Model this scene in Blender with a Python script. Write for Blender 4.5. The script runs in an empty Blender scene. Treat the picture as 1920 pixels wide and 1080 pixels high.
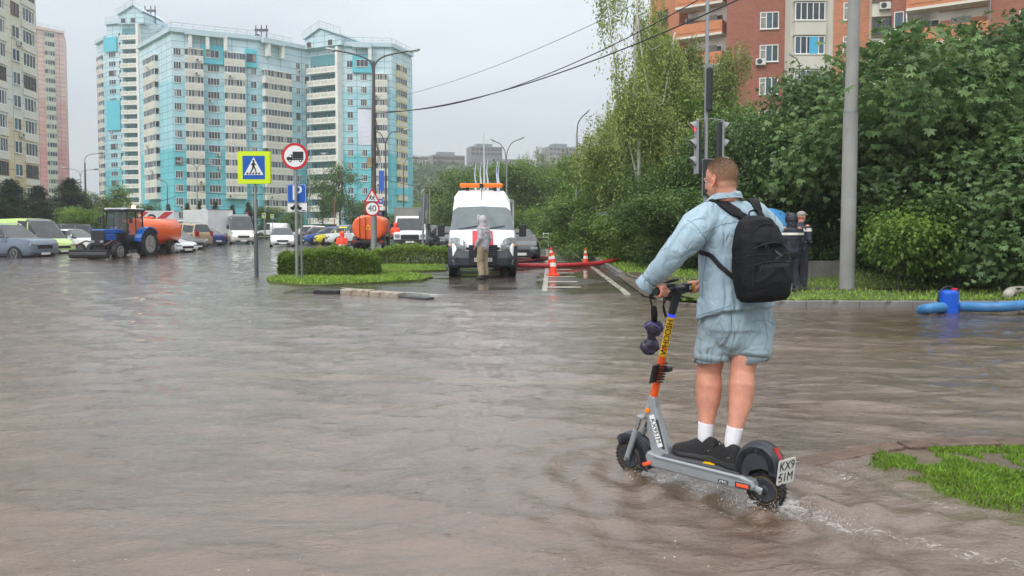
import bpy, bmesh, math, random
import numpy as np
from mathutils import Vector, Matrix, noise
from mathutils.bvhtree import BVHTree
rad = math.radians
S = bpy.context.scene
COL = S.collection
# ---------------- camera ----------------
F = 1380.0; CAMH = 1.55; PITCH = rad(2.4); V0 = 424+F*math.tan(PITCH)   # horizon on photo row 424; the rest is lens shift
cd = bpy.data.cameras.new("camera"); cam = bpy.data.objects.new("camera", cd); COL.objects.link(cam)
cd.sensor_width = 36; cd.lens = F/1920*36; cd.clip_end = 6000; cd.clip_start = 0.05; cd.shift_y = -(540-V0)/1920
cam.location = (0, 0, CAMH); cam.rotation_euler = (math.pi/2-PITCH, 0, 0)
S.camera = cam
S.render.resolution_x = 1920; S.render.resolution_y = 1080
# ---------------- world ----------------
SUN_EL, SUN_ROT = rad(48), rad(215)
w = bpy.data.worlds.new("World"); S.world = w; w.use_nodes = True
nt = w.node_tree; nt.nodes.clear()
def nn(nt, t, **kw):
    n = nt.nodes.new(t)
    for k, v in kw.items(): setattr(n, k, v)
    return n
out = nn(nt, 'ShaderNodeOutputWorld'); bg = nn(nt, 'ShaderNodeBackground')
sky = nn(nt, 'ShaderNodeTexSky'); sky.sky_type = 'NISHITA'; sky.sun_disc = False
sky.sun_elevation = SUN_EL; sky.sun_rotation = SUN_ROT; sky.dust_density = 4; sky.air_density = 1.0; sky.ozone_density = 1
tc = nn(nt, 'ShaderNodeTexCoord'); sep = nn(nt, 'ShaderNodeSeparateXYZ')
nt.links.new(tc.outputs['Generated'], sep.inputs[0])
ns = nn(nt, 'ShaderNodeTexNoise'); ns.inputs['Scale'].default_value = 2.2; ns.inputs['Detail'].default_value = 5
mp = nn(nt, 'ShaderNodeMapping'); mp.inputs['Scale'].default_value = (1, 1, 3.2)
nt.links.new(tc.outputs['Generated'], mp.inputs[0]); nt.links.new(mp.outputs[0], ns.inputs['Vector'])
ad = nn(nt, 'ShaderNodeMath', operation='MULTIPLY_ADD'); ad.inputs[1].default_value = 0.42; ad.inputs[2].default_value = -0.21
nt.links.new(ns.outputs[0], ad.inputs[0])
a2 = nn(nt, 'ShaderNodeMath', operation='ADD'); nt.links.new(ad.outputs[0], a2.inputs[0]); nt.links.new(sep.outputs[2], a2.inputs[1])
cr = nn(nt, 'ShaderNodeValToRGB')
e = cr.color_ramp.elements
e[0].position = 0.0; e[0].color = (4.3, 4.6, 4.85, 1)
e[1].position = 1.0; e[1].color = (15, 15.2, 15.4, 1)
m = cr.color_ramp.elements.new(0.12); m.color = (4.4, 4.8, 5.1, 1)
m = cr.color_ramp.elements.new(0.34); m.color = (6.3, 6.7, 7.0, 1)
m = cr.color_ramp.elements.new(0.55); m.color = (9.5, 9.8, 10, 1)
nt.links.new(a2.outputs[0], cr.inputs[0])
mx = nn(nt, 'ShaderNodeMix', data_type='RGBA'); mx.inputs[0].default_value = 0.86
nt.links.new(sky.outputs[0], mx.inputs[6]); nt.links.new(cr.outputs[0], mx.inputs[7])
nt.links.new(mx.outputs[2], bg.inputs[0]); bg.inputs[1].default_value = 0.11
nt.links.new(bg.outputs[0], out.inputs[0])
# ---------------- sun ----------------
sd = bpy.data.lights.new("sun", 'SUN'); sd.energy = 1.1; sd.angle = rad(25); sd.color = (1, .97, .93)
so = bpy.data.objects.new("sun", sd); COL.objects.link(so)
so.rotation_euler = (math.pi/2-SUN_EL, 0, -SUN_ROT+math.pi)
vs = S.view_settings; vs.view_transform = 'Standard'; vs.look = 'None'; vs.gamma = 1; vs.exposure = 0.58
try: S.cycles.max_bounces = 6; S.cycles.transparent_max_bounces = 8
except Exception: pass
# ---------------- helpers ----------------
CP, SP = math.cos(PITCH), math.sin(PITCH)
def D(u, v, Y):
    a = (u-960)/F; b = (V0-v)/F
    y = CP+b*SP; z = -SP+b*CP; t = Y/y
    return Vector((a*t, Y, CAMH+z*t))
def G(u, v, z=0.0):
    a = (u-960)/F; b = (V0-v)/F
    y = CP+b*SP; zz = -SP+b*CP; t = (z-CAMH)/zz
    return Vector((a*t, y*t, z))
def lin(r, g=None, b=None):
    if g is None: r, g, b = r
    def f(c):
        c /= 255.0
        return c/12.92 if c <= .04045 else ((c+.055)/1.055)**2.4
    return (f(r), f(g), f(b))
_mc = {}
def mat(name, col=(.5, .5, .5), rough=.6, metal=0, spec=.5, var=0.0, vscale=3.0, bump=0.0, bscale=40, emit=None, estr=1, coat=0, dirt=None, alpha=1, trans=0, ior=1.45, sheen=0, island=0.0, sss=0):
    if name in _mc: return _mc[name]
    m = bpy.data.materials.new(name); m.use_nodes = True; nt = m.node_tree
    p = nt.nodes['Principled BSDF']; L = nt.links.new
    p.inputs['Roughness'].default_value = rough; p.inputs['Metallic'].default_value = metal
    p.inputs['Specular IOR Level'].default_value = spec; p.inputs['IOR'].default_value = ior
    p.inputs['Coat Weight'].default_value = coat; p.inputs['Coat Roughness'].default_value = .05
    p.inputs['Transmission Weight'].default_value = trans; p.inputs['Alpha'].default_value = alpha
    if sss: p.inputs['Subsurface Weight'].default_value = sss; p.inputs['Subsurface Radius'].default_value = (.02, .008, .004); p.inputs['Subsurface Scale'].default_value = .5
    if sheen: p.inputs['Sheen Weight'].default_value = sheen
    if emit: p.inputs['Emission Color'].default_value = (*emit, 1); p.inputs['Emission Strength'].default_value = estr
    tc = nn(nt, 'ShaderNodeTexCoord'); src = None
    rgb = nn(nt, 'ShaderNodeRGB'); rgb.outputs[0].default_value = (*col, 1); src = rgb.outputs[0]
    if var or island:
        fac = None
        if var:
            n = nn(nt, 'ShaderNodeTexNoise'); n.inputs['Scale'].default_value = vscale; n.inputs['Detail'].default_value = 6; n.inputs['Roughness'].default_value = .65
            L(tc.outputs['Object'], n.inputs['Vector'])
            mr = nn(nt, 'ShaderNodeMapRange'); mr.inputs[1].default_value = .3; mr.inputs[2].default_value = .7
            mr.inputs[3].default_value = 1-var; mr.inputs[4].default_value = 1+var; L(n.outputs[0], mr.inputs[0]); fac = mr.outputs[0]
        if island:
            ge = nn(nt, 'ShaderNodeNewGeometry'); mr = nn(nt, 'ShaderNodeMapRange')
            mr.inputs[3].default_value = 1-island; mr.inputs[4].default_value = 1+island; L(ge.outputs['Random Per Island'], mr.inputs[0])
            if fac:
                mm = nn(nt, 'ShaderNodeMath', operation='MULTIPLY'); L(fac, mm.inputs[0]); L(mr.outputs[0], mm.inputs[1]); fac = mm.outputs[0]
            else: fac = mr.outputs[0]
        vm = nn(nt, 'ShaderNodeVectorMath', operation='SCALE'); L(src, vm.inputs[0]); L(fac, vm.inputs['Scale']); src = vm.outputs[0]
    if dirt:   # (colour, scale, threshold)
        n = nn(nt, 'ShaderNodeTexNoise'); n.inputs['Scale'].default_value = dirt[1]; n.inputs['Detail'].default_value = 8; n.inputs['Roughness'].default_value = .7
        L(tc.outputs['Object'], n.inputs['Vector'])
        mr = nn(nt, 'ShaderNodeMapRange'); mr.inputs[1].default_value = dirt[2]; mr.inputs[2].default_value = dirt[2]+.15; L(n.outputs[0], mr.inputs[0])
        mm = nn(nt, 'ShaderNodeMix', data_type='RGBA'); mm.inputs[7].default_value = (*dirt[0], 1)
        L(mr.outputs[0], mm.inputs[0]); L(src, mm.inputs[6]); src = mm.outputs[2]
    L(src, p.inputs['Base Color'])
    if bump:
        n = nn(nt, 'ShaderNodeTexNoise'); n.inputs['Scale'].default_value = bscale; n.inputs['Detail'].default_value = 4
        L(tc.outputs['Object'], n.inputs['Vector'])
        b = nn(nt, 'ShaderNodeBump'); b.inputs['Strength'].default_value = bump; b.inputs['Distance'].default_value = .02
        L(n.outputs[0], b.inputs['Height']); L(b.outputs[0], p.inputs['Normal'])
    _mc[name] = m; return m

class MB:
    def __init__(s): s.v = []; s.f = []; s.m = []; s.sm = []; s.mats = []; s.cur = 0; s.smooth = False; s.X = Matrix.Identity(4); s.uv = {}
    def mat(s, m):
        if m not in s.mats: s.mats.append(m)
        s.cur = s.mats.index(m); return s
    def add(s, vs, fs):
        o = len(s.v)
        for p in vs: s.v.append(tuple(s.X @ Vector(p)))
        for f in fs: s.f.append([o+i for i in f]); s.m.append(s.cur); s.sm.append(s.smooth)
        return s
    def bx(s, x0, x1, y0, y1, z0, z1):
        return s.add([(x0,y0,z0),(x1,y0,z0),(x1,y1,z0),(x0,y1,z0),(x0,y0,z1),(x1,y0,z1),(x1,y1,z1),(x0,y1,z1)],
                     [(0,3,2,1),(4,5,6,7),(0,1,5,4),(1,2,6,5),(2,3,7,6),(3,0,4,7)])
    def box(s, c, d, M=None):
        o = s.X
        if M is not None: s.X = o @ Matrix.Translation(Vector(c)) @ M.to_4x4(); c = (0,0,0)
        s.bx(c[0]-d[0]/2, c[0]+d[0]/2, c[1]-d[1]/2, c[1]+d[1]/2, c[2]-d[2]/2, c[2]+d[2]/2); s.X = o; return s
    def loft(s, rings, cap=True, closed=True):
        n = len(rings[0]); vs = [p for r in rings for p in r]; fs = []
        for i in range(len(rings)-1):
            for j in range(n if closed else n-1):
                k = (j+1) % n; fs.append((i*n+j, i*n+k, (i+1)*n+k, (i+1)*n+j))
        if cap: fs.append(tuple(reversed(range(n)))); fs.append(tuple((len(rings)-1)*n+j for j in range(n)))
        return s.add(vs, fs)
    def tube(s, pts, r, n=8, ref=None, cap=True, dome=False, p=2.0):
        pts = [Vector(q) for q in pts]; N = len(pts)
        R = r if isinstance(r, (list, tuple)) else [r]*N
        R = [(q if isinstance(q, (list, tuple)) else (q, q)) for q in R]
        if dome:
            t0 = (pts[0]-pts[1]).normalized(); t1 = (pts[-1]-pts[-2]).normalized(); a, b = R[0], R[-1]
            pre = [(pts[0]+t0*min(a)*math.sin(k), (a[0]*math.cos(k), a[1]*math.cos(k))) for k in (1.4, 1.0, .5)]
            post = [(pts[-1]+t1*min(b)*math.sin(k), (b[0]*math.cos(k), b[1]*math.cos(k))) for k in (.5, 1.0, 1.4)]
            pts = [q[0] for q in pre]+pts+[q[0] for q in post]; R = [q[1] for q in pre]+R+[q[1] for q in post]; N = len(pts)
        up = Vector(ref) if ref is not None else None; rings = []
        for i in range(N):
            t = (pts[min(i+1, N-1)]-pts[max(i-1, 0)]).normalized()
            if up is None: up = Vector((0,0,1)) if abs(t.z) < .9 else Vector((1,0,0))
            x = t.cross(up)
            if x.length < 1e-5: x = t.cross(Vector((.3, 1, .2)))
            x.normalize(); y = x.cross(t).normalized()
            if ref is None: up = y
            rg = []
            for j in range(n):
                a = 2*math.pi*j/n; c, sn = math.cos(a), math.sin(a)
                if p != 2: c = math.copysign(abs(c)**(2/p), c); sn = math.copysign(abs(sn)**(2/p), sn)
                rg.append(pts[i]+x*(R[i][0]*c)+y*(R[i][1]*sn))
            rings.append(rg)
        return s.loft(rings, cap)
    def cyl(s, a, b, r, r2=None, n=12): return s.tube([a, b], [r, r if r2 is None else r2], n)
    def lathe(s, prof, c=(0,0,0), axis='z', n=24, sc=(1,1)):
        rings = []
        for r, h in prof:
            rg = []
            for j in range(n):
                a = 2*math.pi*j/n; x, y = r*math.cos(a)*sc[0], r*math.sin(a)*sc[1]
                q = {'z': (x, y, h), 'y': (x, h, -y), 'x': (h, x, y)}[axis]
                rg.append((c[0]+q[0], c[1]+q[1], c[2]+q[2]))
            rings.append(rg)
        return s.loft(rings, True)
    def ball(s, c, r, n=12, k=8):
        r = r if isinstance(r, (list, tuple)) else (r, r, r)
        rings = []
        for i in range(k+1):
            t = math.pi*(i+.02)/(k+.04)
            rings.append([(c[0]+r[0]*math.sin(t)*math.cos(2*math.pi*j/n), c[1]+r[1]*math.sin(t)*math.sin(2*math.pi*j/n), c[2]-r[2]*math.cos(t)) for j in range(n)])
        return s.loft(rings, True)
    def prism(s, poly, axis='y', a=0, b=1):
        def q(p, h): return {'y': (p[0], h, p[1]), 'x': (h, p[0], p[1]), 'z': (p[0], p[1], h)}[axis]
        n = len(poly); vs = [q(p, a) for p in poly]+[q(p, b) for p in poly]
        return s.add(vs, [tuple(range(n)), tuple(reversed(range(n, 2*n)))]+[(j, n+j, n+(j+1) % n, (j+1) % n) for j in range(n)])
    def mesh(s, name):
        me = bpy.data.meshes.new(name); me.from_pydata(s.v, [], s.f)
        for m in s.mats: me.materials.append(m)
        me.polygons.foreach_set('material_index', s.m); me.polygons.foreach_set('use_smooth', s.sm)
        bm = bmesh.new(); bm.from_mesh(me); bmesh.ops.recalc_face_normals(bm, faces=bm.faces); bm.to_mesh(me); bm.free()
        return me
    def build(s, name, parent=None, loc=None, rz=0, bevel=0, bseg=2, sub=0):
        o = bpy.data.objects.new(name, s.mesh(name)); COL.objects.link(o)
        if parent is not None: o.parent = parent
        if loc is not None: o.location = loc
        if rz: o.rotation_euler.z = rz
        if bevel:
            b = o.modifiers.new('bevel', 'BEVEL'); b.width = bevel; b.segments = bseg; b.limit_method = 'ANGLE'; b.angle_limit = rad(35)
            b.harden_normals = False
        if sub: b = o.modifiers.new('sub', 'SUBSURF'); b.levels = sub; b.render_levels = sub
        return o
def link(name, me, parent=None, loc=None, rz=0, sc=None):
    o = bpy.data.objects.new(name, me); COL.objects.link(o)
    if parent is not None: o.parent = parent
    if loc is not None: o.location = loc
    if rz: o.rotation_euler.z = rz
    if sc is not None: o.scale = sc
    return o
def tag(o, label, cat, group=None):
    o['label'] = label; o['category'] = cat
    if group: o['group'] = group
    return o
def struct(o): o['kind'] = 'structure'; return o
def stuff(o, label=None, cat=None):
    o['kind'] = 'stuff'
    if label: tag(o, label, cat)
    return o
def empty(name, loc=(0,0,0), rz=0, label=None, cat=None, group=None):
    o = bpy.data.objects.new(name, None); COL.objects.link(o); o.location = loc; o.rotation_euler.z = rz
    o.empty_display_size = .1
    if label: tag(o, label, cat, group)
    return o
def copy_tree(o, parent=None, loc=None, rz=None, sc=None, label=None):
    kids = list(o.children)
    c = o.copy(); COL.objects.link(c); c.parent = parent
    if loc is not None: c.location = loc
    if rz is not None: c.rotation_euler.z = rz
    if sc is not None: c.scale = sc if isinstance(sc, tuple) else (sc, sc, sc)
    if label: c['label'] = label
    for k in kids: copy_tree(k, c)
    return c
def npmesh(name, v, f, mats, smooth=False, mi=None, attr=None, uv=None):
    me = bpy.data.meshes.new(name); v = np.asarray(v, np.float32); f = np.asarray(f, np.int32); k = f.shape[1]
    me.vertices.add(len(v)); me.vertices.foreach_set('co', v.ravel())
    me.loops.add(f.size); me.loops.foreach_set('vertex_index', f.ravel())
    me.polygons.add(len(f)); me.polygons.foreach_set('loop_start', np.arange(0, f.size, k, dtype=np.int32))
    me.polygons.foreach_set('loop_total', np.full(len(f), k, np.int32))
    if mi is not None: me.polygons.foreach_set('material_index', np.asarray(mi, np.int32))
    me.update(calc_edges=True)
    for m in mats: me.materials.append(m)
    if smooth: me.polygons.foreach_set('use_smooth', np.ones(len(f), bool))
    if attr is not None:
        a = me.attributes.new('tint', 'FLOAT', 'POINT'); a.data.foreach_set('value', np.asarray(attr, np.float32))
    if uv is not None:
        ul = me.uv_layers.new(name='UVMap'); ul.data.foreach_set('uv', np.asarray(uv, np.float32)[f.ravel()].ravel())
    me.validate(); return me
def spline(pts, n=6):
    P = [np.array(p, float) for p in pts]; P = [2*P[0]-P[1]]+P+[2*P[-1]-P[-2]]; o = []
    for i in range(1, len(P)-2):
        for k in range(n):
            t = k/n; a, b, c, d = P[i-1:i+3]
            o.append(.5*((2*b)+(-a+c)*t+(2*a-5*b+4*c-d)*t*t+(-a+3*b-3*c+d)*t**3))
    o.append(P[-2]); return o
def fuse(mb, name, voxel=.01, smooth=4, disp=None, m=None, parent=None):
    me = mb.mesh(name); o = bpy.data.objects.new(name, me); COL.objects.link(o)
    r = o.modifiers.new('r', 'REMESH'); r.mode = 'VOXEL'; r.voxel_size = voxel
    if smooth: s = o.modifiers.new('s', 'SMOOTH'); s.factor = .5; s.iterations = smooth
    dg = bpy.context.evaluated_depsgraph_get(); dg.update()
    me2 = bpy.data.meshes.new_from_object(o.evaluated_get(dg)); bpy.data.objects.remove(o)
    me2.name = name; me2.materials.clear(); me2.materials.append(m)
    me2.polygons.foreach_set('use_smooth', np.ones(len(me2.polygons), bool))
    me2.polygons.foreach_set('material_index', np.zeros(len(me2.polygons), np.int32))
    if disp:
        N = [Vector(v.normal) for v in me2.vertices]
        for v, nr in zip(me2.vertices, N): v.co += nr*disp(v.co, nr)
        me2.update()
    return link(name, me2, parent)
def text_mb(txt, size, m, depth=.002, align='CENTER'):
    c = bpy.data.curves.new('t', 'FONT'); c.body = txt; c.size = size; c.extrude = depth; c.align_x = align; c.align_y = 'CENTER'; c.resolution_u = 3
    o = bpy.data.objects.new('t', c); COL.objects.link(o)
    dg = bpy.context.evaluated_depsgraph_get(); dg.update()
    me = bpy.data.meshes.new_from_object(o.evaluated_get(dg)); bpy.data.objects.remove(o)
    me.materials.clear(); me.materials.append(m); return me
def sstep(a, b, x): t = np.clip((x-a)/(b-a), 0, 1); return t*t*(3-2*t)
rng = np.random.default_rng(7)
def look(o, X): o.matrix_local = X; return o
# ================= SETTING: ground, road, water, verge =================
def gnoise(x, y, s=1.0, seed=0):
    r = np.random.default_rng(seed); o = 0
    for i in range(7):
        a = r.uniform(0, 2*np.pi); k = s*r.uniform(.5, 1.8); o = o+np.sin(k*(x*np.cos(a)+y*np.sin(a))+r.uniform(0, 6.28)+1.3*np.sin(k*.6*(y*np.cos(a)-x*np.sin(a))+r.uniform(0, 6)))
    return o/7
def edge_x(y):   # kerb line on the right hand side of the bus lane
    return np.interp(y, [13.9, 14.4, 15.4, 17, 22.8, 29.7, 39.6, 54.8, 73.8, 93, 140], [3.3, 3.0, 2.75, 3.0, 3.3, 3.6, 4.05, 4.6, 2.4, -1.5, -14])
def road_z(x, y):
    r = sstep(14.0, 17.2, y+.5*gnoise(x, y, .9, 3))*sstep(-6.8, -5.0, x+.4*gnoise(x, y, .8, 4))
    far = 1-sstep(30, 34, y)*sstep(1.2, 2.2, -x-.035*y)
    z = -.14+r*far*(.152+.012*gnoise(x, y, .9, 5))
    isl = sstep(.0, .6, x-1.85)*0
    return z
def fan_grid(ys, smax, ns, pw=1.0):
    t = np.linspace(-1, 1, ns); s = np.sign(t)*np.abs(t)**pw*smax
    Y, Sx = np.meshgrid(ys, s, indexing='ij'); X = Sx*Y
    n, k = Y.shape; i = np.arange(n*k).reshape(n, k)
    f = np.stack([i[:-1, :-1], i[:-1, 1:], i[1:, 1:], i[1:, :-1]], -1).reshape(-1, 4)
    return X.ravel(), Y.ravel(), f
# base ground
gm = mat('earth_ground', lin(70, 82, 50), .9, var=.35, vscale=.05)
struct(MB().mat(gm).add([(-3000, -60, -.32), (3000, -60, -.32), (3000, 4500, -.32), (-3000, 4500, -.32)], [(0, 1, 2, 3)]).build('ground'))
# road
def road_mat():
    m = bpy.data.materials.new('wet_asphalt'); m.use_nodes = True; nt = m.node_tree; L = nt.links.new; p = nt.nodes['Principled BSDF']
    tc = nn(nt, 'ShaderNodeTexCoord')
    n1 = nn(nt, 'ShaderNodeTexNoise'); n1.inputs['Scale'].default_value = .55; n1.inputs['Detail'].default_value = 7; n1.inputs['Distortion'].default_value = .6
    n2 = nn(nt, 'ShaderNodeTexNoise'); n2.inputs['Scale'].default_value = 60; n2.inputs['Detail'].default_value = 3
    L(tc.outputs['Object'], n1.inputs[0]); L(tc.outputs['Object'], n2.inputs[0])
    c = nn(nt, 'ShaderNodeValToRGB'); c.color_ramp.elements[0].position = .35; c.color_ramp.elements[0].color = (.10, .085, .072, 1)
    c.color_ramp.elements[1].position = .65; c.color_ramp.elements[1].color = (.055, .046, .042, 1); L(n1.outputs[0], c.inputs[0]); L(c.outputs[0], p.inputs['Base Color'])
    mr = nn(nt, 'ShaderNodeMapRange'); mr.inputs[1].default_value = .42; mr.inputs[2].default_value = .56; mr.inputs[3].default_value = .03; mr.inputs[4].default_value = .28
    L(n1.outputs[0], mr.inputs[0]); L(mr.outputs[0], p.inputs['Roughness'])
    ms = nn(nt, 'ShaderNodeMapRange'); ms.inputs[1].default_value = .42; ms.inputs[2].default_value = .56; ms.inputs[3].default_value = .02; ms.inputs[4].default_value = .25
    L(n1.outputs[0], ms.inputs[0]); b = nn(nt, 'ShaderNodeBump'); b.inputs['Distance'].default_value = .01
    L(ms.outputs[0], b.inputs['Strength']); L(n2.outputs[0], b.inputs['Height']); L(b.outputs[0], p.inputs['Normal'])
    p.inputs['IOR'].default_value = 1.4
    return m
ASPH = road_mat()
ys = np.concatenate([np.linspace(.3, 12, 20), np.linspace(12.3, 40, 130), np.linspace(41, 170, 80)])
x, y, f = fan_grid(ys, 2.6, 301, 1.25)
struct(link('road', npmesh('road', np.stack([x, y, road_z(x, y)], 1), f, [ASPH], True)))
# ---- lines painted on the road (thin sheets following it) ----
def strip(path, width, m, name, z=.004, base=None, parent=None, dash=None, step=.5):
    P = [Vector((p[0], p[1], 0)) for p in path]; pts = []
    for a, b in zip(P[:-1], P[1:]):
        k = max(1, int((b-a).length/step))
        pts += [a.lerp(b, i/k) for i in range(k)]
    pts.append(P[-1]); mb = MB().mat(m); vs = []; fs = []
    for i, q in enumerate(pts):
        t = (pts[min(i+1, len(pts)-1)]-pts[max(i-1, 0)]).normalized(); nrm = Vector((-t.y, t.x, 0))
        for sg in (-1, 1):
            e = q+nrm*sg*width/2; zz = base if base is not None else float(road_z(np.array(e.x), np.array(e.y)))
            vs.append((e.x, e.y, zz+z))
    fs = [(2*i, 2*i+1, 2*i+3, 2*i+2) for i in range(len(pts)-1)]
    mb.add(vs, fs); return mb.build(name, parent)
WLINE = mat('worn_road_paint', lin(176, 172, 160), .25, var=.3, vscale=5, dirt=(lin(92, 82, 74), 4.5, .50))
YLINE = mat('worn_yellow_paint', lin(246, 214, 140), .35, var=.2, vscale=3, dirt=(lin(110, 92, 70), 2.5, .6))
def g2(u, v): p = G(u, v); return (p.x, p.y)
for nm, pth, wd, mm in [
    ('edge_line', [g2(1191, 563), g2(1107, 499), g2(1067, 469), g2(1035, 460), g2(1000, 454)], .16, WLINE),
    ('lane_line', [g2(1021, 548), g2(1026, 500), g2(1026, 470), g2(1008, 459), g2(985, 453)], .13, WLINE),
    ('stop_line', [g2(640, 541), g2(700, 546), g2(860, 555), g2(980, 559), g2(1180, 562)], .14, WLINE),
    ('yellow_line', [(3.2, 10.05), (11, 9.6), (20, 9.2)], .16, YLINE),
    ('yellow_line', [(4.9, 11.7), (8.2, 9.9)], .35, YLINE),
    ('yellow_line', [(-3.4, 8.3), (0.5, 7.9), (2.4, 8.3)], .3, YLINE)]:
    struct(strip(pth, wd, mm, nm, z=.005))
# zebra / ladder of short bars on the bus lane
mb = MB().mat(WLINE)
for i in range(19):
    Y = 18.2+i*1.9; x0 = float(np.interp(Y, [16, 28, 48, 70], [1.15, 1.75, 2.3, 1.0])); wd = .95
    zz = float(road_z(np.array(x0), np.array(Y)))+.009
    mb.add([(x0-wd/2, Y, zz), (x0+wd/2, Y, zz), (x0+wd/2, Y+.42, zz), (x0-wd/2, Y+.42, zz)], [(0, 1, 2, 3)])
struct(mb.build('crosswalk_marking'))
# ---- water ----
WH = []   # wake sources, (x, y, strength)
FW, RW = (0.78, 4.58), (1.40, 4.01)
def water_z(x, y):
    d = np.hypot(x, y); near = 1/(1+(y/26)**2)
    wx = x+.35*gnoise(x, y, 1.1, 21)+.12*gnoise(x, y, 3.1, 22); wy = y+.35*gnoise(x, y, 1.0, 23)+.12*gnoise(x, y, 3.3, 24)
    z = 0
    r = np.random.default_rng(5)
    for lam, amp, ang in [(2.4, .008, 1.35), (1.5, .008, 1.75), (.95, .0085, 1.25), (.62, .0085, 1.8), (.43, .0075, 1.5), (.30, .0058, 1.15), (.22, .0042, 1.95), (.155, .0028, 1.6), (.11, .0017, 1.35), (.08, .0011, 1.7)]:
        k = 2*np.pi/lam; a = ang+r.uniform(-.12, .12); fade = 1/(1+(y*.02/lam)**2)
        ph = k*(wx*np.cos(a)+wy*np.sin(a))+r.uniform(0, 6)
        w = np.sin(ph); w = 1-2*np.abs(np.sin(ph/2))**1.1 if lam < 1.2 else w
        z = z+amp*w*fade*(.65+.5*gnoise(x, y, 1.2/lam**.5, int(lam*100)))
    # strong chop patches
    z = z+.020*np.clip(gnoise(x, y*1.6, 1.6, 31), 0, 1)**1.2*gnoise(x, y*2, 7, 32)*near
    # cross current on the right and behind the kerb
    cur = sstep(1.6, 3.2, x)*sstep(16, 9, y)
    z = z+cur*.016*gnoise(x*.55+y*.4, y*2.4, 4.2, 33)
    # wakes and ripples round the two wheels
    for (cx, cy, st) in ((FW[0], FW[1], 1.0), (RW[0], RW[1], 1.25)):
        r_ = np.hypot(x-cx, (y-cy)); z = z+st*.022*np.exp(-r_/.55)*np.cos(r_*24-1.2)*sstep(.0, .12, r_)
        dx, dy = .74, -.67; al = (x-cx)*dx+(y-cy)*dy; la = np.abs(-(x-cx)*dy+(y-cy)*dx)
        arm = np.exp(-((la-.10-.40*np.clip(al, 0, 9))/(.06+.07*np.clip(al, 0, 9)))**2)*sstep(-.15, .2, al)*np.exp(-np.clip(al, 0, 9)/1.6)
        z = z+st*.042*arm+st*.010*np.exp(-la/.25)*sstep(0, .2, al)*np.exp(-np.clip(al, 0, 9)/1.5)*gnoise(x, y, 26, 34)
    # hydraulic jump by the striped kerb
    r_ = np.hypot((x+4.6), (y-17.6)*1.2); z = z+.022*np.exp(-(r_/1.6)**2)*gnoise(x, y, 5, 35)
    r_ = np.hypot((x-2.4), (y-4.7)*1.3); z = z+.014*np.exp(-(r_/.8)**2)*gnoise(x, y, 14, 36)
    shallow = sstep(-.02, -.10, road_z(x, y)); z = z*(.1+.9*shallow)
    return z
ys = np.concatenate([np.geomspace(.9, 14, 560), np.geomspace(14.05, 60, 240), np.geomspace(60.5, 170, 50)])
x, y, f = fan_grid(ys, 2.3, 901, 1.45)
foam = np.zeros_like(x)
def foamspot(cx, cy, rx, ry, a=0, st=1.0):
    global foam
    dx, dy = x-cx, y-cy; c, s_ = math.cos(a), math.sin(a)
    foam = np.maximum(foam, st*np.exp(-((dx*c+dy*s_)/rx)**2-((-dx*s_+dy*c)/ry)**2))
foamspot(.80, 4.62, .22, .16, 0, .75); foamspot(.98, 4.45, .5, .14, -.7, .75); foamspot(1.47, 4.02, .22, .16, 0, .8)
foamspot(1.75, 3.75, .50, .10, -.7, .75); foamspot(2.3, 3.35, .8, .10, -.5, .6); foamspot(1.15, 3.9, .5, .10, -.7, .55)
foamspot(1.85, 4.82, .30, .09, .3, .8); foamspot(2.10, 4.52, .40, .12, -.9, .6); foamspot(2.32, 4.15, .35, .10, -1.0, .6); foamspot(1.85, 4.35, .3, .08, -.7, .6); foamspot(2.6, 3.75, .5, .07, -.5, .6)
foamspot(-5.0, 17.2, 1.1, .35, 0, .7); foamspot(5.1, 13.4, 1.6, .2, .05, .7); foamspot(7.2, 13.5, 1.0, .14, 0, .5); foamspot(8.5, 13.3, .7, .15, 0, .7)
foamspot(5.0, 12.3, 1.4, .12, .03, .6); foamspot(6.5, 11.1, 1.0, .1, 0, .4); foamspot(-11, 12, 1.2, .3, 0, .35); foamspot(6.0, 8.2, 2.2, .12, 0, .5); foamspot(3.4, 7.6, .8, .1, 0, .5); foamspot(2.2, 2.9, .9, .07, -.3, .5)
foamspot(-11.5, 37, 3.5, .3, 0, .4)
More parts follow.
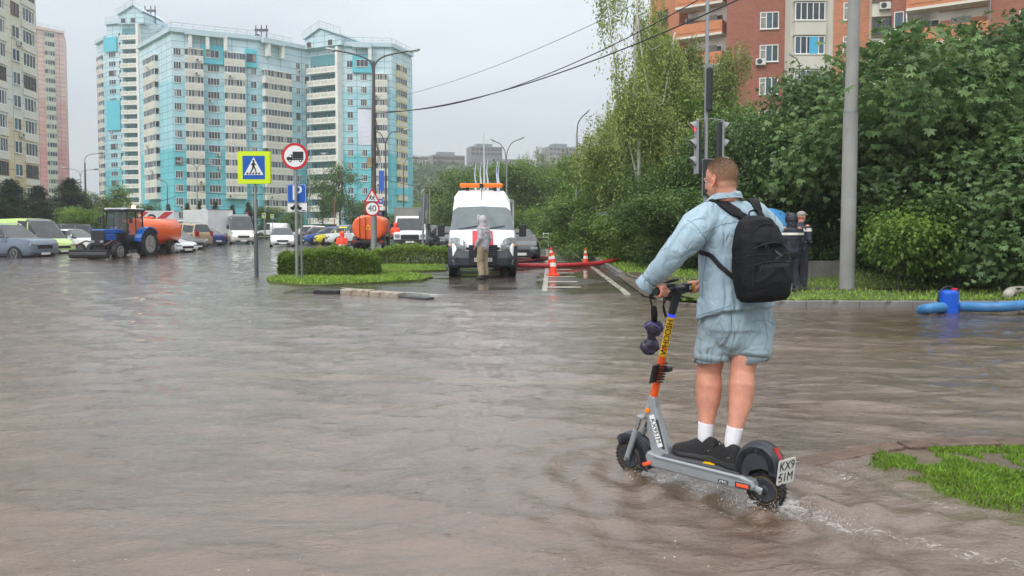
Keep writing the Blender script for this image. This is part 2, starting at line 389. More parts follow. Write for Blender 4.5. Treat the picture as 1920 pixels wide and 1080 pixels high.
def water_mat():
    m = bpy.data.materials.new('muddy_flood_water'); m.use_nodes = True; nt = m.node_tree; L = nt.links.new; p = nt.nodes['Principled BSDF']
    tc = nn(nt, 'ShaderNodeTexCoord')
    def noise_(sc, det=4, dist=0, st=(1, 1, 1), rg=.55, rot=0):
        mp = nn(nt, 'ShaderNodeMapping'); mp.inputs['Scale'].default_value = st; mp.inputs['Rotation'].default_value = (0, 0, rot); L(tc.outputs['Object'], mp.inputs[0])
        n = nn(nt, 'ShaderNodeTexNoise'); n.inputs['Scale'].default_value = sc; n.inputs['Detail'].default_value = det; n.inputs['Distortion'].default_value = dist; n.inputs['Roughness'].default_value = rg
        L(mp.outputs[0], n.inputs[0]); return n.outputs[0]
    at = nn(nt, 'ShaderNodeAttribute'); at.attribute_name = 'tint'
    # silt colour varies in slow swirls
    c = nn(nt, 'ShaderNodeValToRGB'); c.color_ramp.elements[0].position = .3; c.color_ramp.elements[0].color = (.105, .064, .038, 1)
    c.color_ramp.elements[1].position = .7; c.color_ramp.elements[1].color = (.190, .130, .094, 1)
    L(noise_(.35, 5, 1.2), c.inputs[0])
    # foam: fine noise thresholded by the foam attribute
    fn = noise_(26, 6, .5, (1, 1.6, 1), .72)
    s1 = nn(nt, 'ShaderNodeMath', operation='MULTIPLY_ADD'); s1.inputs[1].default_value = .42; L(at.outputs['Fac'], s1.inputs[0]); L(fn, s1.inputs[2])
    mr = nn(nt, 'ShaderNodeMapRange'); mr.inputs[1].default_value = .74; mr.inputs[2].default_value = .93; L(s1.outputs[0], mr.inputs[0])
    v2 = nn(nt, 'ShaderNodeTexVoronoi'); v2.voronoi_dimensions = '2D'; v2.inputs['Scale'].default_value = 11; L(tc.outputs['Object'], v2.inputs['Vector'])
    lt = nn(nt, 'ShaderNodeMath', operation='LESS_THAN'); lt.inputs[1].default_value = .035; L(v2.outputs['Distance'], lt.inputs[0]); s2 = nn(nt, 'ShaderNodeSeparateColor'); L(v2.outputs['Color'], s2.inputs[0]); g2_ = nn(nt, 'ShaderNodeMath', operation='GREATER_THAN'); g2_.inputs[1].default_value = .93; L(s2.outputs[1], g2_.inputs[0])
    m2 = nn(nt, 'ShaderNodeMath', operation='MULTIPLY'); L(lt.outputs[0], m2.inputs[0]); L(g2_.outputs[0], m2.inputs[1]); mxx = nn(nt, 'ShaderNodeMath', operation='MAXIMUM'); L(m2.outputs[0], mxx.inputs[0]); L(mr.outputs[0], mxx.inputs[1]); mr = mxx
    mm = nn(nt, 'ShaderNodeMix', data_type='RGBA'); L(mr.outputs[0], mm.inputs[0]); L(c.outputs[0], mm.inputs[6]); mm.inputs[7].default_value = (.52, .49, .46, 1)
    L(mm.outputs[2], p.inputs['Base Color'])
    ro = nn(nt, 'ShaderNodeMapRange'); ro.inputs[3].default_value = .045; ro.inputs[4].default_value = .5; L(mr.outputs[0], ro.inputs[0]); L(ro.outputs[0], p.inputs['Roughness'])
    p.inputs['IOR'].default_value = 1.45; p.inputs['Specular IOR Level'].default_value = .8; p.inputs['Coat Weight'].default_value = 1; p.inputs['Coat IOR'].default_value = 1.5; p.inputs['Coat Roughness'].default_value = .015
    # ripples
    b1 = nn(nt, 'ShaderNodeBump'); b1.inputs['Distance'].default_value = .017; b1.inputs['Strength'].default_value = .75; L(noise_(7.5, 5, .9, (1, 1.7, 1), .6, .15), b1.inputs['Height'])
    pm = nn(nt, 'ShaderNodeMapRange'); pm.inputs[1].default_value = .38; pm.inputs[2].default_value = .62; pm.inputs[3].default_value = .18; pm.inputs[4].default_value = 1; L(noise_(.8, 4, 1.8, (1, 1.5, 1), .6, .5), pm.inputs[0]); L(pm.outputs[0], b1.inputs['Strength'])
    b2 = nn(nt, 'ShaderNodeBump'); b2.inputs['Distance'].default_value = .0016; b2.inputs['Strength'].default_value = .8; L(noise_(48, 3, .4, (1, 1.3, 1)), b2.inputs['Height']); L(b1.outputs[0], b2.inputs['Normal'])
    b4 = nn(nt, 'ShaderNodeBump'); b4.inputs['Distance'].default_value = .008; b4.inputs['Strength'].default_value = .8; L(noise_(19, 5, 1.4, (1, 1.9, 1), .65, -.2), b4.inputs['Height']); L(b2.outputs[0], b4.inputs['Normal']); b2 = b4
    # rain rings
    vo = nn(nt, 'ShaderNodeTexVoronoi'); vo.voronoi_dimensions = '2D'; vo.inputs['Scale'].default_value = 3.4; L(tc.outputs['Object'], vo.inputs['Vector'])
    ma = nn(nt, 'ShaderNodeMath', operation='MULTIPLY'); ma.inputs[1].default_value = 75; L(vo.outputs['Distance'], ma.inputs[0])
    sn = nn(nt, 'ShaderNodeMath', operation='SINE'); L(ma.outputs[0], sn.inputs[0])
    fa = nn(nt, 'ShaderNodeMapRange'); fa.inputs[1].default_value = .03; fa.inputs[2].default_value = .26; fa.inputs[3].default_value = 1; fa.inputs[4].default_value = 0; L(vo.outputs['Distance'], fa.inputs[0])
    mu = nn(nt, 'ShaderNodeMath', operation='MULTIPLY'); L(sn.outputs[0], mu.inputs[0]); L(fa.outputs[0], mu.inputs[1])
    sc_ = nn(nt, 'ShaderNodeSeparateColor'); L(vo.outputs['Color'], sc_.inputs[0])
    gt = nn(nt, 'ShaderNodeMath', operation='GREATER_THAN'); gt.inputs[1].default_value = .72; L(sc_.outputs[0], gt.inputs[0])
    mu2 = nn(nt, 'ShaderNodeMath', operation='MULTIPLY'); L(mu.outputs[0], mu2.inputs[0]); L(gt.outputs[0], mu2.inputs[1])
    b3 = nn(nt, 'ShaderNodeBump'); b3.inputs['Distance'].default_value = .0022; b3.inputs['Strength'].default_value = .5; L(mu2.outputs[0], b3.inputs['Height']); L(b2.outputs[0], b3.inputs['Normal'])
    b5 = nn(nt, 'ShaderNodeBump'); b5.inputs['Distance'].default_value = .05; b5.inputs['Strength'].default_value = .45; L(noise_(1.9, 4, 1.0, (1, 2.4, 1), .55), b5.inputs['Height']); L(b3.outputs[0], b5.inputs['Normal'])
    L(b5.outputs[0], p.inputs['Normal']); L(b5.outputs[0], p.inputs['Coat Normal'])
    tr = nn(nt, 'ShaderNodeBsdfTransparent'); mx = nn(nt, 'ShaderNodeMixShader')
    mf = nn(nt, 'ShaderNodeMapRange'); mf.inputs[3].default_value = .15; mf.inputs[4].default_value = 0; L(mr.outputs[0], mf.inputs[0]); L(mf.outputs[0], mx.inputs[0])
    L(p.outputs[0], mx.inputs[1]); L(tr.outputs[0], mx.inputs[2]); L(mx.outputs[0], nt.nodes['Material Output'].inputs[0])
    return m
WATER = water_mat()
struct(link('water', npmesh('water', np.stack([x, y, water_z(x, y)], 1), f, [WATER], True, attr=foam)))
# splash droplets thrown up by the wheels
dm = mat('water_droplet', (.92, .9, .88), .05, spec=.8, ior=1.33, trans=.75)
mb = MB().mat(dm); mb.smooth = True; r = random.Random(3)
for (cx, cy, n_, sp, dx, dy) in ((.81, 4.47, 260, .12, .1, -.05), (1.47, 3.90, 380, .12, .18, -.1), (1.25, 4.0, 200, .14, 0, 0), (1.68, 3.65, 160, .12, .1, -.1), (2.2, 4.6, 60, .3, 0, 0)):
    for i in range(n_):
        t = r.random()**2; px = cx+r.gauss(0, sp)*.6+dx*t; py = cy+r.gauss(0, sp)*.5+dy*t
        pz = abs(r.gauss(0, .04)) if n_ > 70 else abs(r.gauss(0, .012)); q = r.uniform(.0009, .0026)
        a_ = r.uniform(0, 6.3); d_ = Vector((math.cos(a_)*.5, math.sin(a_)*.5, r.uniform(.3, 1.2)))*q*r.uniform(.8, 4); c_ = Vector((px, py, pz+.004)); mb.tube([c_-d_, c_, c_+d_], [q*.3, q*.8, q*.3], 5)
for i in range(110):
    cx, cy, k_ = r.choice([(1.44, 3.96, 1), (1.47, 3.92, 1.2), (.80, 4.50, .8), (1.30, 4.02, .6)]); a_ = r.uniform(-1.6, .9); L_ = r.uniform(.03, .14)*k_; h_ = r.uniform(.015, .075)*k_; P_ = [(cx+r.gauss(0, .03)*0+math.cos(a_)*L_*t, cy+math.sin(a_)*L_*t, .005+h_*4*t*(1-.75*t)*.5+r.gauss(0, .002)) for t in np.linspace(.1, 1, 6)]; q = r.uniform(.0012, .0035); mb.tube(P_, [q*.6, q, q*.8, q*1.1, q*.5, q*.2], 6)
o = mb.build('water_splash'); stuff(o, 'clear drops of water thrown up round the scooter wheels', 'splash')
# ---- green verge on the right ----
GR = mat('turf_soil', lin(80, 94, 48), .95, var=.35, vscale=1.5, bump=.6, bscale=30, dirt=(lin(84, 66, 46), 1.4, .62))
def verge_z(x, y):
    return .115+.006*gnoise(x, y, 1.3, 8)+.55*sstep(20, 60, y)*sstep(0, 14, x-edge_x(y)-2)+.35*sstep(17.5, 23, y)*sstep(6, 10, x)
yy = np.concatenate([np.linspace(14.32, 30, 60), np.linspace(31, 160, 70)]); tt = np.concatenate([np.linspace(0, 12, 50), np.linspace(13, 110, 30)])
Yg, Tg = np.meshgrid(yy, tt, indexing='ij'); Xg = edge_x(Yg)+.15+Tg+np.where(Yg < 22, sstep(22, 16, Yg)*.55*np.exp(-Tg/3), 0)
n, k = Yg.shape; i_ = np.arange(n*k).reshape(n, k); f = np.stack([i_[:-1, :-1], i_[:-1, 1:], i_[1:, 1:], i_[1:, :-1]], -1).reshape(-1, 4)
Zg = verge_z(Xg, Yg)
struct(link('grass_verge', npmesh('grass_verge', np.stack([Xg, Yg, Zg], -1).reshape(-1, 3), f, [GR], True)))
# left / far land beyond the flooded car park
mb = MB().mat(GR)
mb.add([(-150, 96, .12), (-1.8, 96, .12), (-14, 150, .6), (-14, 420, 4), (-400, 420, 4), (-400, 96, .12)], [(0, 1, 2, 3, 4, 5)])
mb.add([(-400, 40, .1), (-32.5, 40, .1), (-36, 97, .1), (-400, 97, .1)], [(0, 1, 2, 3)])
struct(mb.build('far_lawn'))
CON = mat('kerb_concrete', lin(120, 118, 116), .55, var=.25, vscale=2.5, bump=.4, bscale=60, dirt=(lin(78, 72, 66), 3, .55))
CONW = mat('wet_kerb_top', lin(96, 88, 82), .3, var=.3, vscale=4, bump=.5, bscale=50, dirt=(lin(58, 50, 42), 5, .5))
def kerb_run(path, h, wd, m, par, L0=1.0, z0=-.2, off=0, name='kerb_block'):
    """a line of kerb stones, each its own block; path = list of (x, y)"""
    pts = [Vector((a, b)) for a, b in path]; seg = []
    for a, b in zip(pts[:-1], pts[1:]):
        n_ = max(1, round((b-a).length/L0))
        seg += [(a.lerp(b, i/n_), a.lerp(b, (i+1)/n_)) for i in range(n_)]
    r = random.Random(4)
    for a, b in seg:
        d = (b-a); ln = d.length; ang = math.atan2(d.y, d.x)
        mb = MB().mat(m); mb.bx(.004, ln-.004, 0, wd, z0, h); mb.build(name, par, (a.x, a.y, r.uniform(-.004, .004)), ang, bevel=.012)
k1 = empty('kerb', (0, 0, 0), 0, 'long straight grey kerb along the flooded street behind the blue pump', 'kerb')
kerb_run([(26, 13.9), (3.6, 14.05)][::-1], .12, .15, CON, k1, 1.0)
k2 = empty('kerb', (0, 0, 0), 0, 'low kerb curving away between the bus lane and the grass with the hose over it', 'kerb')
kerb_run([(edge_x(t)+.02, t) for t in (22.8, 26, 29.7, 34, 39.6, 47, 54.8, 64, 73.8, 83, 93)][::-1], .13, .14, CON, k2, 2.0)
kerb_run([(3.6, 14.05), (3.15, 14.4), (3.0, 15.0), (3.1, 16)][::-1], .055, .14, CONW, k1, .5)
# footpath ramp
PATH = mat('wet_path', lin(92, 80, 72), .3, var=.3, vscale=2, bump=.4, bscale=50, dirt=(lin(66, 54, 44), 1.6, .5))
mb = MB().mat(PATH)
def vz(x, y, d=.012): return (x, y, float(verge_z(np.array(x), np.array(y)))+d)
mb.add([(2.9, 16.0, .03), (3.25, 14.9, .06), vz(4.9, 15.5, .03), vz(5.6, 17.5, .03), vz(4.7, 20.2, .03), vz(3.6, 23, .03), (3.25, 23, .03)], [(0, 1, 2, 3, 4, 5, 6)])
for i in range(16):
    x0, x1 = 4.25+i*1.2, 4.25+(i+1)*1.2
    mb.add([vz(x0, 16.5), vz(x1, 16.5), vz(x1, 17.0), vz(x0, 17.0)], [(0, 1, 2, 3)])
mb.add([vz(7.1, 19.6, .08), vz(8.9, 19.9, .08), vz(9.4, 21.6, .08), vz(8.1, 26, .1), vz(7.3, 26, .1), vz(7.6, 22.5, .08)], [(0, 1, 2, 3, 4, 5)])
struct(mb.build('footpath'))
mb = MB().mat(CON); mb.smooth = False
k = empty('kerb', (0, 0, 0), 0, 'low kerb edging the dark path behind the two standing workers', 'kerb')
kerb_run([(7.1, 19.45), (8.95, 19.75)], .62, .1, CON, k, 1.0, z0=.1)
# ---- near right patch: broken kerb and weedy soil ----
def patch_z(x, y):
    a = sstep(0, .55, x-1.98-.34*np.clip(4.8-y, 0, 9)-.10*gnoise(x, y, 5, 9))*sstep(3.62, 4.1, y+.12*gnoise(x, y, 4, 10)-.05*(x-3))*sstep(5.15, 4.95, y)
    return -.10+a*.128+.02*a*gnoise(x, y, 6, 11)
xs = np.linspace(1.9, 9, 170); yy = np.linspace(3.4, 5.45, 90); Yg, Xg = np.meshgrid(yy, xs, indexing='ij'); n, k_ = Yg.shape
i_ = np.arange(n*k_).reshape(n, k_); f = np.stack([i_[:-1, :-1], i_[:-1, 1:], i_[1:, 1:], i_[1:, :-1]], -1).reshape(-1, 4)
SOIL = mat('muddy_soil', lin(92, 80, 66), .35, var=.35, vscale=6, bump=.8, bscale=40)
struct(link('muddy_bank', npmesh('muddy_bank', np.stack([Xg, Yg, patch_z(Xg, Yg)], -1).reshape(-1, 3), f, [SOIL], True)))
k3 = empty('kerb', (0, 0, 0), 0, 'half drowned brown kerb stones beside the weedy patch near the scooter', 'kerb')
kb = mat('brown_kerb_stone', lin(104, 84, 72), .3, var=.3, vscale=7, bump=.7, bscale=55, dirt=(lin(66, 52, 44), 8, .5))
for a, b, h in (((1.94, 4.74), (2.68, 4.95), .055), ((2.71, 4.96), (3.4, 5.04), .05), ((3.42, 5.04), (4.6, 5.12), .04)):
    d = Vector((b[0]-a[0], b[1]-a[1])); mb = MB().mat(kb); L_ = d.length
    mb.add([(0, 0, -.2), (L_, 0, -.2), (L_, .15, -.2), (0, .15, -.2), (0, 0, -.01 if a[0] < 2 else h), (L_, 0, h), (L_, .15, h), (0, .15, .0 if a[0] < 2 else h)], [(0, 3, 2, 1), (4, 5, 6, 7), (0, 1, 5, 4), (1, 2, 6, 5), (2, 3, 7, 6), (3, 0, 4, 7)])
    mb.build('kerb_block', k3, (a[0], a[1], 0), math.atan2(d.y, d.x), bevel=.012)
# ---- black and white kerb at the island tip ----
k4 = empty('striped_kerb', (0, 0, 0), 0, 'kerb painted black and white sticking out of the water before the hedge', 'kerb')
kw = mat('white_kerb_paint', lin(158, 148, 134), .5, var=.2, vscale=6, bump=.6, bscale=40, dirt=(lin(112, 92, 76), 5, .5))
kk = mat('black_kerb_paint', lin(38, 36, 38), .35, var=.3, vscale=6, bump=.6, bscale=40)
def kblock(u0, v0, u1, v1, m, h=.12):
    a, b = G(u0, v0), G(u1, v1); d = b-a; mb = MB().mat(m)
    mb.bx(.003, d.length-.003, 0, .3, -.2, h); mb.build('kerb_block', k4, a, math.atan2(d.y, d.x), bevel=.03, bseg=3)
kblock(586, 551, 636, 552, kk, .10); kblock(637, 552, 690, 554.5, kw); kblock(691, 554.5, 745, 558, kw, .10); kblock(746, 558, 798, 562, kk, .035)
# island lawn
isl = [(505, 527), (560, 533), (600, 534), (700, 529), (790, 524), (812, 518), (760, 512), (640, 512), (540, 516), (500, 521)]
P = [G(u, v, .06) for u, v in isl]; c = sum(P, Vector())/len(P)
mb = MB().mat(GR); mb.add([tuple(p) for p in P]+[tuple(p+Vector((0, 0, -.25))) for p in P], [tuple(range(len(P)))]+[(i, (i+1) % len(P), (i+1) % len(P)+len(P), i+len(P)) for i in range(len(P))])
isl2 = [G(u, v, .08) for u, v in ((700, 509), (836, 506), (832, 494), (700, 494))]
mb.add([tuple(p) for p in isl2]+[tuple(p-Vector((0, 0, .3))) for p in isl2], [(0, 1, 2, 3), (0, 1, 5, 4), (1, 2, 6, 5), (2, 3, 7, 6), (3, 0, 4, 7)])
struct(mb.build('traffic_island'))
k5 = empty('kerb', (0, 0, 0), 0, 'low grey kerb in front of the second hedge left of the white van', 'kerb')
a, b = G(703, 512), G(834, 508); kerb_run([(a.x, a.y), (b.x, b.y)], .09, .12, CON, k5)
# ---- grass blades ----
def blades(name, xs, ys, zs, h, w_, seed, m, label):
    r = np.random.default_rng(seed); n = len(xs); a = r.uniform(0, np.pi, n); L_ = h*r.uniform(.5, 1.3, n); lx, ly = r.normal(0, .35, n)*L_, r.normal(0, .35, n)*L_
    w2 = w_/2; p0 = np.stack([xs-np.cos(a)*w2, ys-np.sin(a)*w2, zs-.01], 1); p1 = np.stack([xs+np.cos(a)*w2, ys+np.sin(a)*w2, zs-.01], 1)
    p2 = np.stack([xs+lx*.4+np.cos(a)*w2*.7, ys+ly*.4+np.sin(a)*w2*.7, zs+L_*.6], 1); p3 = np.stack([xs+lx, ys+ly, zs+L_], 1)
    v = np.stack([p0, p1, p2, p3], 1).reshape(-1, 3); i = np.arange(n)*4; f = np.stack([i, i+1, i+2, i+3], 1)
    return stuff(link(name, npmesh(name, v, f, [m])), label, 'grass')
GB = mat('grass_blade', lin(118, 148, 52), .5, var=.3, vscale=2.0, island=.35)
r = np.random.default_rng(12); n = 70000
t = r.uniform(0, 1, n)**1.6; ty = 14.25+t*60; tx = edge_x(ty)+.2+r.uniform(0, 1, n)*np.minimum(22, 3.0+ty*.28+(ty < 22)*14)
ok = ~((ty > 14.9) & (ty < 22.3) & (tx < 4.2+.0*ty) & (tx < 4.6-(ty-18)*.18+.4)) & ~((ty > 16.45) & (ty < 17.05) & (gnoise(tx, ty, 2, 3) > -.35))
ok &= gnoise(tx, ty, 1.1, 14) > -.55
tx, ty = tx[ok], ty[ok]
blades('lawn_grass', tx, ty, verge_z(tx, ty), .055+.0016*(ty-14), .022+.0014*(ty-14), 1, GB, 'bright green wet lawn along the kerb and the bus lane')
n = 90000; tx = r.uniform(2.0, 6.0, n); ty = r.uniform(3.5, 4.98, n); z = patch_z(tx, ty); ok = (z > -.03+.012*gnoise(tx, ty, 9, 15)) & (gnoise(tx, ty, 7, 16)+.5*gnoise(tx, ty, 19, 17) > .16-.40*sstep(2.3, 3.0, tx))
blades('weed_patch', tx[ok], ty[ok], z[ok], .027, .008, 2, mat('weed_blade', lin(104, 136, 44), .5, var=.35, vscale=7, island=.35), 'clumpy wet weeds on the muddy bank at the right edge')
pts = []
def inside(P, xs, ys):
    c = np.zeros(len(xs), bool); n = len(P)
    for i in range(n):
        x1, y1, x2, y2 = P[i].x, P[i].y, P[(i+1) % n].x, P[(i+1) % n].y
        c ^= ((y1 > ys) != (y2 > ys)) & (xs < (x2-x1)*(ys-y1)/(y2-y1+1e-9)+x1)
    return c
tx = r.uniform(-9, -1, 60000); ty = r.uniform(19, 30, 60000); ok = inside(P, tx, ty) | inside(isl2, tx, ty); tx, ty = tx[ok], ty[ok]
blades('island_grass', tx, ty, np.full(len(tx), .06), .07, .03, 3, GB, 'narrow bright green grass strip in front of the hedges')
# wooded hill far away
# ================= BUILDINGS =================
def wall_mat(name, bands, joint=(.3, .3, .3), pw=3.0, ph=2.8, bw=None, jw=.03, var=.10, rough=.6, z0=0):
    """wall panels: colour by real height band (the cladding is really painted in bands), joints from the wall's own uv"""
    m = bpy.data.materials.new(name); m.use_nodes = True; nt = m.node_tree; L = nt.links.new; p = nt.nodes['Principled BSDF']; p.inputs['Roughness'].default_value = rough
    uv = nn(nt, 'ShaderNodeUVMap'); br = nn(nt, 'ShaderNodeTexBrick'); br.offset = 0 if bw is None else .5
    br.inputs['Scale'].default_value = 1; br.inputs['Brick Width'].default_value = pw; br.inputs['Row Height'].default_value = ph; br.inputs['Mortar Size'].default_value = jw
    br.inputs['Mortar Smooth'].default_value = .1; L(uv.outputs[0], br.inputs[0])
    sp = nn(nt, 'ShaderNodeSeparateXYZ'); L(uv.outputs[0], sp.inputs[0])
    ns = nn(nt, 'ShaderNodeTexNoise'); ns.inputs['Scale'].default_value = .25; ns.inputs['Detail'].default_value = 8; ns.inputs['Roughness'].default_value = .7; L(uv.outputs[0], ns.inputs[0])
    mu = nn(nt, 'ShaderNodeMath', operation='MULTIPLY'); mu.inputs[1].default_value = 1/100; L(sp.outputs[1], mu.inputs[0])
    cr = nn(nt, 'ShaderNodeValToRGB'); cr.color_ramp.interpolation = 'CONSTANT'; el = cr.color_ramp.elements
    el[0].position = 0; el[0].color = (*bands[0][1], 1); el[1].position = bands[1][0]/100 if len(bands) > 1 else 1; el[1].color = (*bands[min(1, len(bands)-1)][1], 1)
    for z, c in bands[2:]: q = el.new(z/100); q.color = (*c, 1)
    L(mu.outputs[0], cr.inputs[0])
    mr = nn(nt, 'ShaderNodeMapRange'); mr.inputs[1].default_value = .3; mr.inputs[2].default_value = .7; mr.inputs[3].default_value = 1-var; mr.inputs[4].default_value = 1+var; L(ns.outputs[0], mr.inputs[0])
    br.inputs['Color1'].default_value = (1, 1, 1, 1); br.inputs['Color2'].default_value = (.9, .9, .9, 1) if bw is None else (.72, .7, .7, 1)
    vm = nn(nt, 'ShaderNodeVectorMath', operation='SCALE'); L(cr.outputs[0], vm.inputs[0]); L(mr.outputs[0], vm.inputs['Scale'])
    vm2 = nn(nt, 'ShaderNodeVectorMath', operation='MULTIPLY'); L(vm.outputs[0], vm2.inputs[0]); L(br.outputs['Color'], vm2.inputs[1])
    br.inputs['Mortar'].default_value = (1, 1, 1, 1)
    mx = nn(nt, 'ShaderNodeMix', data_type='RGBA'); L(br.outputs['Fac'], mx.inputs[0]); L(vm2.outputs[0], mx.inputs[6]); mx.inputs[7].default_value = (*joint, 1)
    L(mx.outputs[2], p.inputs['Base Color'])
    return m
class Facade:
    """one straight stretch of wall from plan point A to B (A left, B right as seen from outside)"""
    def __init__(s, A, B): s.A = Vector((A[0], A[1], 0)); s.B = Vector((B[0], B[1], 0)); d = s.B-s.A; s.L = d.length; s.d = d.normalized(); s.n = Vector((s.d.y, -s.d.x, 0)); s.rz = math.atan2(s.d.y, s.d.x)
    def at(s, t, z, off=0): return s.A+s.d*t+s.n*off+Vector((0, 0, z))
    def t_of_u(s, u):       # where the sight line of photo column u crosses this wall
        kk = (u-960)/F*CP
        # x = kk*y on the wall (horizon row)
        return (kk*s.A.y-s.A.x)/(s.d.x-kk*s.d.y)
    def z_of_v(s, t, v): q = s.at(t, 0); return D(960, v, q.y).z
    def slab(s, par, name, m, t0, t1, z0, z1, off=0, th=.4, top=None):
        vs = []; fs = []; uv = []
        zz1 = top if top else [(t0, z1), (t1, z1)]
        front = [(t0, z0), (t1, z0)]+[(a, b) for a, b in reversed(zz1)]
        n = len(front); v = [tuple(s.at(a, b, off)) for a, b in front]+[tuple(s.at(a, b, off-th)) for a, b in front]
        me = bpy.data.meshes.new(name)
        me.from_pydata(v, [], [tuple(range(n)), tuple(reversed(range(n, 2*n)))]+[(j, n+j, n+(j+1) % n, (j+1) % n) for j in range(n)])
        ul = me.uv_layers.new(name='UVMap')
        for lp in me.loops:
            i = lp.vertex_index; a, b = front[i % n]; ul.data[lp.index].uv = (a+(0 if i < n else th)+.5, b)
        me.materials.append(m); return link(name, me, par)
GLD = mat('dark_window_glass', (.045, .055, .065), .08, spec=.7, var=.5, vscale=.9)
GLC = mat('curtained_glass', lin(150, 146, 138), .15, spec=.6, var=.45, vscale=1.2)
GLB = mat('blue_reflective_glass', lin(70, 92, 106), .06, spec=.8, var=.3, vscale=.8)
UPVC = mat('white_window_frame', lin(226, 228, 226), .4)
WOODF = mat('brown_window_frame', lin(112, 84, 62), .5)
_wm = {}
def window_meshes(w_, h, div=2, style=0):
    k = (w_, h, div, style)
    if k in _wm: return _wm[k]
    fr = UPVC if style < 3 else WOODF; t = .07
    mb = MB().mat(fr)
    mb.bx(-w_/2, -w_/2+t, -.05, .06, 0, h); mb.bx(w_/2-t, w_/2, -.05, .06, 0, h); mb.bx(-w_/2+t, w_/2-t, -.05, .06, 0, t); mb.bx(-w_/2+t, w_/2-t, -.05, .06, h-t, h)
    for i in range(1, div):
        x = -w_/2+w_*i/div+(.12*w_ if div == 2 and style == 1 else 0); mb.bx(x-t/2, x+t/2, -.045, .055, t, h-t)
    if style == 1: mb.bx(-w_/2+t, -w_/2+w_/div, -.04, .05, h*.66, h*.66+t)
    mb.bx(-w_/2-.05, w_/2+.05, -.12, .03, -.06, -.003)
    a = mb.mesh('window'); g = MB()
    for i in range(div):
        g.mat([GLD, GLC, GLB, GLD][(style+i*(1 if style else 0)) % 4] if style != 4 else GLD)
        g.bx(-w_/2+w_*i/div+.01, -w_/2+w_*(i+1)/div-.002, .01, .03, .02, h-.02)
    _wm[k] = (a, g.mesh('pane')); return _wm[k]
rw = random.Random(11)
def window(par, f, t, z, w_=1.5, h=1.45, div=3, style=None, off=.0, pane=True, name='window'):
    st = rw.choice([0, 0, 1, 1, 2, 3]) if style is None else style
    a, g = window_meshes(w_, h, div, st)
    o = link(name, a, par, f.at(t, z, off+.015), f.rz)
    if pane: link('pane', g, o)
    else:
        key = ('m',)+(w_, h, div, st)
        if key not in _wm:
            mb = MB()
            for me in (a, g):
                off_ = len(mb.v); mb.v += [tuple(v.co) for v in me.vertices]
                for p in me.polygons:
                    mb.mat(me.materials[p.material_index]); mb.f.append([off_+i for i in p.vertices]); mb.m.append(mb.cur); mb.sm.append(False)
            _wm[key] = mb.mesh('window')
        o.data = _wm[key]
    return o
CREAM = mat('cream_panel', lin(226, 226, 220), .7, var=.12, vscale=.7, dirt=(lin(188, 182, 170), .9, .62))
CREAMD = mat('cream_panel_shade', lin(206, 202, 190), .7, var=.12, vscale=.7)  # darker cream of the raised parapet panels
_lg = {}
def loggia(par, f, t0, t1, z, fl=2.8, off=.6, n=5, name='glazed_loggia', m=None, glz=None):
    """one floor of a glazed loggia: cream parapet, band of framed glass above"""
    m = m or CREAM; w_ = round(t1-t0, 2); st = rw.randrange(3); k = (w_, fl, off, n, st, m.name)
    if k not in _lg:
        mb = MB().mat(m); mb.bx(-w_/2, w_/2, -off, .1, 0, fl*.46); mb.bx(-w_/2, w_/2, -off+.04, .1, fl*.93, fl-.004)
        mb.bx(-w_/2-.03, w_/2+.03, -off-.05, .1, fl*.46, fl*.485)
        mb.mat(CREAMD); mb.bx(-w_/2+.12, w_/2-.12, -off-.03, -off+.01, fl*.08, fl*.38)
        y = -off+.12; z0, z1 = fl*.487, fl*.927
        for i in range(n):
            mb.mat([GLD, GLC, GLB, GLD, GLC, GLD][(i*(st+1)+st) % 6]); a, b = -w_/2+w_*i/n, -w_/2+w_*(i+1)/n
            mb.bx(a+.05, b-.05, y, y+.04, z0, z1)
            mb.mat(UPVC if (i+st) % 4 else WOODF); mb.bx(a, a+.048, y-.04, y+.06, z0, z1); mb.bx(b-.048, b, y-.04, y+.06, z0, z1)
        mb.mat(UPVC); mb.bx(-w_/2, w_/2, y-.05, y+.05, z1+.001, fl*.929)
        _lg[k] = mb.mesh(name)
    return link(name, _lg[k], par, f.at((t0+t1)/2, z, 0), f.rz)
_bk = {}
def balcony(par, f, t0, t1, z, fl=2.8, off=1.2, m=None, edge=None, h=1.15, back=None, name='balcony'):
    m = m or CREAM; w_ = round(t1-t0, 2); k = (w_, off, m.name)
    if k not in _bk:
        mb = MB().mat(edge or m); mb.bx(-w_/2, w_/2, -off, .0, -.2, 0)
        mb.mat(m); mb.bx(-w_/2, w_/2, -off+.02, -off+.14, .001, h); mb.bx(-w_/2, -w_/2+.12, -off+.142, 0, .001, h); mb.bx(w_/2-.12, w_/2, -off+.142, 0, .001, h)
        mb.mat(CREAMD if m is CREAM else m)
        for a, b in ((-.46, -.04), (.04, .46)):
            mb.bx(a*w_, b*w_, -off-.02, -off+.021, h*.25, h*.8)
        mb.mat(GLD); mb.bx(-w_*.36, -w_*.20, -.03, .02, .05, 2.0); mb.mat(UPVC); mb.bx(-w_*.38, -w_*.362, -.05, .02, .05, 2.05); mb.mat(GLC); mb.bx(w_*.05, w_*.3, -.03, .02, .9, 2.0)
        _bk[k] = mb.mesh(name)
    return link(name, _bk[k], par, f.at((t0+t1)/2, z, 0), f.rz)
ACM = mat('air_conditioner_case', lin(205, 205, 200), .5, var=.1); FAN = mat('fan_grille', lin(60, 60, 62), .5)
mb = MB().mat(ACM).bx(-.4, .4, -.38, -.06, 0, .55); mb.mat(FAN); mb.cyl((-.1, -.39, .28), (-.1, -.375, .28), .22, n=14); mb.mat(FAN).bx(-.36, -.32, -.06, 0, -.05, .5).bx(.3, .34, -.06, 0, -.05, .5)
_ac = mb.mesh('air_conditioner')
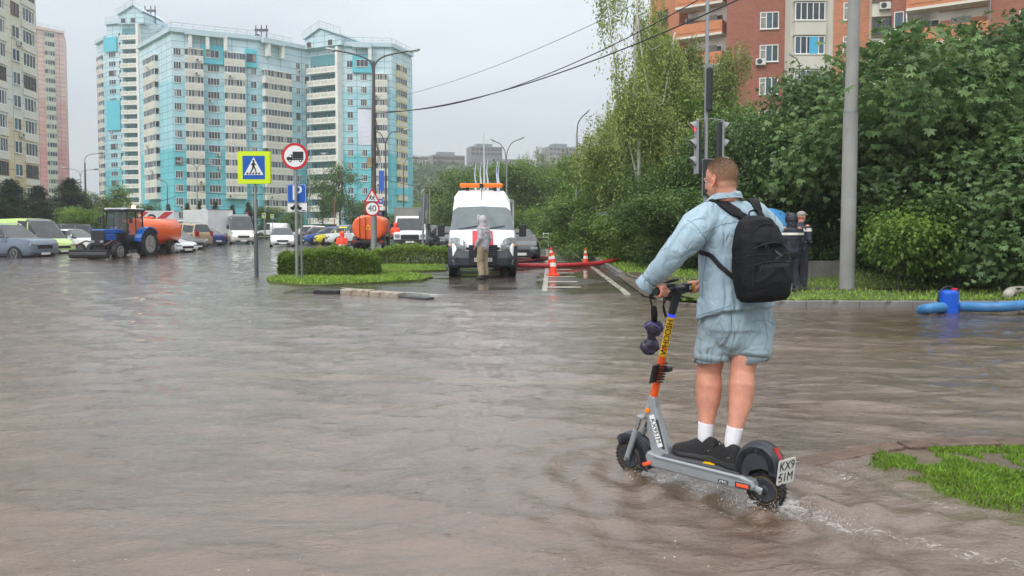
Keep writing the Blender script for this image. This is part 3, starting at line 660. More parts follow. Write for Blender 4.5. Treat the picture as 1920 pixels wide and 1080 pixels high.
def ac(par, f, t, z, off=0): return link('air_conditioner', _ac, par, f.at(t, z, off), f.rz)
RAILM = mat('roof_railing', lin(150, 160, 165), .5)
def railing(par, pts, h=1.0, m=None, step=2.0, name='roof_railing'):
    mb = MB().mat(m or RAILM)
    for a, b in zip(pts[:-1], pts[1:]):
        a, b = Vector(a), Vector(b); mb.tube([a+Vector((0, 0, h)), b+Vector((0, 0, h))], .05, 4); mb.tube([a+Vector((0, 0, h*.5)), b+Vector((0, 0, h*.5))], .03, 4)
        n = max(1, int((b-a).length/step))
        for i in range(n+1): q = a.lerp(b, i/n); mb.tube([q, q+Vector((0, 0, h))], .04, 4)
    return mb.build(name, par)
# ---------- turquoise block ----------
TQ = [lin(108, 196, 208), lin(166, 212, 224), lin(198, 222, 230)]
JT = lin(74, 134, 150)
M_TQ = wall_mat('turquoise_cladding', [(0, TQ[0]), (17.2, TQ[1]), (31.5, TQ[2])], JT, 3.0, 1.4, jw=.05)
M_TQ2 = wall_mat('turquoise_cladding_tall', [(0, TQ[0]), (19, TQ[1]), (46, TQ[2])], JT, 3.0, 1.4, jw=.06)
TQD = mat('bright_turquoise_panel', lin(92, 192, 208), .6, var=.08)
PALE = mat('pale_blue_cornice', lin(186, 206, 214), .6, var=.08)
def PX(u, Y): return ((u-960)/F*CP*Y, Y)
blk = empty('apartment_block', (0, 0, 0), 0, 'long turquoise apartment block with cream balconies and a gabled centre, behind the pedestrian crossing sign', 'apartment block')
plan = [(268, 166), (328, 151), (487, 158), (550, 164), (583, 167), (650, 163), (736, 164), (773, 173)]
F_ = [Facade(PX(*plan[i]), PX(*plan[i+1])) for i in range(len(plan)-1)]
ZT = 40.9
for i, f in enumerate(F_):
    z1 = ZT if i != 4 else 42.6
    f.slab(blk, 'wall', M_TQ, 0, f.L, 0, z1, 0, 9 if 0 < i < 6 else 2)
    if i != 4: f.slab(blk, 'cornice', PALE, -.1, f.L+.1, z1+.004, z1+.9, .55, 1.2)
A, B = PX(268, 166), PX(773, 173)
FS = Facade((B[0], B[1]), (B[0]-3, B[1]+24)); FS.slab(blk, 'wall', M_TQ, 0, FS.L, 0, ZT, .0, 1)
FS = Facade((A[0]+5, A[1]+24), (A[0], A[1])); FS.slab(blk, 'wall', M_TQ, 0, FS.L, 0, ZT, .0, 1)
mb = MB().mat(PALE); rp = [PX(*p) for p in plan]; rp = [(a, b+1) for a, b in rp]+[(B[0]-3, B[1]+24), (A[0]+5, A[1]+24)]
mb.add([(a, b, ZT-.3) for a, b in rp], [tuple(range(len(rp)))]); mb.build('roof', blk)
rows = [3.1+2.767*k for k in range(13)]   # window sill heights
def wcol(f, u0, u1, zs, div=3, h=1.5, par=blk, acp=.18, bld=None, **kw):
    t0, t1 = f.t_of_u(u0), f.t_of_u(u1); w_ = round(abs(t1-t0), 1); t = (t0+t1)/2
    for z in zs:
        window(par, f, t, z, w_, h, div, pane=False, **kw)
        if rw.random() < acp: ac(par, f, t+rw.choice([-.3, .3])*w_, z-.75)
def lcol(f, u0, u1, zs, off=.9, n=6, par=blk, acp=.25, **kw):
    t0, t1 = f.t_of_u(u0), f.t_of_u(u1)
    for z in zs:
        loggia(par, f, t0, t1, z-1.3, 2.767 if par is blk else 2.8, off, n, **kw)
        if rw.random() < acp: ac(par, f, t0+(t1-t0)*rw.uniform(.15, .85), z-1.15, off)
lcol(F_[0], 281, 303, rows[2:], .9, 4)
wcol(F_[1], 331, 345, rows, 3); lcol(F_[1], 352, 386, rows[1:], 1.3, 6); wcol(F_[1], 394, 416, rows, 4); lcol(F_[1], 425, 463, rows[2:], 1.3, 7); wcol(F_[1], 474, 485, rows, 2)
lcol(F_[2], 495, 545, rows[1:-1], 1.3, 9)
wcol(F_[3], 558, 566, rows, 2); wcol(F_[3], 575, 582, rows, 2)
f = F_[4]
t0, t1 = f.t_of_u(587), f.t_of_u(640)
f.slab(blk, 'recess', mat('recess_wall', lin(96, 150, 158), .7, var=.1), t0-.2, t1+.2, 1.5, 39.5, .03, .02)  # thin sheet; shade behind the balconies put into its darker turquoise
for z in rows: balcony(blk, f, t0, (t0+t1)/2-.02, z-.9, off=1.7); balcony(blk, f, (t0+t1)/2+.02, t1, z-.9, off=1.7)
f.slab(blk, 'balcony_pier', CREAM, t1+.05, t1+.7, 1.5, 40.6, 1.75, 1.75)
wcol(f, 576.5, 584, [], 2)
wcol(F_[5], 653, 664, rows, 2); wcol(F_[5], 678, 690, rows[:-1], 3); lcol(F_[5], 706, 728, rows[1:-1], 1.2, 5)
f = F_[6]; t0, t1 = f.t_of_u(745), f.t_of_u(762)
YEL = mat('yellow_spandrel', lin(216, 204, 150), .7, var=.1)
for z in rows[2:]: loggia(blk, f, t0, t1, z-1.3, 2.767, .5, 4, name='stair_window', m=YEL)
f.slab(blk, 'wall_panel', TQD, t0-.5, t1+.5, 8.6, 10.2, .6, .6)
# bright turquoise boxes near the top and tall brackets under the cornice
for f, u0, u1, z0, z1, off in ((F_[1], 383, 424, 35.1, 38.9, .5), (F_[1], 464, 486, 35.1, 38.9, .4), (F_[5], 664, 700, 35.2, 39.0, .5)):
    a, b = f.t_of_u(u0), f.t_of_u(u1); f.slab(blk, 'wall_panel', TQD, a, b, z0, z1, off, off-.01)
    window(blk, f, (a+b)/2, z0+1.2, 2.6 if b-a > 3 else 1.8, 1.6, 3, off=off, pane=False)
for f, u in ((F_[1], 359), (F_[1], 391), (F_[1], 424), (F_[2], 500), (F_[2], 526), (F_[5], 694)):
    t = f.t_of_u(u); f.slab(blk, 'bracket', CREAM, t, t+.7, 37.8, 40.8, 1.5, 1.3)
for f, u0, u1 in ((F_[1], 352, 424), (F_[2], 492, 530), (F_[5], 664, 700)): f.slab(blk, 'cornice', PALE, f.t_of_u(u0), f.t_of_u(u1), 40.4, 41.5, 1.7, 1.1)
# gabled stair tower
f = F_[4]; a, b = f.t_of_u(584), f.t_of_u(650)
f.slab(blk, 'gable', M_TQ, a, b, 41.0, 43, 1.4, 10, top=[(a, 42.9), ((a+b)/2-.6, 44.9), (b, 42.8)])
mb = MB().mat(PALE); P1, P2, P3 = f.at(a-.3, 42.9, 1.9), f.at((a+b)/2-.6, 45.0, 1.9), f.at(b+.3, 42.8, 1.9); back = -f.n*10
mb.add([tuple(P1), tuple(P2), tuple(P3), tuple(P1+back), tuple(P2+back), tuple(P3+back)]+[tuple(q+Vector((0, 0, .35))) for q in (P1, P2, P3, P1+back, P2+back, P3+back)],
       [(6, 7, 10, 9), (7, 8, 11, 10), (0, 1, 7, 6), (1, 2, 8, 7), (0, 3, 4, 1), (1, 4, 5, 2), (0, 6, 9, 3), (2, 5, 11, 8)]); mb.build('gable_roof', blk)
for u in (591, 630): window(blk, f, f.t_of_u(u), 41.3, 1.1, 1.0, 1, style=4, off=1.41, pane=False)
railing(blk, [P1+Vector((0, 0, .3)), P2+Vector((0, 0, .3)), P3+Vector((0, 0, .3))], 1.3)
pts = [Vector((*PX(u, Y), ZT+.9)) for u, Y in plan]; railing(blk, pts[:4], 1.1); railing(blk, pts[5:], 1.1)
mb = MB().mat(mat('antenna', lin(70, 72, 76), .5)); c = D(490, 60, 166); 
for dx in (-1.2, 0, 1.2): mb.cyl(c+Vector((dx, 0, -3.5)), c+Vector((dx, 0, 1.5)), .12); 
mb.box(c+Vector((0, 0, .4)), (2.9, .5, .5)); mb.box(c+Vector((-.9, 0, -1)), (.9, .4, .9)); mb.build('antenna', blk)
F_[1].slab(blk, 'roof_wall', M_TQ, F_[1].L*.75, F_[1].L, ZT+.9, ZT+2.4, -7, 1); F_[2].slab(blk, 'roof_wall', M_TQ, 0, F_[2].L, ZT+.9, ZT+2.4, -7, 1)
# ---------- tall turquoise tower behind on the left ----------
tw = empty('apartment_tower', (0, 0, 0), 0, 'tallest turquoise tower with pale balconies, standing behind the left end of the long turquoise block', 'apartment tower')
pl = [(189, 236), (208, 229), (236, 227), (270, 226), (300, 228), (470, 262)]
T_ = [Facade(PX(*pl[i]), PX(*pl[i+1])) for i in range(len(pl)-1)]
tops = [59, 63.2, 63.4, 63.4, 61]
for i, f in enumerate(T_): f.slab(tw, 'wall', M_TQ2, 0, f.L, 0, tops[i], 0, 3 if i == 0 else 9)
trow = [3.0+2.8*k for k in range(21)]
def zed(fs): return fs
lcol(T_[0], 190.5, 200, trow[:19], .5, 3, tw, .1)
wcol(T_[1], 211, 224, trow[:20], 3, par=tw); wcol(T_[1], 230, 234, trow, 1, par=tw)
f = T_[2]; t0, t1 = f.t_of_u(238), f.t_of_u(268)
f.slab(tw, 'recess', bpy.data.materials['recess_wall'], t0-.2, t1+.2, 1.5, 61.5, .03, .02)  # same sheet on the tower, balcony shade painted as darker turquoise
for z in trow: balcony(tw, f, t0, t1, z-.9, off=1.6)
T_[2].slab(tw, 'balcony_pier', CREAM, t1+.05, t1+.8, 1.5, 62.6, 1.65, 1.65)
for (u0, u1, z0, z1) in ((204, 228, 55.0, 59.4), (207, 232, 31.0, 40.2)):
    f = T_[1]; a, b = f.t_of_u(u0), min(f.t_of_u(u1), f.L); f.slab(tw, 'wall_panel', TQD, a, b, z0, z1, .5, .49)
for i, f in enumerate(T_):
    if i not in (2, 3): f.slab(tw, 'cornice', PALE, 0, f.L, tops[i]+.004, tops[i]+1, .7, 1.5)
f = Facade(PX(235, 227), PX(282, 226)); top = [(0, 65.2), (f.L*.62, 68), (f.L, 65.6)]
f.slab(tw, 'gable', M_TQ2, 0, f.L, 62.7, 66, 1.2, 12, top=top)
P = [f.at(a, b+.1, 1.8) for a, b in top]; bk_ = -f.n*12; mb = MB().mat(PALE)
mb.add([tuple(q) for q in P]+[tuple(q+bk_) for q in P]+[tuple(q+Vector((0, 0, .5))) for q in P]+[tuple(q+bk_+Vector((0, 0, .5))) for q in P],
       [(6, 7, 10, 9), (7, 8, 11, 10), (0, 1, 7, 6), (1, 2, 8, 7), (0, 3, 4, 1), (1, 4, 5, 2)]); mb.build('gable_roof', tw)
railing(tw, P, 1.6)
for u in (244, 262): window(tw, f, f.t_of_u(u), 63.2, 1.4, 1.1, 1, style=4, off=1.21, pane=False)
mb = MB().mat(bpy.data.materials['antenna']); c = D(281, 20, 230)
for dx in (-1.5, .3, 1.6): mb.cyl(c+Vector((dx, 0, -4)), c+Vector((dx, 0, 1.5)), .15)
mb.box(c, (3.6, .5, .6)); mb.build('antenna', tw)
pts = [f_.at(0, tops[i]+1, .3) for i, f_ in enumerate(T_)]+[T_[-1].at(T_[-1].L, 63, .3)]; railing(tw, [T_[1].at(0, tops[1]+1, .3), T_[1].at(T_[1].L, tops[1]+1, .3)], 1.3); railing(tw, [T_[4].at(0, 62, .3), T_[4].at(T_[4].L, 62, .3)], 1.3)
# ---------- pink tower ----------
pk = empty('apartment_tower', (0, 0, 0), 0, 'pink tower with one stack of glass loggias, beside the beige block at far left', 'apartment tower')
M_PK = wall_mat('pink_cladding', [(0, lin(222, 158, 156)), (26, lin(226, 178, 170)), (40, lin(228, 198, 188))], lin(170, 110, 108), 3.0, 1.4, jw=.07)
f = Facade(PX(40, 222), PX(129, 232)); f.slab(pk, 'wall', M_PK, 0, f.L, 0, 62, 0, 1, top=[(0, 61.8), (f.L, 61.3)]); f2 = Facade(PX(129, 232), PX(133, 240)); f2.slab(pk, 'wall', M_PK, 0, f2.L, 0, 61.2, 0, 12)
GRL = mat('greenish_loggia', lin(196, 206, 178), .6, var=.1)
t0, t1 = f.t_of_u(92), f.t_of_u(110)
for k in range(21): loggia(pk, f, t0, t1, 2.2+2.8*k, 2.8, .6, 4, m=GRL)
railing(pk, [f.at(0, 61.9, .1), f.at(f.L, 61.4, .1)], 1.5)
f.slab(pk, 'cornice', mat('pink_cornice', lin(224, 200, 192), .6), 0, f.L, 61.4, 62, .5, .9, top=[(0, 62.6), (f.L, 62.1)])
# ---------- beige panel block at the left edge ----------
bg_ = empty('apartment_block', (0, 0, 0), 0, 'beige and pale panel block cut by the left edge of the photo', 'apartment block')
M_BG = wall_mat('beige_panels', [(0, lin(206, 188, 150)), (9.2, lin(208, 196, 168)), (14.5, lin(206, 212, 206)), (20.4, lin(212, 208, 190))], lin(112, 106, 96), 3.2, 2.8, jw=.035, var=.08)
f = Facade((-57.2, 62), (-61.3, 96.0)); f.slab(bg_, 'wall', M_BG, 0, f.L, 0, 48, 0, 14)
f2 = Facade((-61.65, 96.5), (-75, 95)); 
LG = mat('pale_panel', lin(212, 210, 198), .7, var=.1)
for u0, u1, nm in ((52, 74, 'l'), (30, 47, 'w'), (0, 19, 'l'), (-40, -16, 'w'), (-80, -50, 'l')):
    t0, t1 = f.t_of_u(u0), f.t_of_u(u1)
    for k in range(15):
        z = 2.0+2.8*k
        if nm == 'l':
            f.slab(bg_, 'loggia_parapet', LG, t0-.25, t1+.25, z-.9, z-.05, .12, .119); window(bg_, f, (t0+t1)/2, z, round(t1-t0, 1), 1.65, 4, style=[2, 2, 4, 0][k % 4], off=.0, name='loggia_window')
        else:
            window(bg_, f, (t0+t1)/2, z+.1, round((t1-t0)*.8, 1), 1.5, 2, name='window')
            if k in (4, 8, 13): ac(bg_, f, t1-.4, z-.7)
# ---------- brick block on the right ----------
bb = empty('apartment_block', (0, 0, 0), 0, 'red and orange brick apartment block rising above the trees on the right', 'apartment block')
RED = wall_mat('red_brick', [(0, lin(160, 92, 74)), (99, lin(160, 92, 74))], lin(150, 110, 92), .25, .085, bw=1, jw=.008, var=.10)
ORG = wall_mat('orange_brick', [(0, lin(194, 124, 88)), (99, lin(194, 124, 88))], lin(176, 130, 100), .25, .085, bw=1, jw=.008, var=.10)
WH = mat('white_stone_panel', lin(204, 200, 188), .7, var=.08, vscale=.5); EDG = mat('white_slab_edge', lin(214, 210, 200), .7, var=.06)
def fac(u0, Y0, u1, Y1): return Facade(PX(u0, Y0), PX(u1, Y1))
BT = 30
r0 = [2.9, 5.7, 8.5, 11.3]  # relative
def rws(Y, v):   # sill heights so that one sill falls on photo row v, 2.8 m floors
    z = D(960, v, Y).z; z0 = z % 2.8; return [z0+2.8*k for k in range(1, 10)]
fA = fac(1216, 74, 1270, 71); fA.slab(bb, 'wall', ORG, 0, fA.L, 0, BT, 0, 6)
for z in rws(72, 45): window(bb, fA, fA.t_of_u(1240), z, 1.3, 1.5, 2)
fB = fac(1270, 71, 1360, 68.5); fB.slab(bb, 'wall', WH, 0, fB.L, 0, BT, -1.2, 5)
for z in rws(69, 23+24): 
    balcony(bb, fB, .1, fB.L-.1, z-1.0+.0, off=1.4, m=mat('orange_balcony_brick', lin(196, 128, 90), .7, var=.15, vscale=3), edge=EDG, h=1.1)
    window(bb, fB, fB.L*.72, z+.0, .9, 1.2, 1, off=-1.18)
    fB.slab(bb, 'wall_panel', ORG, .3, fB.L*.55, z-.98, z+1.0, -1.15, .04)
fC = fac(1358, 66.5, 1408, 64.5); fC.slab(bb, 'wall', RED, 0, fC.L, 0, BT, 0, 6)
fC2 = fac(1408, 64.5, 1478, 64.0); fC2.slab(bb, 'wall', RED, 0, fC2.L, 0, BT, 0, 6)
for z in rws(64.2, 54): window(bb, fC2, fC2.t_of_u(1437), z, 1.55, 1.45, 3, style=1)
ac(bb, fC2, fC2.t_of_u(1421), D(960, 122, 64.2).z)
fD = fac(1478, 62.6, 1556, 62.6); fD.slab(bb, 'wall', WH, 0, fD.L, 0, BT, 0, 6)
BLU = mat('bright_blue_blind', lin(76, 172, 212), .5)
for i, z in enumerate(rws(62.6, 42)):
    t0, t1 = fD.t_of_u(1480), fD.t_of_u(1538); fD.slab(bb, 'loggia_parapet', WH, t0, t1, z-1.15, z-.02, .5, .49); fD.slab(bb, 'loggia_parapet', EDG, t0-.05, t1+.05, z-.018, z+.05, .56, .5)
    window(bb, fD, (t0+t1)/2, z+.07, round(t1-t0-.1, 1), 1.5, 5, off=.35, style=[1, 2, 0][i % 3], name='loggia_window')
zb = [z for z in rws(62.6, 42) if abs(z-D(960, 103, 62.6).z) < 1.6]
if zb: fD.slab(bb, 'window_blind', BLU, fD.t_of_u(1508), fD.t_of_u(1523), zb[0]+.1, zb[0]+1.5, .43, .03)
fE = fac(1556, 62.6, 1626, 61.5); fE.slab(bb, 'wall', ORG, 0, fE.L, 0, BT, .1, 6)
for z in rws(62, 37): window(bb, fE, fE.t_of_u(1588), z, 1.15, 1.45, 2, style=1, off=.1)
fG = fac(1626, 60.6, 1664, 60.2); fG.slab(bb, 'wall', WH, 0, fG.L, 0, BT, .3, 6)
for z in rws(60.4, 70): window(bb, fG, fG.t_of_u(1644), z, 1.5, 1.6, 2, style=4, off=.3)
ac(bb, fG, fG.t_of_u(1648), D(960, 21, 60.4).z, .3)
fH = fac(1664, 59.6, 1690, 59.2); fH.slab(bb, 'wall', RED, 0, fH.L, 0, BT, 0, 6)
for z in rws(59.5, 56): window(bb, fH, fH.L/2, z, .7, 1.4, 1, style=2)
fI = fac(1690, 59.5, 1846, 56.5); fI.slab(bb, 'wall', WH, 0, fI.L, 0, BT, -1.3, 5)
for z in rws(56, 47):
    balcony(bb, fI, .1, fI.L-.1, z-.95, off=1.5, m=bpy.data.materials['orange_balcony_brick'], edge=EDG, h=1.15); fI.slab(bb, 'wall_panel', ORG, fI.L*.4, fI.L-.2, z-.9, z+1.2, -1.25, .04)
    window(bb, fI, fI.L*.3, z+.1, 1.2, 1.3, 2, style=0, off=-1.28)
fJ = fac(1846, 56, 1990, 53); fJ.slab(bb, 'wall', RED, 0, fJ.L, 0, BT, 0, 6)
for z in rws(55, 60): window(bb, fJ, fJ.L*.55, z, 1.5, 1.5, 3)
# ---------- houses on the far hill ----------
def hillhouse(u0, u1, v0, v1, Y, col, label, fl=5, nw=9, roof=0):
    e = empty('apartment_building', (0, 0, 0), 0, label, 'apartment building'); f = Facade(PX(u0, Y), PX(u1, Y+6))
    m = wall_mat('hill_house_wall', [(0, col), (99, col)], tuple(c*.6 for c in col), 4, 3, jw=.1)
    z1 = D(960, v0, Y).z; z0 = D(960, v1, Y).z; f.slab(e, 'wall', m, 0, f.L, z0-14, z1, 0, 14)
    if roof: f.slab(e, 'roof', mat('grey_metal_roof', lin(120, 126, 130), .5), f.L*.2, f.L*.7, z1+.01, z1+roof, -2, 8)
    n = max(1, int((z1-z0)/3.1))
    for k in range(n):
        for j in range(nw): window(e, f, f.L*(j+.6)/(nw+.2), z1-2.6-3.1*k, 2.0, 1.7, 2, style=4, pane=False)
hillhouse(772, 822, 291, 306, 470, lin(176, 174, 166), 'pale low building on the hill at the left end of the skyline', nw=8)
hillhouse(812, 872, 290, 318, 430, lin(126, 118, 114), 'brown building with rounded roof storey on the hill skyline', nw=9, roof=2)
hillhouse(884, 942, 274, 296, 480, lin(112, 116, 120), 'grey block on the skyline above the white van', nw=8, roof=2)
hillhouse(1029, 1080, 274, 305, 480, lin(138, 136, 136), 'grey block on the skyline left of the single lamp post', nw=7, roof=2)
hillhouse(945, 1000, 298, 308, 520, lin(130, 132, 136), 'low grey block on the skyline between the two taller ones', nw=7)
# ================= TREES AND SHRUBS =================
def leaf_mat(name, c1, c2, rough=.45):
    m = bpy.data.materials.new(name); m.use_nodes = True; nt = m.node_tree; L = nt.links.new; p = nt.nodes['Principled BSDF']
    at = nn(nt, 'ShaderNodeAttribute'); at.attribute_name = 'tint'; ge = nn(nt, 'ShaderNodeNewGeometry')
    ad = nn(nt, 'ShaderNodeMath', operation='MULTIPLY_ADD'); ad.inputs[1].default_value = .35; L(ge.outputs['Random Per Island'], ad.inputs[0]); 
    mu = nn(nt, 'ShaderNodeMath', operation='MULTIPLY'); mu.inputs[1].default_value = .65; L(at.outputs['Fac'], mu.inputs[0]); L(mu.outputs[0], ad.inputs[2]); oi = nn(nt, 'ShaderNodeObjectInfo'); a3 = nn(nt, 'ShaderNodeMath', operation='MULTIPLY_ADD'); a3.inputs[1].default_value = .5; L(oi.outputs['Random'], a3.inputs[0]); a4 = nn(nt, 'ShaderNodeMath', operation='SUBTRACT'); a4.inputs[1].default_value = .25; L(a3.outputs[0], a4.inputs[0]); L(ad.outputs[0], a3.inputs[2]); ad = a4
    mx = nn(nt, 'ShaderNodeMix', data_type='RGBA'); mx.inputs[6].default_value = (*c1, 1); mx.inputs[7].default_value = (*c2, 1); L(ad.outputs[0], mx.inputs[0]); L(mx.outputs[2], p.inputs['Base Color'])
    p.inputs['Roughness'].default_value = rough; p.inputs['Specular IOR Level'].default_value = .35
    tr = nn(nt, 'ShaderNodeBsdfTranslucent'); L(mx.outputs[2], tr.inputs[0]); ms = nn(nt, 'ShaderNodeMixShader'); ms.inputs[0].default_value = .28
    L(p.outputs[0], ms.inputs[1]); L(tr.outputs[0], ms.inputs[2]); L(ms.outputs[0], nt.nodes['Material Output'].inputs[0]); return m
LM = {'dark': leaf_mat('dark_leaf', lin(58, 84, 44), lin(110, 140, 70)), 'mid': leaf_mat('mid_green_leaf', lin(66, 94, 40), lin(122, 152, 62)),
      'light': leaf_mat('light_green_leaf', lin(84, 114, 42), lin(150, 174, 70)), 'chest': leaf_mat('chestnut_leaf', lin(58, 84, 48), lin(116, 146, 86), .4),
      'birch': leaf_mat('birch_leaf', lin(96, 116, 58), lin(160, 172, 92)), 'pine': leaf_mat('pine_needle', lin(54, 72, 50), lin(92, 112, 74), .6), 'hill': leaf_mat('far_leaf', lin(66, 88, 58), lin(110, 128, 84)),
      'yell': leaf_mat('yellow_green_leaf', lin(120, 138, 52), lin(172, 172, 70))}
BARK = mat('bark', lin(82, 72, 62), .85, var=.35, vscale=5, bump=.8, bscale=20); BARKB = mat('birch_bark', lin(186, 182, 172), .7, dirt=(lin(50, 46, 42), 6, .55))
def leaves(C, N, size, rgn, kind='leaf', droop=.3, out=None):
    """C centres (n,3), returns verts, faces"""
    n = len(C); d = rgn.normal(0, 1, (n, 3)); 
    if out is not None: d = d*.7+out*.8
    d[:, 2] -= droop; d /= np.linalg.norm(d, axis=1)[:, None]+1e-9
    up = np.tile([0, 0, 1.], (n, 1))+rgn.normal(0, .45, (n, 3)); s = np.cross(d, up); s /= np.linalg.norm(s, axis=1)[:, None]+1e-9; nm = np.cross(s, d)
    sz = size*rgn.uniform(.55, 1.35, n)[:, None]
    if kind == 'palm':      # five drooping leaflets fanning out of one point
        V = []; Fc = []
        for k, a in enumerate((-1.25, -.62, 0, .62, 1.25)):
            dd = d*math.cos(a)+s*math.sin(a); ss = -d*math.sin(a)+s*math.cos(a); L_ = sz*(1-.25*abs(a)/1.25)
            V.append(np.stack([C, C+dd*L_*.55+ss*L_*.19+nm*L_*.06, C+dd*L_-nm*L_*.16, C+dd*L_*.55-ss*L_*.19+nm*L_*.06], 1))
        V = np.concatenate(V, 1).reshape(-1, 3); q = 5
    else:
        wd = {'leaf': .32, 'narrow': .2, 'needle': .09}[kind]
        V = np.stack([C, C+d*sz*.45+s*sz*wd+nm*sz*.05, C+d*sz-nm*sz*.08, C+d*sz*.45-s*sz*wd+nm*sz*.05], 1).reshape(-1, 3); q = 1
    Fc = np.arange(n*q*4).reshape(-1, 4); return V, Fc, q*4
def crown_mesh(name, lobes, nclump, nleaf, size, m, seed, kind='leaf', spread=.3, droop=.3, squash=1.0, hang=0, shell=.55):
    r = np.random.default_rng(seed); Cs = []; Ts = []; Os = []
    vol = np.array([(l[3]*l[4]*l[5])**(2/3) for l in lobes]); vol = vol/vol.sum()
    for l, fr in zip(lobes, vol):
        k = max(2, int(nclump*fr)); v = r.normal(0, 1, (k, 3)); v /= np.linalg.norm(v, axis=1)[:, None]
        rr = (shell+(1-shell)*r.random(k)**.6)*(1+.16*np.sin(5*v[:, 0]+l[0])*np.sin(4*v[:, 2]+l[1])); c = np.array(l[:3])+v*rr[:, None]*np.array(l[3:6])
        tint = r.uniform(0, 1, k)*.8+.2*np.clip(v[:, 2], 0, 1)
        for ci, vi, ti in zip(c, v, tint):
            sp = spread*r.uniform(.6, 1.4); p = r.normal(0, 1, (nleaf, 3))*[sp, sp, sp*squash]
            if hang: h = r.random(nleaf)**1.2*hang*r.uniform(.4, 1.2); p[:, 2] = -h+p[:, 2]*.3; p[:, :2] *= (.3+.5*(h/hang))[:, None]
            Cs.append(ci+p); Ts.append(np.full(nleaf, ti)); Os.append(np.tile(vi, (nleaf, 1)))
    C = np.concatenate(Cs); V, Fc, q = leaves(C, 0, size, r, kind, droop, np.concatenate(Os)); C_ = V[:, 2] > .03
    return npmesh(name, V, Fc, [m], attr=np.repeat(np.concatenate(Ts), q))
def trunk_mesh(name, h, r0, lobes, m, seed, limbs=7, lean=0):
    r = random.Random(seed); mb = MB().mat(m); mb.smooth = True
    P = spline([(0, 0, -.15), (r.uniform(-.05, .05)*h, r.uniform(-.03, .03)*h, h*.35), (lean+r.uniform(-.06, .06)*h, 0, h*.7), (lean, 0, h)], 4)
    mb.tube(P, [r0*(1.25 if i == 0 else 1)*(1-.8*i/len(P)) for i in range(len(P))], 8)
    for i in range(limbs):
        l = r.choice(lobes); a = P[int(len(P)*r.uniform(.25, .85))]; b = Vector(l[:3])+Vector((r.uniform(-.6, .6)*l[3], r.uniform(-.6, .6)*l[4], r.uniform(-.3, .6)*l[5])); a = Vector(a)
        q = spline([a, a.lerp(b, .5)+Vector((0, 0, -.06*h)), b], 4); mb.tube(q, [r0*.45*(1-.85*k/len(q)) for k in range(len(q))], 5)
    return mb.mesh(name)
_tp = {}
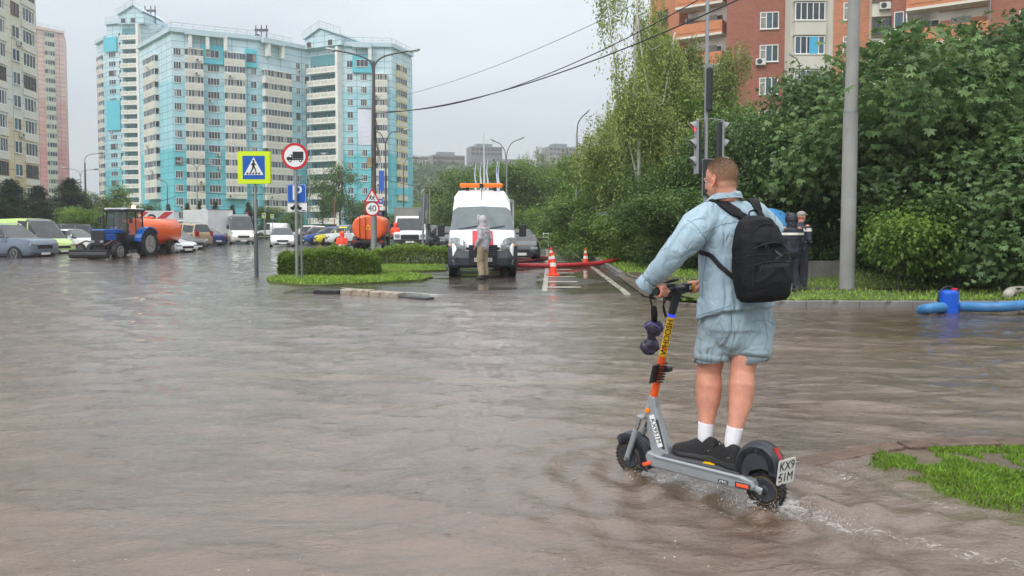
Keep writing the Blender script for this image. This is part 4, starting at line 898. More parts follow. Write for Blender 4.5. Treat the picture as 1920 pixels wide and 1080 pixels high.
def tree_proto(kind):
    if kind in _tp: return _tp[kind]
    r = random.Random(hash(kind) % 100 if False else sum(map(ord, kind)))
    def lob(n, R, h0, h1, rr, sq=.8): return [(r.gauss(0, R*.5), r.gauss(0, R*.5), r.uniform(h0, h1), rr*r.uniform(.7, 1.2), rr*r.uniform(.7, 1.2), rr*sq*r.uniform(.7, 1.1)) for _ in range(n)]
    if kind == 'chestnut':      # 7 m
        L_ = lob(13, 2.6, 1.3, 5.6, 1.35); c = crown_mesh('crown', L_, 640, 34, .135, LM['chest'], 3, 'palm', .30, .75, .6); t = trunk_mesh('trunk', 5, .16, L_, BARK, 3)
    elif kind == 'chestnut_low':
        L_ = lob(12, 2.4, .9, 3.9, 1.25); c = crown_mesh('crown', L_, 600, 34, .135, LM['chest'], 4, 'palm', .30, .75, .6); t = trunk_mesh('trunk', 3.4, .12, L_, BARK, 4)
    elif kind == 'maple':       # 7 m dark dense
        L_ = lob(14, 2.6, .9, 5.8, 1.35)+lob(4, 2.2, .5, 1.2, 1.1); c = crown_mesh('crown', L_, 620, 60, .15, LM['dark'], 5, 'leaf', .33, .4, .7); t = trunk_mesh('trunk', 5.2, .15, L_, BARK, 5)
    elif kind == 'linden':      # 8 m mid green, seen from far
        L_ = lob(16, 3.0, 1.3, 6.6, 1.5); c = crown_mesh('crown', L_, 420, 38, .25, LM['mid'], 6, 'leaf', .42, .4, .7); t = trunk_mesh('trunk', 6, .15, L_, BARK, 6)
    elif kind == 'poplar':      # 9 m lighter
        L_ = [(r.gauss(0, .9), r.gauss(0, .9), z, 1.35*(1.15-z/12), 1.35*(1.15-z/12), 1.3) for z in (1.6, 2.4, 3.2, 4, 4.8, 5.6, 6.4, 7.2, 8)]
        c = crown_mesh('crown', L_, 330, 36, .24, LM['light'], 7, 'leaf', .36, .2, .9); t = trunk_mesh('trunk', 8, .14, L_, BARK, 7)
    elif kind == 'birch':       # 11 m, hanging strands
        L_ = [(r.gauss(0, 1.3*(1.1-z/13)), r.gauss(0, 1.2), z, 2.1*(1.15-z/14), 1.9*(1.15-z/14), 1.2) for z in (2.6, 3.4, 4.3, 5.2, 6, 6.9, 7.8, 8.7, 9.5, 10.2)]
        c = crown_mesh('crown', L_, 1100, 62, .11, LM['birch'], 8, 'leaf', .26, 1.2, 1, hang=1.7, shell=.3); t = trunk_mesh('trunk', 10.5, .14, L_, BARKB, 8, 12)
    elif kind == 'birch_wisp':
        L_ = [(r.gauss(0, .9), r.gauss(0, .9), z, .9, .9, .8) for z in (4.5, 5.5, 6.5, 7.5, 8.5, 9.3)]
        c = crown_mesh('crown', L_, 260, 50, .10, LM['birch'], 9, 'leaf', .2, 1.2, 1, hang=2.2, shell=.3); t = trunk_mesh('trunk', 9.5, .12, L_, BARKB, 9, 9)
    elif kind == 'shrub':       # 2.6 m
        L_ = lob(9, 1.1, .9, 1.9, .62)+lob(8, 1.5, .3, .6, .5); c = crown_mesh('crown', L_, 340, 44, .11, LM['mid'], 10, 'leaf', .19, .3, .8); t = trunk_mesh('trunk', 1.7, .035, L_, BARK, 10, 14)
    elif kind == 'leafy':       # 2.2 m front bush with big leaves
        L_ = lob(13, .95, .75, 1.75, .52); c = crown_mesh('crown', L_, 250, 30, .125, LM['mid'], 12, 'leaf', .15, .5, .8); t = trunk_mesh('trunk', 1.5, .03, L_, BARK, 12, 18)
    elif kind == 'sparse':      # 9 m open crown
        L_ = lob(16, 2.4, 2.0, 7.6, 1.05, .8); c = crown_mesh('crown', L_, 230, 26, .22, LM['dark'], 13, 'leaf', .34, .3, .8, shell=.3); t = trunk_mesh('trunk', 7.6, .14, L_, BARK, 13, 16)
    elif kind in ('pine', 'spruce'):
        rr = np.random.default_rng(14 if kind == 'pine' else 15); C = []; T = []; mb = MB().mat(BARK); h = 6.0
        mb.tube([(0, 0, -.1), (0, 0, h*.5), (0, 0, h)], [.13, .08, .015], 7)
        for z in np.linspace(.6, h-.1, 22):
            R = (h-z)/h*(1.7 if kind == 'pine' else 1.35)+.12
            for k in range(6):
                a = rr.uniform(0, 6.28); n = int(60*R+20); t = rr.random(n)**.7; up = .28 if kind == 'pine' else -.12
                bx_ = np.stack([np.cos(a)*R*t, np.sin(a)*R*t, z+up*R*t], 1)+rr.normal(0, .09, (n, 3)); C.append(bx_); T.append(np.full(n, rr.random()))
                mb.tube([(0, 0, z), (math.cos(a)*R*.9, math.sin(a)*R*.9, z+up*R*.9)], [.025, .008], 4)
        V, Fc, q = leaves(np.concatenate(C), 0, .30, rr, 'needle', -.5 if kind == 'pine' else .1); c = npmesh('crown', V, Fc, [LM['pine']], attr=np.repeat(np.concatenate(T), q)); t = mb.mesh('trunk')
    _tp[kind] = (c, t); return _tp[kind]
def tree(name, kind, u, Y, zb, vtop, H0, wsc, rz, label, group, cat='tree', m=None):
    x = (u-960)/F*CP*Y; zt = D(u, vtop, Y).z; s = (zt-zb)/H0
    e = empty(name, (x, Y, zb), rz, label, cat, group); e.scale = (s*wsc, s*wsc, s)
    c, t = tree_proto(kind); link('trunk', t, e); cc = link('crown', c, e)
    return e
RT = 'trees massed along the right side'
def vzz(u, Y): return float(verge_z(np.array((u-960)/F*Y), np.array(Y)))
for name, kind, u, Y, vt, H0, ws, rz, lab in [
    ('birch_tree', 'birch', 1228, 37, 48, 11.0, 1.05, 4.4, 'full olive birch crown between the airy birch and the tall one'), ('birch_tree', 'birch', 1305, 38, 84, 11.0, 1.0, 1.2, 'birch crown just left of the dark upper signal head'),
    ('birch_tree', 'birch', 1178, 40, 118, 11.0, .95, 3.6, 'leftmost tall birch of the group, its crown ending below the thin cable'), ('linden_tree', 'linden', 1235, 35, 150, 8.2, .75, 3.3, 'linden filling the foot of the tall birch with hanging twigs'), ('linden_tree', 'linden', 1335, 33, 165, 8.2, .75, 5.1, 'linden right of the traffic light mast under the brick balconies'),
    ('chestnut_tree', 'chestnut', 1935, 19.5, -30, 6.9, .95, 2.1, 'chestnut tree at the right edge of the photo, its crown leaving the top right corner'),
    ('chestnut_tree', 'chestnut_low', 1735, 18.8, 74, 4.9, 1.0, .6, 'big dark chestnut with drooping leaves, just right of the concrete pole'),
    ('chestnut_tree', 'chestnut_low', 1845, 17.6, 200, 4.9, .95, 4.0, 'lower chestnut behind the blue pump, with drooping leaf fans'),
    ('chestnut_tree', 'chestnut', 1560, 22.5, 90, 6.9, .8, 3.3, 'chestnut left of the concrete pole, in front of the brick block'),
    ('maple_tree', 'maple', 1475, 24, 196, 7.0, .95, 0, 'dark dense maple behind the two standing workers'),
    ('maple_tree', 'maple', 1395, 27, 196, 7.0, .9, 1.3, 'dark maple directly behind the rider and his backpack'),
    ('maple_tree', 'maple', 1290, 29, 265, 7.0, .9, 2.6, 'dark maple behind the sideways traffic lights'),
    ('birch_tree', 'birch', 1262, 33, 40, 11.0, 1.0, 0, 'tall birch with hanging olive twigs behind the traffic light mast'),
    ('birch_tree', 'birch_wisp', 1195, 31, -75, 10.0, .72, 1.0, 'thin airy birch whose twigs hang into the top of the photo'),
    ('birch_tree', 'birch', 1345, 36, 88, 11.0, .9, 2.5, 'birch with thin crown in front of the curved red brick wall'),
    ('maple_tree', 'maple', 1200, 36, 295, 7.0, 1.0, 5, 'dark maple above the half hidden black umbrella'),
    ('linden_tree', 'linden', 1160, 42, 205, 8.2, .75, .4, 'mid green linden left of the tall birch'),
    ('linden_tree', 'linden', 1112, 50, 268, 8.2, .85, 1.9, 'linden directly under the single lamp post at the roadside'),
    ('poplar_tree', 'poplar', 1088, 58, 312, 9.5, 1.2, 0, 'light green poplar right of the orange cones'),
    ('linden_tree', 'linden', 1052, 66, 306, 8.2, .95, 3, 'linden at the bend of the bus lane'),
    ('linden_tree', 'linden', 985, 78, 296, 8.2, 1.0, 4.4, 'linden behind the open door of the white van'),
    ('linden_tree', 'linden', 935, 88, 296, 8.2, 1.0, .9, 'linden below the twin-armed lamp on the hill skyline'),
    ('linden_tree', 'linden', 880, 95, 304, 8.2, 1.0, 2.2, 'linden above the roof of the white van'),
    ('poplar_tree', 'poplar', 845, 100, 318, 9.5, 1.3, 1.4, 'light green poplar left of the white van roof')]:
    tree(name, kind, u, Y, vzz(u, Y) if u > 1000 else .2, vt, H0, ws, rz, lab, RT)
# drooping pale tips above the tree line
for u, vt, Y, lb in ((990, 272, 92, 'thin tree with bare twisted top above the tree line'), (1040, 280, 84, 'pale weeping tree top on the tree line left of the lamp post')):
    tree('weeping_tree', 'birch_wisp', u, Y, .2, vt, 10.0, .9, u, lb, RT)
SG = 'shrubs at the foot of the roadside trees'
for u, Y, vt, ws, lab in [(1250, 25, 360, 1.5, 'round shrub left of the rider\'s arm'), (1185, 29, 395, 1.1, 'dark shrub whose edge hides the black umbrella'), (1135, 35, 392, 1.3, 'grey green shrub in front of the black umbrella with a thin trunk'),
                          (1112, 42, 372, 1.5, 'leafy shrub right of the short white railing'), (1080, 50, 385, 1.3, 'shrub behind the right hand cone'), (1056, 60, 388, 1.3, 'shrub behind the short white railing'), (1320, 23.5, 350, 1.6, 'dark shrub behind the rider\'s chest'),
                          (1400, 22, 330, 1.7, 'dark shrub behind the backpack'), (1560, 21.5, 300, 1.5, 'dark shrub left of the concrete pole'), (1915, 17, 430, 1.0, 'small leaved shrub at the right edge behind the white hose'), (1030, 72, 392, 1.4, 'shrub far along the bus lane bend')]:
    big = vt <= 360; Y += 2.2*big; tree('shrub', 'maple' if big else 'shrub', u, Y, vzz(u, Y)-(.5 if big else 0), vt, 7.0 if big else 2.5, ws*(.92 if big else 1), u*.7, lab, SG, 'shrub')
FB = 'bright leafy bushes beside the pump'
tree('bush', 'leafy', 1688, 16.1, .11, 382, 2.25, .95, .3, 'bright green bush with big leaves right of the concrete pole', FB, 'bush')
tree('bush', 'leafy', 1800, 16.3, .11, 360, 2.25, .92, 2.2, 'bright green bush on a fan of thin stems behind the blue pump', FB, 'bush')
# stump-like trunk under the umbrella shrub
LG_ = 'trees in front of the far buildings on the left'
for name, kind, u, Y, vt, H0, ws, rz, lab in [
    ('pine_tree', 'pine', 22, 70, 340, 6, 2.1, 0, 'bushy pine behind the pale green van at left edge'), ('pine_tree', 'pine', 74, 74, 352, 6, 2.1, 1, 'second bushy pine behind the green van, nearer the pink tower'), ('pine_tree', 'pine', -20, 68, 345, 6, 2.1, 2, 'pine cut by the left edge of the photo'),
    ('pine_tree', 'pine', 132, 84, 338, 6, 2.1, 3, 'dark pine at the foot of the pink tower'), ('linden_tree', 'linden', 160, 88, 352, 8.2, .75, 0, 'bushy tree behind the tractor cab'), ('linden_tree', 'linden', 110, 80, 385, 8.2, 1, 2, 'low bushy tree behind the white car half hidden by the tractor'),
    ('willow_tree', 'poplar', 226, 90, 345, 9.5, 1.5, 1, 'yellow green willow behind the orange beacon of the tractor'), ('shrub', 'shrub', 155, 60, 388, 2.5, .9, 0, 'yellow green shrub left of the tractor cab'), ('linden_tree', 'linden', 268, 102, 378, 8.2, 1.0, 2, 'low dark tree above the orange tank'),
    ('spruce_tree', 'spruce', 316, 106, 384, 6, 1, 0, 'small spruce against the turquoise wall, leftmost of the row'), ('spruce_tree', 'spruce', 352, 108, 382, 6, 1.1, 1, 'small spruce above the big white box truck'), ('spruce_tree', 'spruce', 374, 108, 378, 6, 1, 2, 'small spruce beside the tall street lamp post'),
    ('spruce_tree', 'spruce', 404, 106, 380, 6, 1.1, 3, 'small spruce above the right end of the box truck'), ('spruce_tree', 'spruce', 436, 106, 385, 6, 1.1, 4, 'small spruce above the cream coloured van'), ('spruce_tree', 'spruce', 466, 106, 380, 6, 1.2, 5, 'small spruce left of the crossing sign pole'),
    ('linden_tree', 'linden', 505, 108, 382, 8.2, 1.2, 5, 'low bushy tree above the small white van'), ('linden_tree', 'linden', 548, 106, 392, 8.2, 1.1, 1, 'low bushy tree behind the parking sign'),
    ('ash_tree', 'sparse', 640, 100, 298, 8.6, .95, 0, 'dark open crowned tree in front of the turquoise block'), ('ash_tree', 'sparse', 606, 104, 330, 8.6, .8, 2, 'smaller open crowned tree left of the dark one'), ('linden_tree', 'linden', 672, 104, 372, 8.2, .9, 2.5, 'low bushy tree right of the open crowned one'),
    ('linden_tree', 'linden', 738, 106, 396, 8.2, 1.1, 1.1, 'low bushy tree behind the grey box truck'), ('willow_tree', 'poplar', 805, 118, 372, 9.5, 1.4, .5, 'yellow green tree in the gap left of the white van'), ('willow_tree', 'poplar', 778, 124, 380, 9.5, 1.3, 2.5, 'yellow green tree right of the turquoise corner')]:
    tree(name, kind, u, Y, .15, vt, H0, ws, rz, lab, LG_, 'shrub' if name == 'shrub' else 'tree')
# wooded hill
hx = np.linspace(-260, 420, 90); hy = np.linspace(150, 620, 60); Yg, Xg = np.meshgrid(hy, hx, indexing='ij')
def hill_z(x, y): return (27+3*gnoise(x, y, .03, 41))*sstep(170, 400, y)*sstep(-170, -40, x-(-.14*y)+40)*1.0-.2
n, k_ = Yg.shape; i_ = np.arange(n*k_).reshape(n, k_); f = np.stack([i_[:-1, :-1], i_[:-1, 1:], i_[1:, 1:], i_[1:, :-1]], -1).reshape(-1, 4)
struct(link('hill', npmesh('hill', np.stack([Xg, Yg, hill_z(Xg, Yg)], -1).reshape(-1, 3), f, [GR], True)))
r = np.random.default_rng(44); n = 5200; cx = r.uniform(-200, 330, n); cy = r.uniform(150, 470, n); z = hill_z(cx, cy); ok = (z > 1.0) & (np.abs(cx+.13*cy) < 400) & (cx > -.17*cy-30) & (cx < .2*cy+60); cx, cy, z = cx[ok], cy[ok], z[ok]
C = []; T = []; O = []
for a, b, c in zip(cx, cy, z):
    v = r.normal(0, 1, (46, 3)); v /= np.linalg.norm(v, axis=1)[:, None]; h = r.uniform(3, 6); C.append(np.array([a, b, c+h*.75])+v*[2.6, 2.6, h*.5]); T.append(np.full(46, r.random())); O.append(v)
V, Fc, q = leaves(np.concatenate(C), 0, 1.5, r, 'leaf', .2, np.concatenate(O))
stuff(link('hill_forest', npmesh('hill_forest', V, Fc, [LM['hill']], attr=np.repeat(np.concatenate(T), q))), 'dense wood covering the distant hill in rain haze', 'forest')
# hedges: clipped boxes of small leaves
def hedge(u0, u1, vb, vt, depth, label, seed, nl):
    a, b = G(u0, vb), G(u1, vb); h = D(u0, vt, a.y).z; r = np.random.default_rng(seed); e = empty('hedge', ((a.x+b.x)/2, a.y+depth/2, 0), 0, label, 'hedge', 'clipped hedges left of the white van')
    w_ = b.x-a.x; n = nl; p = r.uniform(-.5, .5, (n, 3))*[w_, depth, 1]; side = r.integers(0, 3, n)   # push to the shell
    s = np.sign(r.uniform(-1, 1, n)); q = r.random(n)**2*.13
    p[:, 0] = np.where(side == 0, s*(w_/2-q), p[:, 0]); p[:, 1] = np.where(side == 1, s*(depth/2-q), p[:, 1]); zz = (p[:, 2]+.5)*(h-.12)+.08; zz = np.where(side == 2, h-q-.02, zz)
    bulge = 1+.07*np.sin(p[:, 0]*3.1+seed)+.05*np.sin(p[:, 0]*7.3)+r.normal(0, .055, n)+.05*np.sin(p[:, 0]*17); zz = .06+(zz-.06)*bulge*(1-.22*(np.abs(p[:, 0])/(w_/2))**5)*(1-.16*(np.abs(p[:, 1])/(depth/2))**4); P_ = np.stack([p[:, 0], p[:, 1]*(1+.06*np.sin(p[:, 0]*4)), zz], 1)
    o = np.zeros((n, 3)); o[:, 2] = .6
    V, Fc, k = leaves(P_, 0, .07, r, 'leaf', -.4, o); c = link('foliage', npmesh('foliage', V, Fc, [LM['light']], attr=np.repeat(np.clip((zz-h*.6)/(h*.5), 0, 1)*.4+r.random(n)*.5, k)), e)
    mb = MB().mat(BARK)
    for i in range(int(w_*6)):
        x0 = r.uniform(-w_/2+.15, w_/2-.15); y0 = r.uniform(-depth/2+.1, depth/2-.1); mb.tube([(x0, y0, 0), (x0+r.normal(0, .06), y0, h*.5), (x0+r.normal(0, .12), y0+r.normal(0, .05), h*.85)], [.014, .01, .005], 4)
    mb.build('stems', e)
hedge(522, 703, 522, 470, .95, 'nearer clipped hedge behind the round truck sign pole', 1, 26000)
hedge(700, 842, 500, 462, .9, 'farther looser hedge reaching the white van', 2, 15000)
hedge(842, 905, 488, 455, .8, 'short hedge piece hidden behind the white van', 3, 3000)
# ================= VEHICLES =================  local frame: +x forward, +y left, z up, origin under the middle
TYRE = mat('tyre_rubber', (.018, .018, .02), .7); RIM = mat('alloy_rim', lin(150, 152, 155), .35, metal=.6); BLK = mat('black_plastic', (.022, .023, .026), .5, bump=.15, bscale=60); CGL = mat('car_glass', (.028, .036, .040), .05, spec=.7, coat=.15, var=.5, vscale=1.6)
HEADL = mat('headlamp_glass', lin(140, 146, 150), .1, spec=1, var=.5, vscale=14); TAILL = mat('tail_lamp_red', lin(150, 22, 20), .2); LITL = mat('lit_headlamp', (.9, .9, .85), .2, emit=(1, .96, .86), estr=1.1); PLATE = mat('number_plate_white', lin(222, 222, 218), .4); PTXT = mat('plate_lettering', (.02, .02, .02), .5); CHR = mat('chrome', lin(180, 182, 184), .18, metal=1)
def paint(nm, c, **k): return mat(nm, lin(*c), k.pop('rough', .28), coat=.35, var=.07, vscale=1.6, dirt=(lin(128, 120, 110), 3.2, .64), **k)
def interp(pl, x): return float(np.interp(x, [p[0] for p in pl], [p[1] for p in pl]))
def wheel(par, x, y, r, wd, z=None, rim=RIM, spokes=7, rimr=.62):
    s = 1 if y > 0 else -1; mb = MB().mat(TYRE); mb.smooth = False
    mb.lathe([(r*.6, -wd*.28), (r*.66, -wd*.47), (r*.93, -wd/2), (r, -wd*.36), (r, wd*.36), (r*.93, wd/2), (r*.66, wd*.47), (r*.6, wd*.28)], (0, 0, 0), 'y', 24)
    o = mb.build('wheel', par, (x, y, r if z is None else z))
    mb = MB().mat(rim); yo = s*wd*.42
    mb.lathe([(r*rimr, yo-.02*s), (r*rimr, yo+.02*s), (r*rimr*.86, yo+.025*s), (r*rimr*.86, yo-.02*s)], (0, 0, 0), 'y', 20)
    for i in range(spokes):
        a = 6.283*i/spokes; mb.tube([(0, yo, 0), (math.cos(a)*r*rimr*.9, yo+.01*s, math.sin(a)*r*rimr*.9)], [(.035, .012), (.022, .012)], 4)
    mb.lathe([(r*.13, yo-.01), (r*.13, yo+.03*s), (.005, yo+.035*s)], (0, 0, 0), 'y', 10); mb.mat(BLK).lathe([(r*rimr*.9, yo-.04*s), (r*rimr*.9, yo-.045*s), (.01, yo-.045*s)], (0, 0, 0), 'y', 16)
    mb.build('rim', o); return o
def plate_(par, x, z, txt=None, front=True, w_=.52, h=.112, y=0):
    s = 1 if front else -1; o = MB().mat(PLATE).bx(-.008, .008, -w_/2, w_/2, -h/2, h/2).build('number_plate', par, (x, y, z))
    if txt:
        me = text_mb(txt, h*.95, PTXT, .002); t = link('plate_text', me, o); t.matrix_local = Matrix.Translation((.010*s, 0, 0)) @ Matrix(((0, 0, s), (s, 0, 0), (0, 1, 0))).to_4x4()
    return o
def car(name, loc, heading, L, W, H, kind, pm, label, cat='car', group=None, lit=False, rack=False, cladding=False, sink=.0, plate=None, tall=0, mould=True):
    """body lofted from a side profile; glass, lamps, wheels, mirrors, bumpers and plates are parts"""
    e = empty(name, (loc[0], loc[1], -sink), heading, label, cat, group); h = L/2; R = {'suv': .37, 'van': .34}.get(kind, .325); gc = .2
    P = {  # (x/h, belt z/H) and roof line
        'sedan': dict(b=[(-1, .56), (-.95, .66), (-.62, .70), (.30, .64), (.88, .52), (.97, .44), (1, .34)], r=[(-.70, .70), (-.38, .955), (-.1, 1), (.08, .985), (.46, .64)]),
        'hatch': dict(b=[(-1, .50), (-.97, .62), (-.9, .66), (.38, .63), (.9, .53), (.98, .44), (1, .34)], r=[(-.95, .66), (-.72, .95), (-.2, 1), (.12, .98), (.52, .62)]),
        'suv': dict(b=[(-1, .48), (-.985, .6), (-.95, .64), (.40, .62), (.86, .585), (.96, .54), (1, .36)], r=[(-.965, .64), (-.86, .95), (-.3, 1), (.12, .985), (.44, .62)]),
        'van': dict(b=[(-1, .42), (-.99, .5), (-.98, .52), (.55, .50), (.86, .42), (.97, .34), (1, .24)], r=[(-.995, .5), (-.96, .97), (0, 1), (.28, .98), (.40, .93), (.70, .47)])}[kind]
    b = [(x*h, z*H) for x, z in P['b']]; r = [(x*h, z*H) for x, z in P['r']]; hw = W/2; rmin, rmax = r[0][0], r[-1][0]
    pil = {'sedan': [-.60, -.17, .25], 'hatch': [-.72, -.22, .26], 'suv': [-.86, -.40, .02, .36], 'van': [-.97, .05, .36]}[kind]; pw = .02
    xs = sorted(set([x for x, _ in b]+[x for x, _ in r]+[p*h-pw*h for p in pil]+[p*h+pw*h for p in pil]+list(np.linspace(-h, h, 15))))
    rings = []; info = []
    for x in xs:
        zb = interp(b, x); zr = max(zb, interp(r, x)) if rmin <= x <= rmax else zb; t = abs(x)/h; w_ = hw*(1-.16*max(0, (t-.72)/.28)**2); cab = min(1, max(0, (zr-zb)/(H-zb*1.0+1e-6)))
        lo = gc+(.12 if t > .93 else 0)*(t-.93)/.07; wt = w_*(.93-.20*cab) if kind != 'van' else w_*(.95-.10*cab)
        rings.append([(x, 0, lo), (x, w_*.86, lo), (x, w_*.985, lo+.08), (x, w_, (lo+zb)/2), (x, w_*.985, zb-.06*H), (x, w_*.93, zb), (x, wt, max(zb+.012, zr-.045*H*cab)), (x, wt*.82, zr+.016), (x, 0, zr+.022)])
        info.append((x, zb, zr, cab))
    body, side, ws, rwn = MB(), {1: MB(), -1: MB()}, MB(), MB(); body.mat(pm); body.smooth = True
    for i in range(len(xs)-1):
        xm = (xs[i]+xs[i+1])/2; c0, c1 = info[i][3], info[i+1][3]; slope = (info[i+1][2]-info[i][2])/(xs[i+1]-xs[i]+1e-6)
        isp = any(abs(xm-p*h) < pw*h*1.2 for p in pil); cabn = rmin <= xm <= rmax
        for sg in (1, -1):
            for j in range(8):
                q = [rings[i][j], rings[i+1][j], rings[i+1][j+1], rings[i][j+1]]; q = [(a, sg*b_, c) for a, b_, c in q]
                tgt = body
                if j == 5 and cabn and not isp and (c0 > .02 or c1 > .02):
                    if kind != 'van' or xm > .06*h: tgt = side[sg]
                if cabn and j in (6, 7) and abs(slope) > .28 and (c0 > .02 or c1 > .02):
                    if slope < 0: tgt = ws
                    elif kind != 'van': tgt = rwn
                tgt.add(q, [(0, 1, 2, 3)])
    for k in (0, len(xs)-1):
        rg = rings[k]; v = [(a, s_*b_, c) for s_ in (1,) for a, b_, c in rg]+[(a, -b_, c) for a, b_, c in reversed(rg[1:-1])]; body.add(v, [tuple(range(len(v)))])
    def weld(mb, nm):
        o = mb.build(nm, e); bm = bmesh.new(); bm.from_mesh(o.data); bmesh.ops.remove_doubles(bm, verts=bm.verts, dist=1e-4); bmesh.ops.recalc_face_normals(bm, faces=bm.faces); bm.to_mesh(o.data); bm.free(); return o
    bo = weld(body, 'body')
    for mb, nm in ((side[1], 'side_window'), (side[-1], 'side_window'), (ws, 'windshield'), (rwn, 'rear_window')):
        if mb.v: mb.mats = [CGL]; weld(mb, nm)
    wx = h*.62
    for x in (wx, -wx*.98):
        for sg in (1, -1):
            mb = MB().mat(BLK); A = [(x+(R+.075)*math.cos(a), gc*.8+R*.35+(R+.075)*math.sin(a)) for a in np.linspace(0, math.pi, 13)]; A = [(A[0][0], gc*.8)]+A+[(A[-1][0], gc*.8)]
            mb.prism(A, 'y', sg*(hw*.90), sg*(hw+.012 if cladding else hw+.004)); mb.build('wheel_arch', e); wheel(e, x, sg*(hw-.08), R, .21)
    # bumpers, lamps, grille, mirrors
    zf = interp(b, h*.97); mb = MB().mat(BLK)
    mb.bx(h-.10, h+.02, -hw*.62, hw*.62, gc+.02, gc+.16); mb.build('front_bumper', e, bevel=.02)
    MB().mat(BLK).bx(h-.08, h+.012, -hw*.45, hw*.45, zf*.66, zf*.86).build('grille', e, bevel=.01)
    MB().mat(CHR).bx(h-.07, h+.016, -hw*.45, hw*.45, zf*.862, zf*.88).build('grille_trim', e)
    MB().mat(BLK).bx(-h-.02, -h+.10, -hw*.7, hw*.7, gc+.02, gc+.15).build('rear_bumper', e, bevel=.02)
    for sg in (1, -1):
        mb = MB().mat(LITL if lit else HEADL); y0, y1 = sorted((sg*hw*.50, sg*hw*.86)); mb.bx(h-.20, h-.015, y0, y1, zf*.82, zf*1.0); mb.build('headlight', e, bevel=.03)
        zt = interp(b, -h*.97)*.86; y0, y1 = sorted((sg*hw*.62, sg*hw*.90)); MB().mat(TAILL).bx(-h-.012, -h+.2, y0, y1, zt-.1, zt+.06+(.25 if kind in ('suv', 'van') else 0)).build('tail_light', e, bevel=.02)
        zb = interp(b, h*.3); MB().mat(pm if kind != 'van' else BLK).box((h*(.30 if kind != 'van' else .52), sg*(hw+.10), zb+.09+(.12 if kind == 'van' else 0)), (.12, .2, .15 if kind != 'van' else .34)).build('mirror', e, bevel=.03)
    if mould:
        for sg in (1, -1): MB().mat(BLK).bx(-wx+R*1.25, wx-R*1.25, sg*hw-.006 if sg > 0 else -hw-.012, sg*hw+.012 if sg > 0 else -hw+.006, gc+.02, gc+.14).build('sill_trim', e)
    for sg in (1, -1):
        for p in pil[-2:]:
            MB().mat(CHR if kind == 'sedan' else pm).box((p*h+.10, sg*(hw+.004), interp(b, 0)*.88), (.16, .03, .03)).build('door_handle', e)
    if rack:
        for sg in (1, -1): MB().mat(CHR).tube([(-.7*h, sg*hw*.62, H), (-.6*h, sg*hw*.62, H+.06), (.02*h, sg*hw*.62, H+.06), (.1*h, sg*hw*.62, H-.01)], .018, 5).build('roof_rail', e)
    plate_(e, h+.03, gc+.14, plate); plate_(e, -h-.03, zf*.7, None, False)
    return e
def gp(u, Y): return ((u-960)/F*CP*Y, Y)
# left group of parked cars
PARK = 'cars parked in the flooded car park'
GREYM = paint('slate_grey_paint', (104, 118, 134)); LIME = paint('pale_green_paint', (176, 204, 118)); WHT = paint('white_paint', (216, 220, 222)); WHT2 = paint('cream_white_paint', (206, 206, 198)); DRK = paint('dark_graphite_paint', (58, 60, 62)); BEI = paint('beige_paint', (164, 146, 112)); BLU_ = paint('navy_blue_paint', (34, 54, 112)); BL2 = paint('bright_blue_paint', (44, 82, 150)); YLW = paint('yellow_paint', (214, 206, 34)); BRD = paint('dark_cherry_paint', (70, 36, 40)); SIL = paint('silver_paint', (158, 164, 168)); TEAL = paint('dark_green_paint', (48, 78, 76))
car('parked_car', gp(14, 38.0), rad(-14), 4.7, 1.95, 1.80, 'suv', GREYM, 'slate grey off-roader with black cladding at the left edge, wheels in water', 'off-road car', PARK, rack=True, cladding=True, sink=.18)
v = car('parked_van', gp(54, 42.0), rad(-16), 5.0, 1.95, 2.15, 'van', LIME, 'pale lime green van parked behind the grey off-roader', 'van', PARK, sink=.18)
for sg in (1, -1): MB().mat(CGL).bx(-1.9, -.1, sg*.93-.02, sg*.93+.02, 1.22, 1.72).build('side_window', v)
car('parked_car', gp(138, 46), rad(-14), 4.3, 1.75, 1.5, 'sedan', WHT, 'white sedan mostly hidden behind the blue tractor', 'car', PARK, sink=.15)
car('parked_car', gp(120, 58), rad(200), 4.4, 1.8, 1.75, 'suv', DRK, 'dark car under the trees behind the white sedan left of the tractor', 'car', PARK)
car('parked_car', gp(296, 44.0), rad(-22), 4.7, 1.82, 1.42, 'sedan', WHT, 'white sedan nosing out to the right of the orange tank trailer', 'car', PARK, sink=.16)
car('parked_car', gp(322, 50), rad(-20), 4.6, 1.8, 1.5, 'sedan', DRK, 'dark graphite sedan between the white sedan and the beige estate', 'car', PARK, sink=.14)
car('parked_car', gp(338, 55), rad(160), 4.6, 1.85, 1.85, 'suv', BEI, 'beige off-roader with its tail to the right, in front of the box truck', 'off-road car', PARK, sink=.1, rack=True)
car('parked_car', gp(376, 60), rad(150), 4.4, 1.75, 1.48, 'sedan', BLU_, 'navy blue sedan at the foot of the white box truck', 'car', PARK, sink=.1)
c = car('delivery_van', gp(448, 66), rad(-62), 5.6, 2.05, 2.6, 'van', WHT2, 'cream white panel van driving with lit headlights, left of the crossing sign pole', 'van', lit=True, sink=.05)
car('delivery_van', gp(512, 104), rad(180), 4.6, 1.9, 2.0, 'van', WHT, 'small white van on the far road under the two tiny yellow signs', 'van')
car('driving_car', gp(529, 57), rad(-72), 4.2, 1.8, 1.5, 'hatch', WHT, 'white hatchback driving towards the camera right of the crossing sign pole', 'car', lit=True, sink=.08)
car('parked_car', gp(574, 68), rad(196), 4.5, 1.8, 1.6, 'hatch', WHT2, 'white car crossed by the pole of the parking sign', 'car', PARK)
car('parked_car', gp(592, 66), rad(205), 4.4, 1.8, 1.45, 'hatch', BRD, 'dark cherry car left of the blue hatchback', 'car', PARK)
